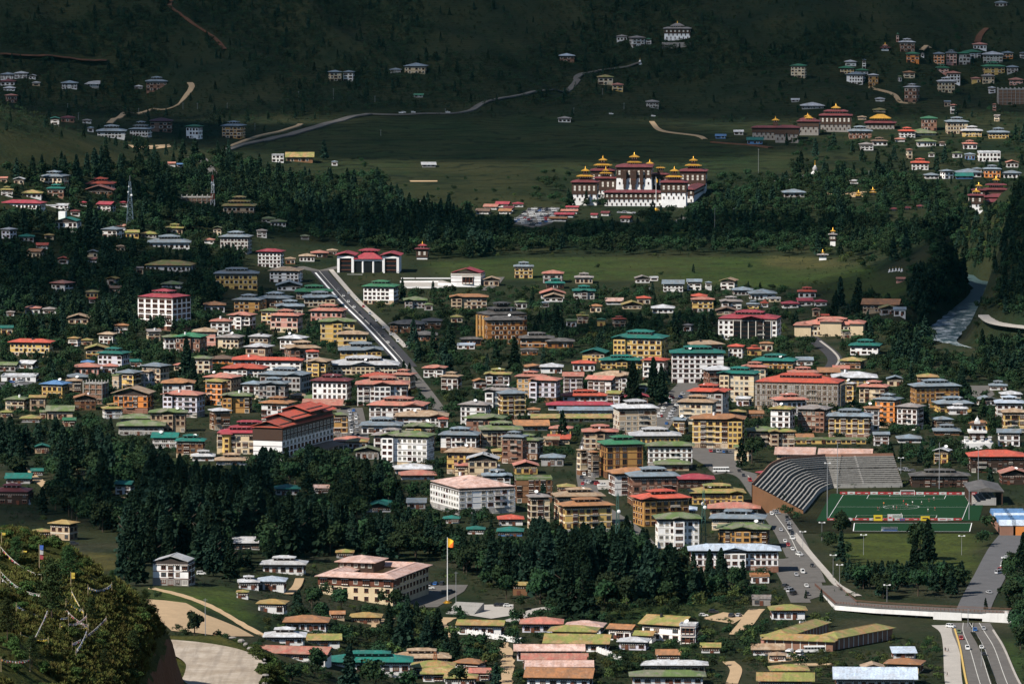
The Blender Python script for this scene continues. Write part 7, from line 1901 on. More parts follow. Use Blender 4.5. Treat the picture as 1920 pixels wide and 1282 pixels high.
# ------------------------------------------------------------------ near hillside with the cut road (bottom corner)
def HF(X, Y):
    X = np.asarray(X, float); Y = np.asarray(Y, float)
    edge = -39.0+1.6*(fbm(Y/6, Y*0, 3, 3)-.5)+.9*(fbm(Y/1.3, X*.4, 2, 13)-.5)+.010*(Y-650)
    top = np.interp(X-(edge+39), [-160, -90, -57, -50, -45, -41, -39], [276, 263, 254.7, 252.5, 249.6, 246.0, 242.8])+1.4*(fbm(X/9, Y/9, 3, 61)-.5)+.5*(fbm(X/2.5, Y/2.5, 2, 63)-.5)
    top = top-.012*np.maximum(650-Y, 0)-.55*np.maximum(Y-656, 0)
    ledge = 235.0; top = np.where((Y > 640) & (Y < 714), np.maximum(top, ledge), top); t = sstep(-38.8, -37.0, X-(edge+39)); z = top*(1-t)+np.minimum(ledge, top)*t
    out = np.interp(Y, [400, 640, 672, 690, 706, 718, 730], [-29, -29.0, -28.6, -29.8, -33, -37.5, -44])
    z = np.where(X > out, ledge-.9*(X-out)-.6*np.maximum(X-out-1.5, 0), z)
    z = np.where((Y > 716) & (X > edge-3), np.minimum(z, ledge-.8*(Y-716)), z)
    z = np.where(Y > 720, np.minimum(z, 244-.75*(Y-700)), z)
    return z
gx = np.concatenate([np.arange(-150, -46, 1.0), np.arange(-46, -24, .4), np.arange(-24, 0, 1.0)]); gy = np.arange(420, 900, 1.25); GX, GY = np.meshgrid(gx, gy); GZ = HF(GX, GY); ny, nx = GX.shape
GZ = np.maximum(GZ, H(GX, GY)-2); idx = np.arange(ny*nx).reshape(ny, nx); quads = np.stack([idx[:-1, :-1], idx[:-1, 1:], idx[1:, 1:], idx[1:, :-1]], -1).reshape(-1, 4)
me = bpy.data.meshes.new('near_hillside'); me.from_pydata(np.stack([GX, GY, GZ], -1).reshape(-1, 3).tolist(), [], quads.tolist()); me.polygons.foreach_set('use_smooth', [True]*len(me.polygons))
m, nt, b = newmat('dry_hill_grass'); f = ramp(nt, noise(nt, .22, 5, rough=.7), .35, .65); g2 = ramp(nt, noise(nt, 2.2, 4, rough=.7), .3, .7)
c = mixc(nt, f, (.026, .040, .011), (.085, .080, .022)); c = mixc(nt, g2, mixc(nt, .5, c, (.012, .018, .006)), c)
geo = nd(nt, 'ShaderNodeNewGeometry'); sx = nd(nt, 'ShaderNodeSeparateXYZ'); nt.links.new(geo.outputs['True Normal'], sx.inputs[0]); steep = ramp(nt, sx.outputs['Z'], .46, .34)
e1 = mixc(nt, noise(nt, .8, 5, stretched(nt, 2.5, 2.5, .35), .7), (.06, .030, .018), (.20, .10, .058)); c = mixc(nt, steep, c, e1); nt.links.new(c, b.inputs['Base Color']); b.inputs['Roughness'].default_value = 1; b.inputs['Specular IOR Level'].default_value = .05
bp = nd(nt, 'ShaderNodeBump'); bp.inputs['Strength'].default_value = .9; bp.inputs['Distance'].default_value = .5; nt.links.new(noise(nt, 1.6, 5), bp.inputs['Height']); nt.links.new(bp.outputs[0], b.inputs['Normal']); me.materials.append(m)
tag(link('near_hillside', me), 'grassy near hillside with a red earth cutting', 'hillside', kind='structure')
m, nt, b = newmat('dusty_concrete'); f = ramp(nt, noise(nt, .35, 6, rough=.7), .35, .68); g2 = ramp(nt, noise(nt, .9, 4, stretched(nt, 1.6, .10, 1)), .45, .66); g3 = ramp(nt, noise(nt, 3.0, 4), .5, .75)
c = mixc(nt, f, (.30, .245, .185), (.47, .41, .34)); c = mixc(nt, g2, c, mixc(nt, .45, c, (.20, .17, .14))); c = mixc(nt, g3, c, mixc(nt, .3, c, (.15, .12, .09))); nt.links.new(c, b.inputs['Base Color']); b.inputs['Roughness'].default_value = 1; b.inputs['Specular IOR Level'].default_value = .04; M_HROAD = m
rp = [(-33.7+.2*math.sin(y/9), y) for y in range(430, 680, 8)]+[(-34.3, 688), (-37.2, 697), (-43, 703), (-52, 705), (-62, 704)]
c_ = smooth_pts(rp, 2.0); d_ = np.gradient(c_, axis=0); d_ /= np.hypot(d_[:, 0], d_[:, 1])[:, None]; n_ = np.stack([-d_[:, 1], d_[:, 0]], 1)
mb = MB(); n = len(c_); hw = 4.6; mb.raw([(*(c_[i]+n_[i]*hw), 235.32) for i in range(n)]+[(*(c_[i]-n_[i]*hw), 235.32) for i in range(n)], [(n+i, n+i+1, i+1, i) for i in range(n-1)]); tag(mb.build('hill_road', M_HROAD), 'pale dusty road rounding the red earth cutting', 'road', kind='structure')
def GF(px, py, lift=0):
    u, k = ray(px, py); yy = np.arange(470, 800, .5); zz = CAMZ+k*yy; h_ = HF(u*yy, yy)+lift; b_ = np.nonzero(zz <= h_)[0]
    if not len(b_): return None
    y = yy[b_[0]]; return Vector((u*y, y, float(HF(np.array([u*y]), np.array([y]))[0])))
# shrubs and grass tufts on it
tuft = []
for i in range(5):
    g = np.random.default_rng(500+i); nb = 26; a = g.random(nb)*6.283; P = np.stack([.25*np.cos(a)*g.random(nb), .25*np.sin(a)*g.random(nb), .35*np.ones(nb)], 1); up = unit(np.stack([.55*np.cos(a), .55*np.sin(a), np.ones(nb)], 1)+g.normal(0, .2, (nb, 3))); s_ = unit(np.cross(up, g.normal(0, 1, (nb, 3)))); tuft.append(quadmesh('grass_tuft', P, s_*.035, up*(.30+.25*g.random(nb))[:, None], F_DRY))
PT = proto_coll('tuft_shape', tuft)
X = rng.uniform(-75, -38, 42000); Y = rng.uniform(500, 665, 42000); ok = (X/Y > -.0905) & (X < -39.3+.010*(Y-650)) & ((fbm(X/5, Y/9, 3, 90) > .44) | (X > -45)); X, Y = X[ok], Y[ok]; Z = HF(X, Y); s_ = rng.uniform(.45, 1.0, len(X))
scatter_object('dry_grass', np.stack([X, Y, Z], 1), rng.random(len(X))*6.28, np.stack([s_, s_, s_], 1), rng.integers(0, 5, len(X)), PT, 'dry yellow green grass on the near hillside', 'grass')
F_NEAR = foliage('shrub_leaves', (.016, .032, .009), (.045, .070, .018)); PNS = proto_coll('shrub_shape', [broad_crown(600+i, 700, 10.0, .55, F_NEAR, 10) for i in range(4)])
X = rng.uniform(-75, -38, 950); Y = rng.uniform(500, 662, 950); ok = (X/Y > -.0905) & (X < -39.4+.010*(Y-650)) & (fbm(X/9+5, Y/14, 3, 95) > .47); X, Y = X[ok], Y[ok]; s_ = rng.uniform(.05, .19, len(X))
X2 = rng.uniform(-34, -24, 260); Y2 = rng.uniform(660, 735, 260); o2 = np.interp(Y2, [400, 640, 672, 690, 706, 718, 730], [-29, -29.0, -28.6, -29.8, -33, -37.5, -44]); k2 = (X2 > o2-.1); X = np.concatenate([X, X2[k2]]); Y = np.concatenate([Y, Y2[k2]]); s_ = np.concatenate([s_, rng.uniform(.08, .22, k2.sum())]); Z = HF(X, Y)
scatter_object('near_shrubs', np.stack([X, Y, Z-.4], 1), rng.random(len(X))*6.28, np.stack([s_*1.1, s_*1.1, s_], 1), rng.integers(0, 4, len(X)), PNS, 'dark green shrubs on the near hillside', 'shrubs')
F_PINE = foliage('pine_needles', (.014, .034, .013), (.034, .062, .02))
def pine_crown(seed):
    g = np.random.default_rng(seed); P = []; 
    for k in range(26):
        z = 2.2+7.2*(k/26)**.9; a = k*2.4; l = (1-k/27)**.6*2.9*(.7+.5*g.random()); m_ = 60; t = g.random(m_)**.6; q = np.stack([np.cos(a)*l*t, np.sin(a)*l*t, z+.5*t], 1)+g.normal(0, .34, (m_, 3)); P.append(q)
    P = np.concatenate(P); n = len(P); u = unit(g.normal(0, 1, (n, 3))); v = unit(np.cross(u, g.normal(0, 1, (n, 3)))); return quadmesh('pine_crown', P, u*.06, v*.30, F_PINE)
PINE = [(pine_crown(700+i), trunk_mesh(10, .16, .95, 4, i)) for i in range(3)]
for i, (px, py, hp, lab) in enumerate(((97, 1172, 125, 'dark pine standing among the prayer flag lines'), (128, 1095, 74, 'pale green pine near the white banner pole'), (30, 1060, 56, 'young pine at the hill edge behind the flag lines'), (170, 1170, 52, 'small round pine beside the tangled prayer flags'), (272, 1150, 46, 'small pine on the hill crest before the sandy ground'), (14, 1200, 80, 'bushy pine at the frame edge on the near hillside'), (60, 1250, 60, 'low dark pine low on the near hillside'), (250, 1235, 52, 'small pine just above the red earth cutting'), (196, 1255, 40, 'very small pine on the lower grassy slope'), (210, 1105, 36, 'small pine beside the yellow prayer cloth'))):
    p = GF(px, py)
    if p is None: continue
    s = hp/(FPX/p.y)/10.2; r_ = empty('pine', p, i*1.3); link('trunk', PINE[i % 3][1], r_, scale=(s, s, s)); link('crown', PINE[i % 3][0], r_, scale=(s*1.1, s*1.1, s)); tag(r_, lab, 'pine tree')
# prayer flags
FLAGM = [plain('flag_cloth_'+n, c, .9) for n, c in (('white', (.42, .42, .40)), ('yellow', (.48, .36, .06)), ('red', (.32, .06, .07)), ('blue', (.06, .13, .42)), ('green', (.06, .30, .12)), ('pink', (.42, .22, .24)))]
FLAGME = []
for m_ in FLAGM:
    mb = MB(); mb.raw([(-.09, 0, 0), (.09, .01, 0), (.10, .05, -.12), (-.08, .03, -.11), (.07, -.02, -.24), (-.11, .01, -.21)], [(0, 1, 2, 3), (3, 2, 4, 5)]); FLAGME.append(mb.mesh('flag', m_))
M_CORD = plain('cord', (.5, .48, .42)); M_STICK = plain('bamboo_stick', (.30, .24, .14))
def z5(x, y): return x/4.244, 980+y/4.244
def flagline(a, b_, seq, lab, sag=.6, sp=.26, up=1.3):
    """a cord of small cloth flags strung between two sticks in the near hillside"""
    ends = []
    for q in (a, b_):
        px, py = z5(*q); u, k = ray(px, py); g_ = GF(px, py, up)
        y = g_.y if g_ is not None else 640.0; ends.append(Vector((u*y, y, CAMZ+k*y)))
    A, B = ends; r_ = empty('prayer_flag_line', (A.x, A.y, float(HF(np.array([A.x]), np.array([A.y]))[0]))); o = r_.location.copy(); mb = MB(); n = max(4, int((B-A).length/sp)); pts = []
    for k in range(n+1): t = k/n; p = A.lerp(B, t); p.z -= sag*4*t*(1-t); pts.append(p-o)
    for k in range(n): mb.bar(pts[k], pts[k+1], .035)
    mb.build('cord', M_CORD, r_)
    for p in (A, B):
        zg = float(HF(np.array([p.x]), np.array([p.y]))[0]); mb = MB(); mb.cyl(p.x-o.x, p.y-o.y, zg-o.z-.3, p.z-o.z+.25, .05, .03, 6); mb.build('stick', M_STICK, r_)
    rz = math.atan2(B.y-A.y, B.x-A.x)
    for k in range(1, n): link('flag', FLAGME[seq[k % len(seq)]], r_, pts[k], rz+random.uniform(-1.0, 1.0), (random.uniform(.6, 1.1), 1, random.uniform(.5, 1.2)))
    tag(r_, lab, 'prayer flags', 'prayer flag lines on the near hillside')
flagline((4, 190), (330, 410), [2, 1, 0, 2], 'red and yellow prayer flag line at the hill edge')
flagline((4, 385), (322, 565), [0, 0, 4, 0], 'upper white prayer flag line behind the dark pine')
flagline((4, 430), (705, 815), [0], 'longest white prayer flag line sweeping down to the tangle', 1.0)
flagline((130, 650), (545, 748), [0, 0, 3], 'faint white prayer flag line under the dark pine')
flagline((575, 960), (845, 755), [0, 2, 3, 0], 'steep mixed colour prayer flag line beyond the tangle', .3)
flagline((165, 885), (385, 922), [1], 'short yellow prayer flag line low on the slope', .2)
flagline((8, 1080), (238, 1085), [0, 2, 1, 0], 'mixed prayer flag line near the lower frame corner', .2)
flagline((570, 545), (665, 712), [1], 'steep yellow prayer cloth line above the tangle', .1, .2)
flagline((525, 615), (660, 690), [1, 1, 0], 'second yellow prayer flag line above the tangle', .2, .22)
flagline((478, 812), (700, 826), [1], 'level yellow prayer flag line beside the tangle', .25)
flagline((520, 680), (705, 812), [5, 2, 0, 5], 'pink and red prayer flag line in the tangle', .3, .2)
flagline((235, 985), (380, 695), [0, 2, 0, 3], 'white and red prayer line hanging from the dark pine', .2)
flagline((605, 1015), (690, 860), [0, 3], 'short white and blue prayer line below the tangle', .2)
flagline((545, 800), (690, 735), [0, 5], 'white prayer flag line crossing the tangle', .3, .22)
flagline((700, 505), (890, 485), [1, 3, 0], 'yellow and blue prayer flag line at the hill crest', .5)
for px, py, hp, cl, lab in ((74, 1076, 56, (3, 0, 2), 'tall pole with blue white and red banner'), (3, 1028, 30, (1,), 'pole with yellow banner at the frame edge'), (133, 1107, 36, (1, 1), 'pole with orange topped banner on the crest'), (43, 1048, 18, (1,), 'small pole with yellow banner by the pale pine')):
    p = GF(px, py); h_ = hp/(FPX/p.y); r_ = empty('banner_pole', p); mb = MB(); mb.cyl(0, 0, -.3, h_, .06, .03, 6); mb.build('pole', M_STICK, r_)
    for k, ci in enumerate(cl): mb = MB(); z1 = h_-.1-k*h_*.16; z0 = z1-h_*.16; mb.raw([(.05, 0, z1), (.45, .08, z1-.03), (.42, -.05, z0), (.05, 0, z0)], [(0, 1, 2, 3)]); mb.build('banner_cloth', FLAGM[ci], r_)
    tag(r_, lab, 'prayer flag pole')
# ------------------------------------------------------------------ vehicles
def paint(name, col):
    m, nt, b = newmat(name); b.inputs['Base Color'].default_value = (*col, 1); b.inputs['Roughness'].default_value = .3; b.inputs['Coat Weight'].default_value = .4; f = noise(nt, 2.0, 2); nt.links.new(mixc(nt, f, tuple(x*.9 for x in col), col), b.inputs['Base Color']); return m
PAINT = {n: paint('car_paint_'+n, c) for n, c in (('white', (.78, .78, .76)), ('silver', (.45, .46, .48)), ('dark', (.03, .03, .035)), ('red', (.40, .03, .03)), ('blue', (.04, .14, .40)), ('green', (.10, .16, .07)), ('grey', (.17, .17, .18)))}
M_TYRE = plain('tyre_rubber', (.015, .015, .015)); M_LAMP = plain('lamp_glass', (.6, .55, .5), .2)
def car_meshes(kind):
    """length along x, nose at +x"""
    body, glass = MB(), MB()
    L, W, hb, ht = dict(car=(4.1, 1.7, .82, 1.45), van=(4.6, 1.75, 1.0, 1.95), suv=(4.5, 1.85, 1.0, 1.75))[kind]
    w = W/2; body.frus((-L/2, L/2, -w, w), .28, (-L/2+.06, L/2-.12, -w+.03, w-.03), hb); 
    c0, c1, t0, t1 = dict(car=(-L*.44, L*.20, -L*.32, L*.06), van=(-L*.485, L*.36, -L*.47, L*.22), suv=(-L*.47, L*.20, -L*.42, L*.08))[kind]
    glass.frus((c0, c1, -w+.06, w-.06), hb, (t0, t1, -w+.2, w-.2), ht-.06); body.frus((t0-.04, t1+.04, -w+.17, w-.17), ht-.07, (t0+.1, t1-.1, -w+.25, w-.25), ht)
    for x0, x1 in ((c0, t0), (c1, t1)):
        for s in (-1, 1): body.bar((x0, s*(w-.07), hb), (x1, s*(w-.2), ht-.05), .11)
    for s in (-1, 1): body.bar(((c0+c1)/2, s*(w-.07), hb), ((t0+t1)/2, s*(w-.2), ht-.05), .10)
    wh_ = MB(); n = 10; wh_.raw([(.31*math.cos(6.283*i/n), y, .31*math.sin(6.283*i/n)) for y in (-.1, .1) for i in range(n)], [(i, (i+1) % n, n+(i+1) % n, n+i) for i in range(n)]+[tuple(range(n)), tuple(range(n, 2*n))])
    lm = MB(); lm.box(-.04, .04, -.2, .2, -.08, .08)
    return body, glass.mesh('glazing', M_GLASS), wh_.mesh('wheel', M_TYRE), lm.mesh('headlight', M_LAMP), L, W
CARS = {}
for kd in ('car', 'van', 'suv'):
    bo, gl, wl, lm, L, W = car_meshes(kd); CARS[kd] = ({c: bo.mesh('body', m_) for c, m_ in PAINT.items()}, gl, wl, lm, L, W)
VEH = []
def vehicle(px, py, rz, colr='white', kind='car', full=False, lab=None, group=None, lift=.3, pos=None):
    p = pos or G(px, py); bo, gl, wl, lm, L, W = CARS[kind]; r_ = empty({'car': 'car', 'van': 'minivan', 'suv': 'off_road_car'}[kind], (p.x, p.y, p.z+lift), rz); link('body', bo[colr], r_); link('glazing', gl, r_)
    if full:
        for x in (-L*.31, L*.31):
            for y in (-W/2+.02, W/2-.02): link('wheel', wl, r_, (x, y, .31))
        for y in (-W*.33, W*.33): link('headlight', lm, r_, (L/2-.02, y, .62))
    VEH.append(dict(root=r_, col=colr, kind=kind, px=px, py=py, lab=lab, group=group)); return r_
def rdir(a, b_): A, B = G(*a), G(*b_); return math.atan2(B.y-A.y, B.x-A.x)
eR = rdir((1884, 1270), (1846, 1185)); eL = rdir((1806, 1185), (1834, 1270))
for x, y, c, k, rz, lab in ((1828, 1183, 'blue', 'car', eR, 'bright blue car just out of the underpass'), (1844, 1181, 'silver', 'car', eR, 'silver car stopped at the kerb beside the underpass'), (1802, 1199, 'red', 'car', eL, 'red car on the expressway below the underpass'), (1814, 1218, 'white', 'suv', eL, 'white car on the expressway beside the dusty track'), (1840, 1216, 'white', 'car', eR, 'white car heading for the underpass'), (1845, 1229, 'dark', 'car', eR, 'black car following the white car to the underpass'), (1783, 1177, 'white', 'suv', eL+.8, 'white off-road car turning onto the dusty track'), (1798, 1187, 'green', 'car', eL, 'olive green car at the mouth of the track'), (1854, 1113, 'silver', 'car', eR+.3, 'silver car on the street beyond the underpass')): vehicle(x, y, rz, c, k, True, lab)
r1_ = rdir((1450, 960), (1478, 1000)); r2_ = rdir((1500, 1045), (1552, 1100))
for x, y, c, k, rz, lab in ((1464, 996, 'silver', 'car', r1_, 'silver car driving down the stadium road'), (1472, 1017, 'white', 'car', r1_, 'white car halfway down the stadium road'), (1478, 1024, 'red', 'car', r1_, 'dark red car behind the white one on the stadium road'), (1486, 1032, 'white', 'car', r1_, 'white car nearing the junction below the stadium'), (1499, 1042, 'white', 'suv', r1_+.4, 'large white car at the road junction'), (1505, 1075, 'white', 'van', r2_, 'white minivan on the slip road'), (1523, 1063, 'dark', 'car', r2_, 'black car on the bend to the bridge'), (1493, 1080, 'silver', 'car', r2_, 'silver car low on the slip road'), (1512, 1101, 'white', 'car', r2_, 'white car further down the slip road'), (1514, 1116, 'dark', 'car', r2_, 'dark car at the foot of the slip road'), (1447, 966, 'white', 'car', r1_, 'white car parked at the top of the stadium road'), (378, 1078, 'white', 'suv', 0.1, 'white car parked beside the white timber-bay house'), (139, 1022, 'dark', 'suv', .1, 'dark off-road car before the tan house'), (805, 1105, 'white', 'suv', .2, 'white off-road car on the courthouse forecourt'), (836, 1114, 'dark', 'suv', .1, 'black off-road car by the flagpole'), (846, 1111, 'dark', 'car', .1, 'second black car by the flagpole'), (807, 1097, 'dark', 'car', 1.3, 'dark car parked against the forecourt wall'), (817, 1097, 'blue', 'car', 1.3, 'dark blue car parked against the forecourt wall'), (829, 1097, 'dark', 'suv', 1.3, 'black jeep parked against the forecourt wall'), (1220, 1126, 'dark', 'suv', .1, 'black off-road car by the rocky bank'), (1319, 1156, 'white', 'car', .1, 'white car on the sandy parking ground'), (1338, 1150, 'dark', 'suv', .2, 'dark car on the sandy parking ground'), (1385, 1156, 'silver', 'car', 1.2, 'silver car by the hedge of the parking ground'), (1372, 1157, 'dark', 'suv', 1.2, 'dark jeep by the hedge of the parking ground'), (934, 1137, 'dark', 'car', .1, 'dark car on the pale parking area'), (944, 1137, 'dark', 'car', .1, 'second dark car on the pale parking area'), (952, 1138, 'white', 'car', .1, 'white car on the pale parking area'), (1240, 782, 'red', 'car', 1.4, 'red car on the sloping street'), (1250, 796, 'blue', 'car', 1.4, 'blue car on the sloping street')): vehicle(x, y, rz, c, k, True, lab)
def row(a, b_, n, rz, group, where, jit=1.5):
    for i in range(n):
        t = (i+.5)/n; x = a[0]+(b_[0]-a[0])*t+random.uniform(-jit, jit); y = a[1]+(b_[1]-a[1])*t+random.uniform(-.4, .4)
        c = random.choices(['white', 'silver', 'dark', 'grey', 'red', 'blue'], [5, 4, 3, 2, 1, 1])[0]; k = random.choices(['car', 'suv', 'van'], [5, 2, 2])[0]; v = vehicle(x, y, rz+random.choice((0, math.pi))+random.uniform(-.08, .08), c, k, False, None, group); VEH[-1]['where'] = where
av = rdir((690, 606), (742, 662))
row((628, 540), (742, 660), 11, av, 'cars parked along the avenue', 'parked along the avenue', 1.0); row((648, 545), (752, 648), 8, av, 'cars parked along the avenue', 'on the far side of the avenue', 1.0)
row((655, 770), (664, 838), 12, 1.5, 'cars in the street behind the hotel', 'in the street behind the long hotel', 2); row((664, 768), (674, 836), 9, 1.5, 'cars in the street behind the hotel', 'on the far kerb behind the long hotel', 2)
row((1282, 738), (1252, 790), 10, 1.9, 'cars on the sloping street', 'parked down the sloping street', 1.0); row((1262, 745), (1232, 785), 8, 1.9, 'cars on the sloping street', 'on the inner kerb of the sloping street', 1.0)
row((1092, 870), (1094, 925), 9, 1.5, 'cars in the shop street', 'parked in the narrow shop street', 3); row((1160, 985), (1208, 1022), 7, 2.2, 'cars in the shop street', 'parked at the end of the shop street', 2)
row((1330, 848), (1372, 850), 7, 1.6, 'cars by the square', 'parked by the fenced square', 1); row((1380, 880), (1440, 935), 6, r1_, 'cars on the stadium road', 'on the road behind the stadium stand', 2)
row((1474, 972), (1488, 1014), 9, 1.6, 'cars parked below the stand', 'parked below the stadium stand', 2); row((1446, 958), (1458, 966), 3, .4, 'cars parked below the stand', 'parked at the stand corner', 1)
row((1884, 1046), (1900, 1062), 4, .2, 'cars by the market halls', 'parked by the market halls', 1); row((1872, 1078), (1890, 1052), 6, .9, 'cars by the market halls', 'parked under the market trees', 1)
row((1685, 882), (1712, 885), 4, .2, 'cars by the pavilion', 'parked beside the slate pavilion', 1); row((18, 718), (50, 716), 4, .2, 'cars in the workshop yard', 'in the dark workshop yard', 1); row((20, 726), (40, 724), 3, .2, 'cars in the workshop yard', 'at the edge of the workshop yard', 1)
row((1100, 905), (1130, 912), 5, .2, 'cars in the yard', 'in the pale yard between blocks', 1.5); row((905, 640), (930, 648), 4, .3, 'cars by the tower', 'parked by the slate hotel tower', 1)
row((1470, 1098), (1490, 1118), 4, 1.0, 'cars by the slip road', 'parked under the slip road wall', 1)
P5 = [T('B3', 0, 472), T('B3', 125, 370), T('B3', 352, 360), T('B3', 295, 470), T('B3', 170, 506)]
for j in range(11):
    for i in range(15):
        x, y = 960+i*6.4+j*1.0, 390+j*3.4
        if inpoly(np.array([x]), np.array([y]), P5)[0] and random.random() < .86:
            vehicle(x, y, .15+random.choice((0, math.pi)), random.choices(['white', 'silver', 'dark', 'grey', 'red', 'blue'], [5, 4, 3, 2, 1, 1])[0], random.choice(['car', 'car', 'suv', 'van']), False, None, 'cars in the fortress car park'); VEH[-1]['where'] = 'in the fortress car park'
row((1155, 400), (1260, 404), 11, .1, 'cars below the fortress', 'lined up below the fortress lawn', 1.5)
for i, (x, y) in enumerate(((757, 214), (775, 214), (752, 215), (1146, 217), (1225, 221), (840, 214))): vehicle(x, y, .05, 'white', 'suv', False, None, 'vehicles on the far road', 1.2); VEH[-1]['where'] = 'on the far road under the hill'
def bus(px, py, rz, L, lab):
    p = G(px, py); r_ = empty('bus', (p.x, p.y, p.z+.3), rz); mb = MB(); mb.frus((-L/2, L/2, -1.2, 1.2), .4, (-L/2+.05, L/2-.1, -1.15, 1.15), 1.5); mb.frus((-L/2+.05, L/2-.15, -1.15, 1.15), 2.45, (-L/2+.2, L/2-.4, -1.0, 1.0), 2.95); mb.build('body', PAINT['white'], r_); mb = MB(); mb.box(-L/2+.08, L/2-.12, -1.13, 1.13, 1.5, 2.45); mb.build('glazing', M_GLASS, r_)
    mb = MB()
    for i in range(int(L/1.3)): x = -L/2+.2+i*1.3; mb.box(x, x+.12, -1.17, 1.17, 1.5, 2.45)
    mb.build('window_post', PAINT['white'], r_)
    for x in (-L*.3, L*.33):
        for y in (-1.1, 1.1): link('wheel', CARS['car'][2], r_, (x, y, .45), scale=(1.45, 1.3, 1.45))
    tag(r_, lab, 'bus')
bus(1352, 886, .05, 9, 'long white bus at the street corner by the square'); bus(1527, 1224, .1, 9, 'white bus parked before the horseshoe shed'); bus(1499, 1232, 1.3, 6, 'small white bus facing out of the bus yard'); bus(1480, 1231, 1.3, 6, 'small pale bus beside the brown shed wall')
# ------------------------------------------------------------------ people (small figures on the pitch and the track)
PEOPLE = []
for i, (x, y, c, lab) in enumerate(((1657, 948, 'orange', 'player in orange left of the centre circle'), (1694, 944, 'red', 'player in red at the halfway line'), (1702, 951, 'white', 'player in white near the centre circle'), (1711, 946, 'white', 'player in white right of the centre'), (1742, 941, 'red', 'player in red near the far touchline'), (1751, 938, 'white', 'player in white near the far corner flag'), (1728, 946, 'white', 'lone player in white on the right half'), (1646, 957, 'red', 'player in red near the left touchline'), (1649, 957, 'dark', 'dark clad referee near the left touchline'), (1681, 956, 'red', 'player in red before the near penalty area'), (1675, 955, 'white', 'player in white before the near penalty area'), (1740, 960, 'white', 'player in white low on the right flank'), (1753, 957, 'red', 'player in red low on the right flank'), (1699, 950, 'red', 'second player in red by the centre circle'), (1690, 968, 'white', 'goalkeeper in white at the near goal'), (1773, 1222, 'dark', 'first dark clad walker on the dusty track'), (1778, 1223, 'dark', 'second dark clad walker on the dusty track'), (1776, 1268, 'dark', 'lone walker lower on the dusty track'), (1772, 1221, 'dark', 'third dark clad walker at the track edge'))):
    p = G(x, y); o = link('person', PM[(c, (1, -.6)[i % 2])], None, (p.x, p.y, p.z+(.22 if i < 15 else .25)), i*1.9, (1.06, 1.06, 1.06)); tag(o, lab, 'person')

_ms = MB(); _ms.lathe(0, 0, [(0, -.2), (.75, -.1), (.9, .25), (.55, .62), (0, .72)], 7); ST = _ms.mesh('boulder', WALL['s'])
for i in range(16):
    y = 660+i*3.3; x = float(np.interp(y, [400, 640, 672, 690, 706, 718, 730], [-29, -29.0, -28.6, -29.8, -33, -37.5, -44]))+.1; o = link('boulder', ST, None, (x, y, 235.2), i*1.7, (.35+.3*random.random(), .3+.3*random.random(), .3+.25*random.random())); tag(o, f"pale boulder edging the hill road, {['first', 'second', 'third', 'fourth', 'fifth', 'sixth', 'seventh', 'eighth', 'ninth', 'tenth', 'eleventh', 'twelfth', 'thirteenth', 'fourteenth', 'fifteenth', 'sixteenth'][i]} from the near end", 'boulder', 'boulders along the hill road')
# ------------------------------------------------------------------ labels that single each thing out
def ctr(b_): return ((b_['x0']+b_['x1'])/2, b_['ye'])
from collections import Counter, defaultdict
used = set()
cnt = Counter(b_['desc'] for b_ in BLD)
uniq = [b_ for b_ in BLD if cnt[b_['desc']] == 1]
GR = {'house': 'houses of the town', 'building': 'apartment blocks of the town', 'shed': 'low sheds of the town'}
def rel(dx, dy):
    if abs(dx) > 2.2*abs(dy): return ['beside', 'left of' if dx < 0 else 'right of']
    return ['behind', 'just behind'] if dy < 0 else ['in front of', 'below']
def words(s): return len(s.split())
def settle(desc, pos, skip=None, most=16, pool=None):
    x, y = pos; near = sorted((u for u in (pool or uniq) if u is not skip), key=lambda u: abs(ctr(u)[0]-x)+2.0*abs(ctr(u)[1]-y))[:14]
    for j in (0, 1):
        for u in near:
            for full in ('desc', 'short'):
                ref = u[full]
                for cut in ('six-storey ', 'five-storey ', 'four-storey ', 'three-storey ', 'two-storey ', 'single-storey '):
                    if full == 'short': ref = ref.replace(cut, '')
                lab = f"{desc} {rel(x-ctr(u)[0], y-ctr(u)[1])[j]} the {ref}"
                if words(lab) <= most and lab not in used: return lab
    return None
for b_ in BLD:
    if cnt[b_['desc']] == 1: used.add(b_['desc'])
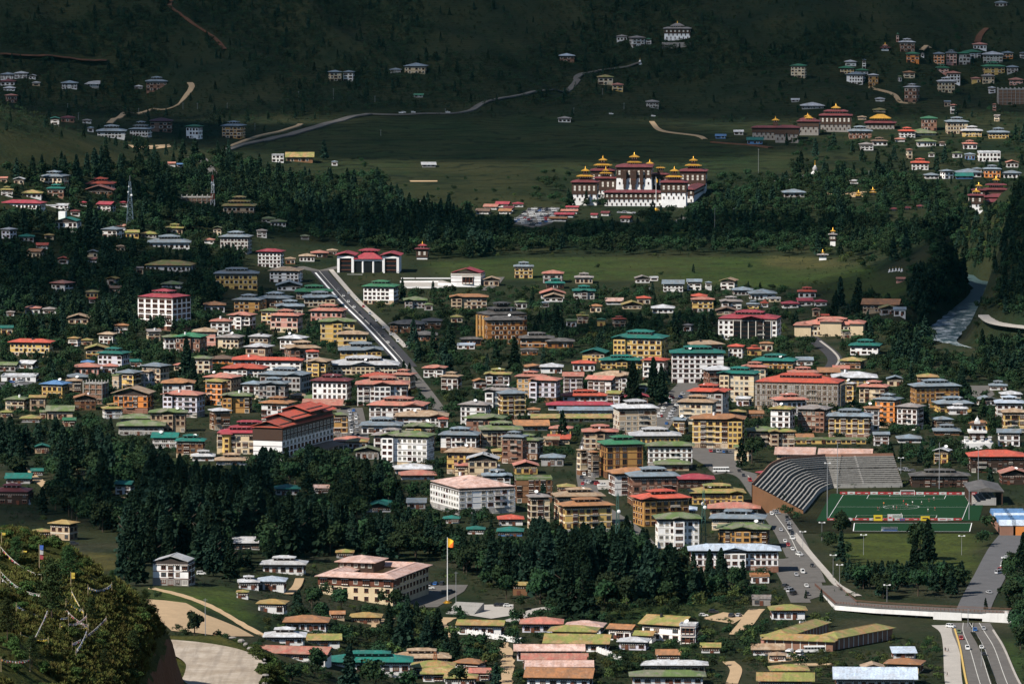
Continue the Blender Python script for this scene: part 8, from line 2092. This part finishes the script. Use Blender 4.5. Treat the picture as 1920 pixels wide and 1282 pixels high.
for b_ in BLD:
    lab = b_['desc']
    if cnt[lab] > 1:
        short = lab.replace('single-storey ', '') if words(lab) <= 7 else lab.replace('single-storey ', '').replace(' hipped', '').replace(' gabled', '').replace(' tiered', '')
        lab = settle(short, ctr(b_), b_) or settle(b_['short'], ctr(b_), b_) or lab; used.add(lab)
    tag(b_['root'], lab, b_['cat'], None if b_.get('fixed') else GR.get(b_['cat']))
KW = dict(con='dark conifer', cyp='dark pointed cypress', brd='dark green broadleaf tree', pop='tall narrow poplar', lgt='pale green leafy tree')
for o, k, x, y, z, h_, w in TREEOBJ:
    px, py, s = proj((x, y, z)); hh = h_*s; size = 'very tall' if hh > 85 else 'tall' if hh > 60 else 'mid-sized' if hh > 38 else 'small'
    if k == 'pop': size = ''
    sh_ = 'broad ' if w > 1.12 else 'slender ' if w < .92 else ''
    base_ = f"{size} {sh_}{KW[k]}".replace('  ', ' ').strip()
    lab = settle(base_, (px, py-8)) or settle('leafy '+base_, (px, py)) ; 
    if lab is None: lab = base_+' in the wooded park'
    used.add(lab); tag(o, lab, 'tree', {'con': 'conifers of the valley', 'cyp': 'cypresses of the valley'}.get(k, 'broadleaf trees of the valley'))
ORD = ['first', 'second', 'third', 'fourth', 'fifth', 'sixth', 'seventh', 'eighth', 'ninth', 'tenth', 'eleventh', 'twelfth']
NM = {'car': 'car', 'van': 'minivan', 'suv': 'off-road car'}
seen = Counter()
for v in VEH:
    lab = v['lab']
    if not lab:
        b0 = f"{v['col']} {NM[v['kind']]} {v.get('where', '')}"; seen[b0] += 1; v['b0'] = b0
for v in VEH:
    lab = v['lab']
    if not lab:
        b0 = v['b0']; lab = b0
        if seen[b0] > 1: v_ = [q for q in VEH if q.get('b0') == b0]; v_.sort(key=lambda q: q['px']); i = v_.index(v); lab = f"{ORD[i]} {b0} from the left" if i < len(ORD) else b0
    tag(v['root'], lab, 'car', v['group'])
for i, o in enumerate(POLES_AT):
    px, py, s = proj(o.location); lab = settle('thin grey utility pole', (px, py)) or 'thin grey utility pole standing in the far field'; used.add(lab); o['label'] = lab
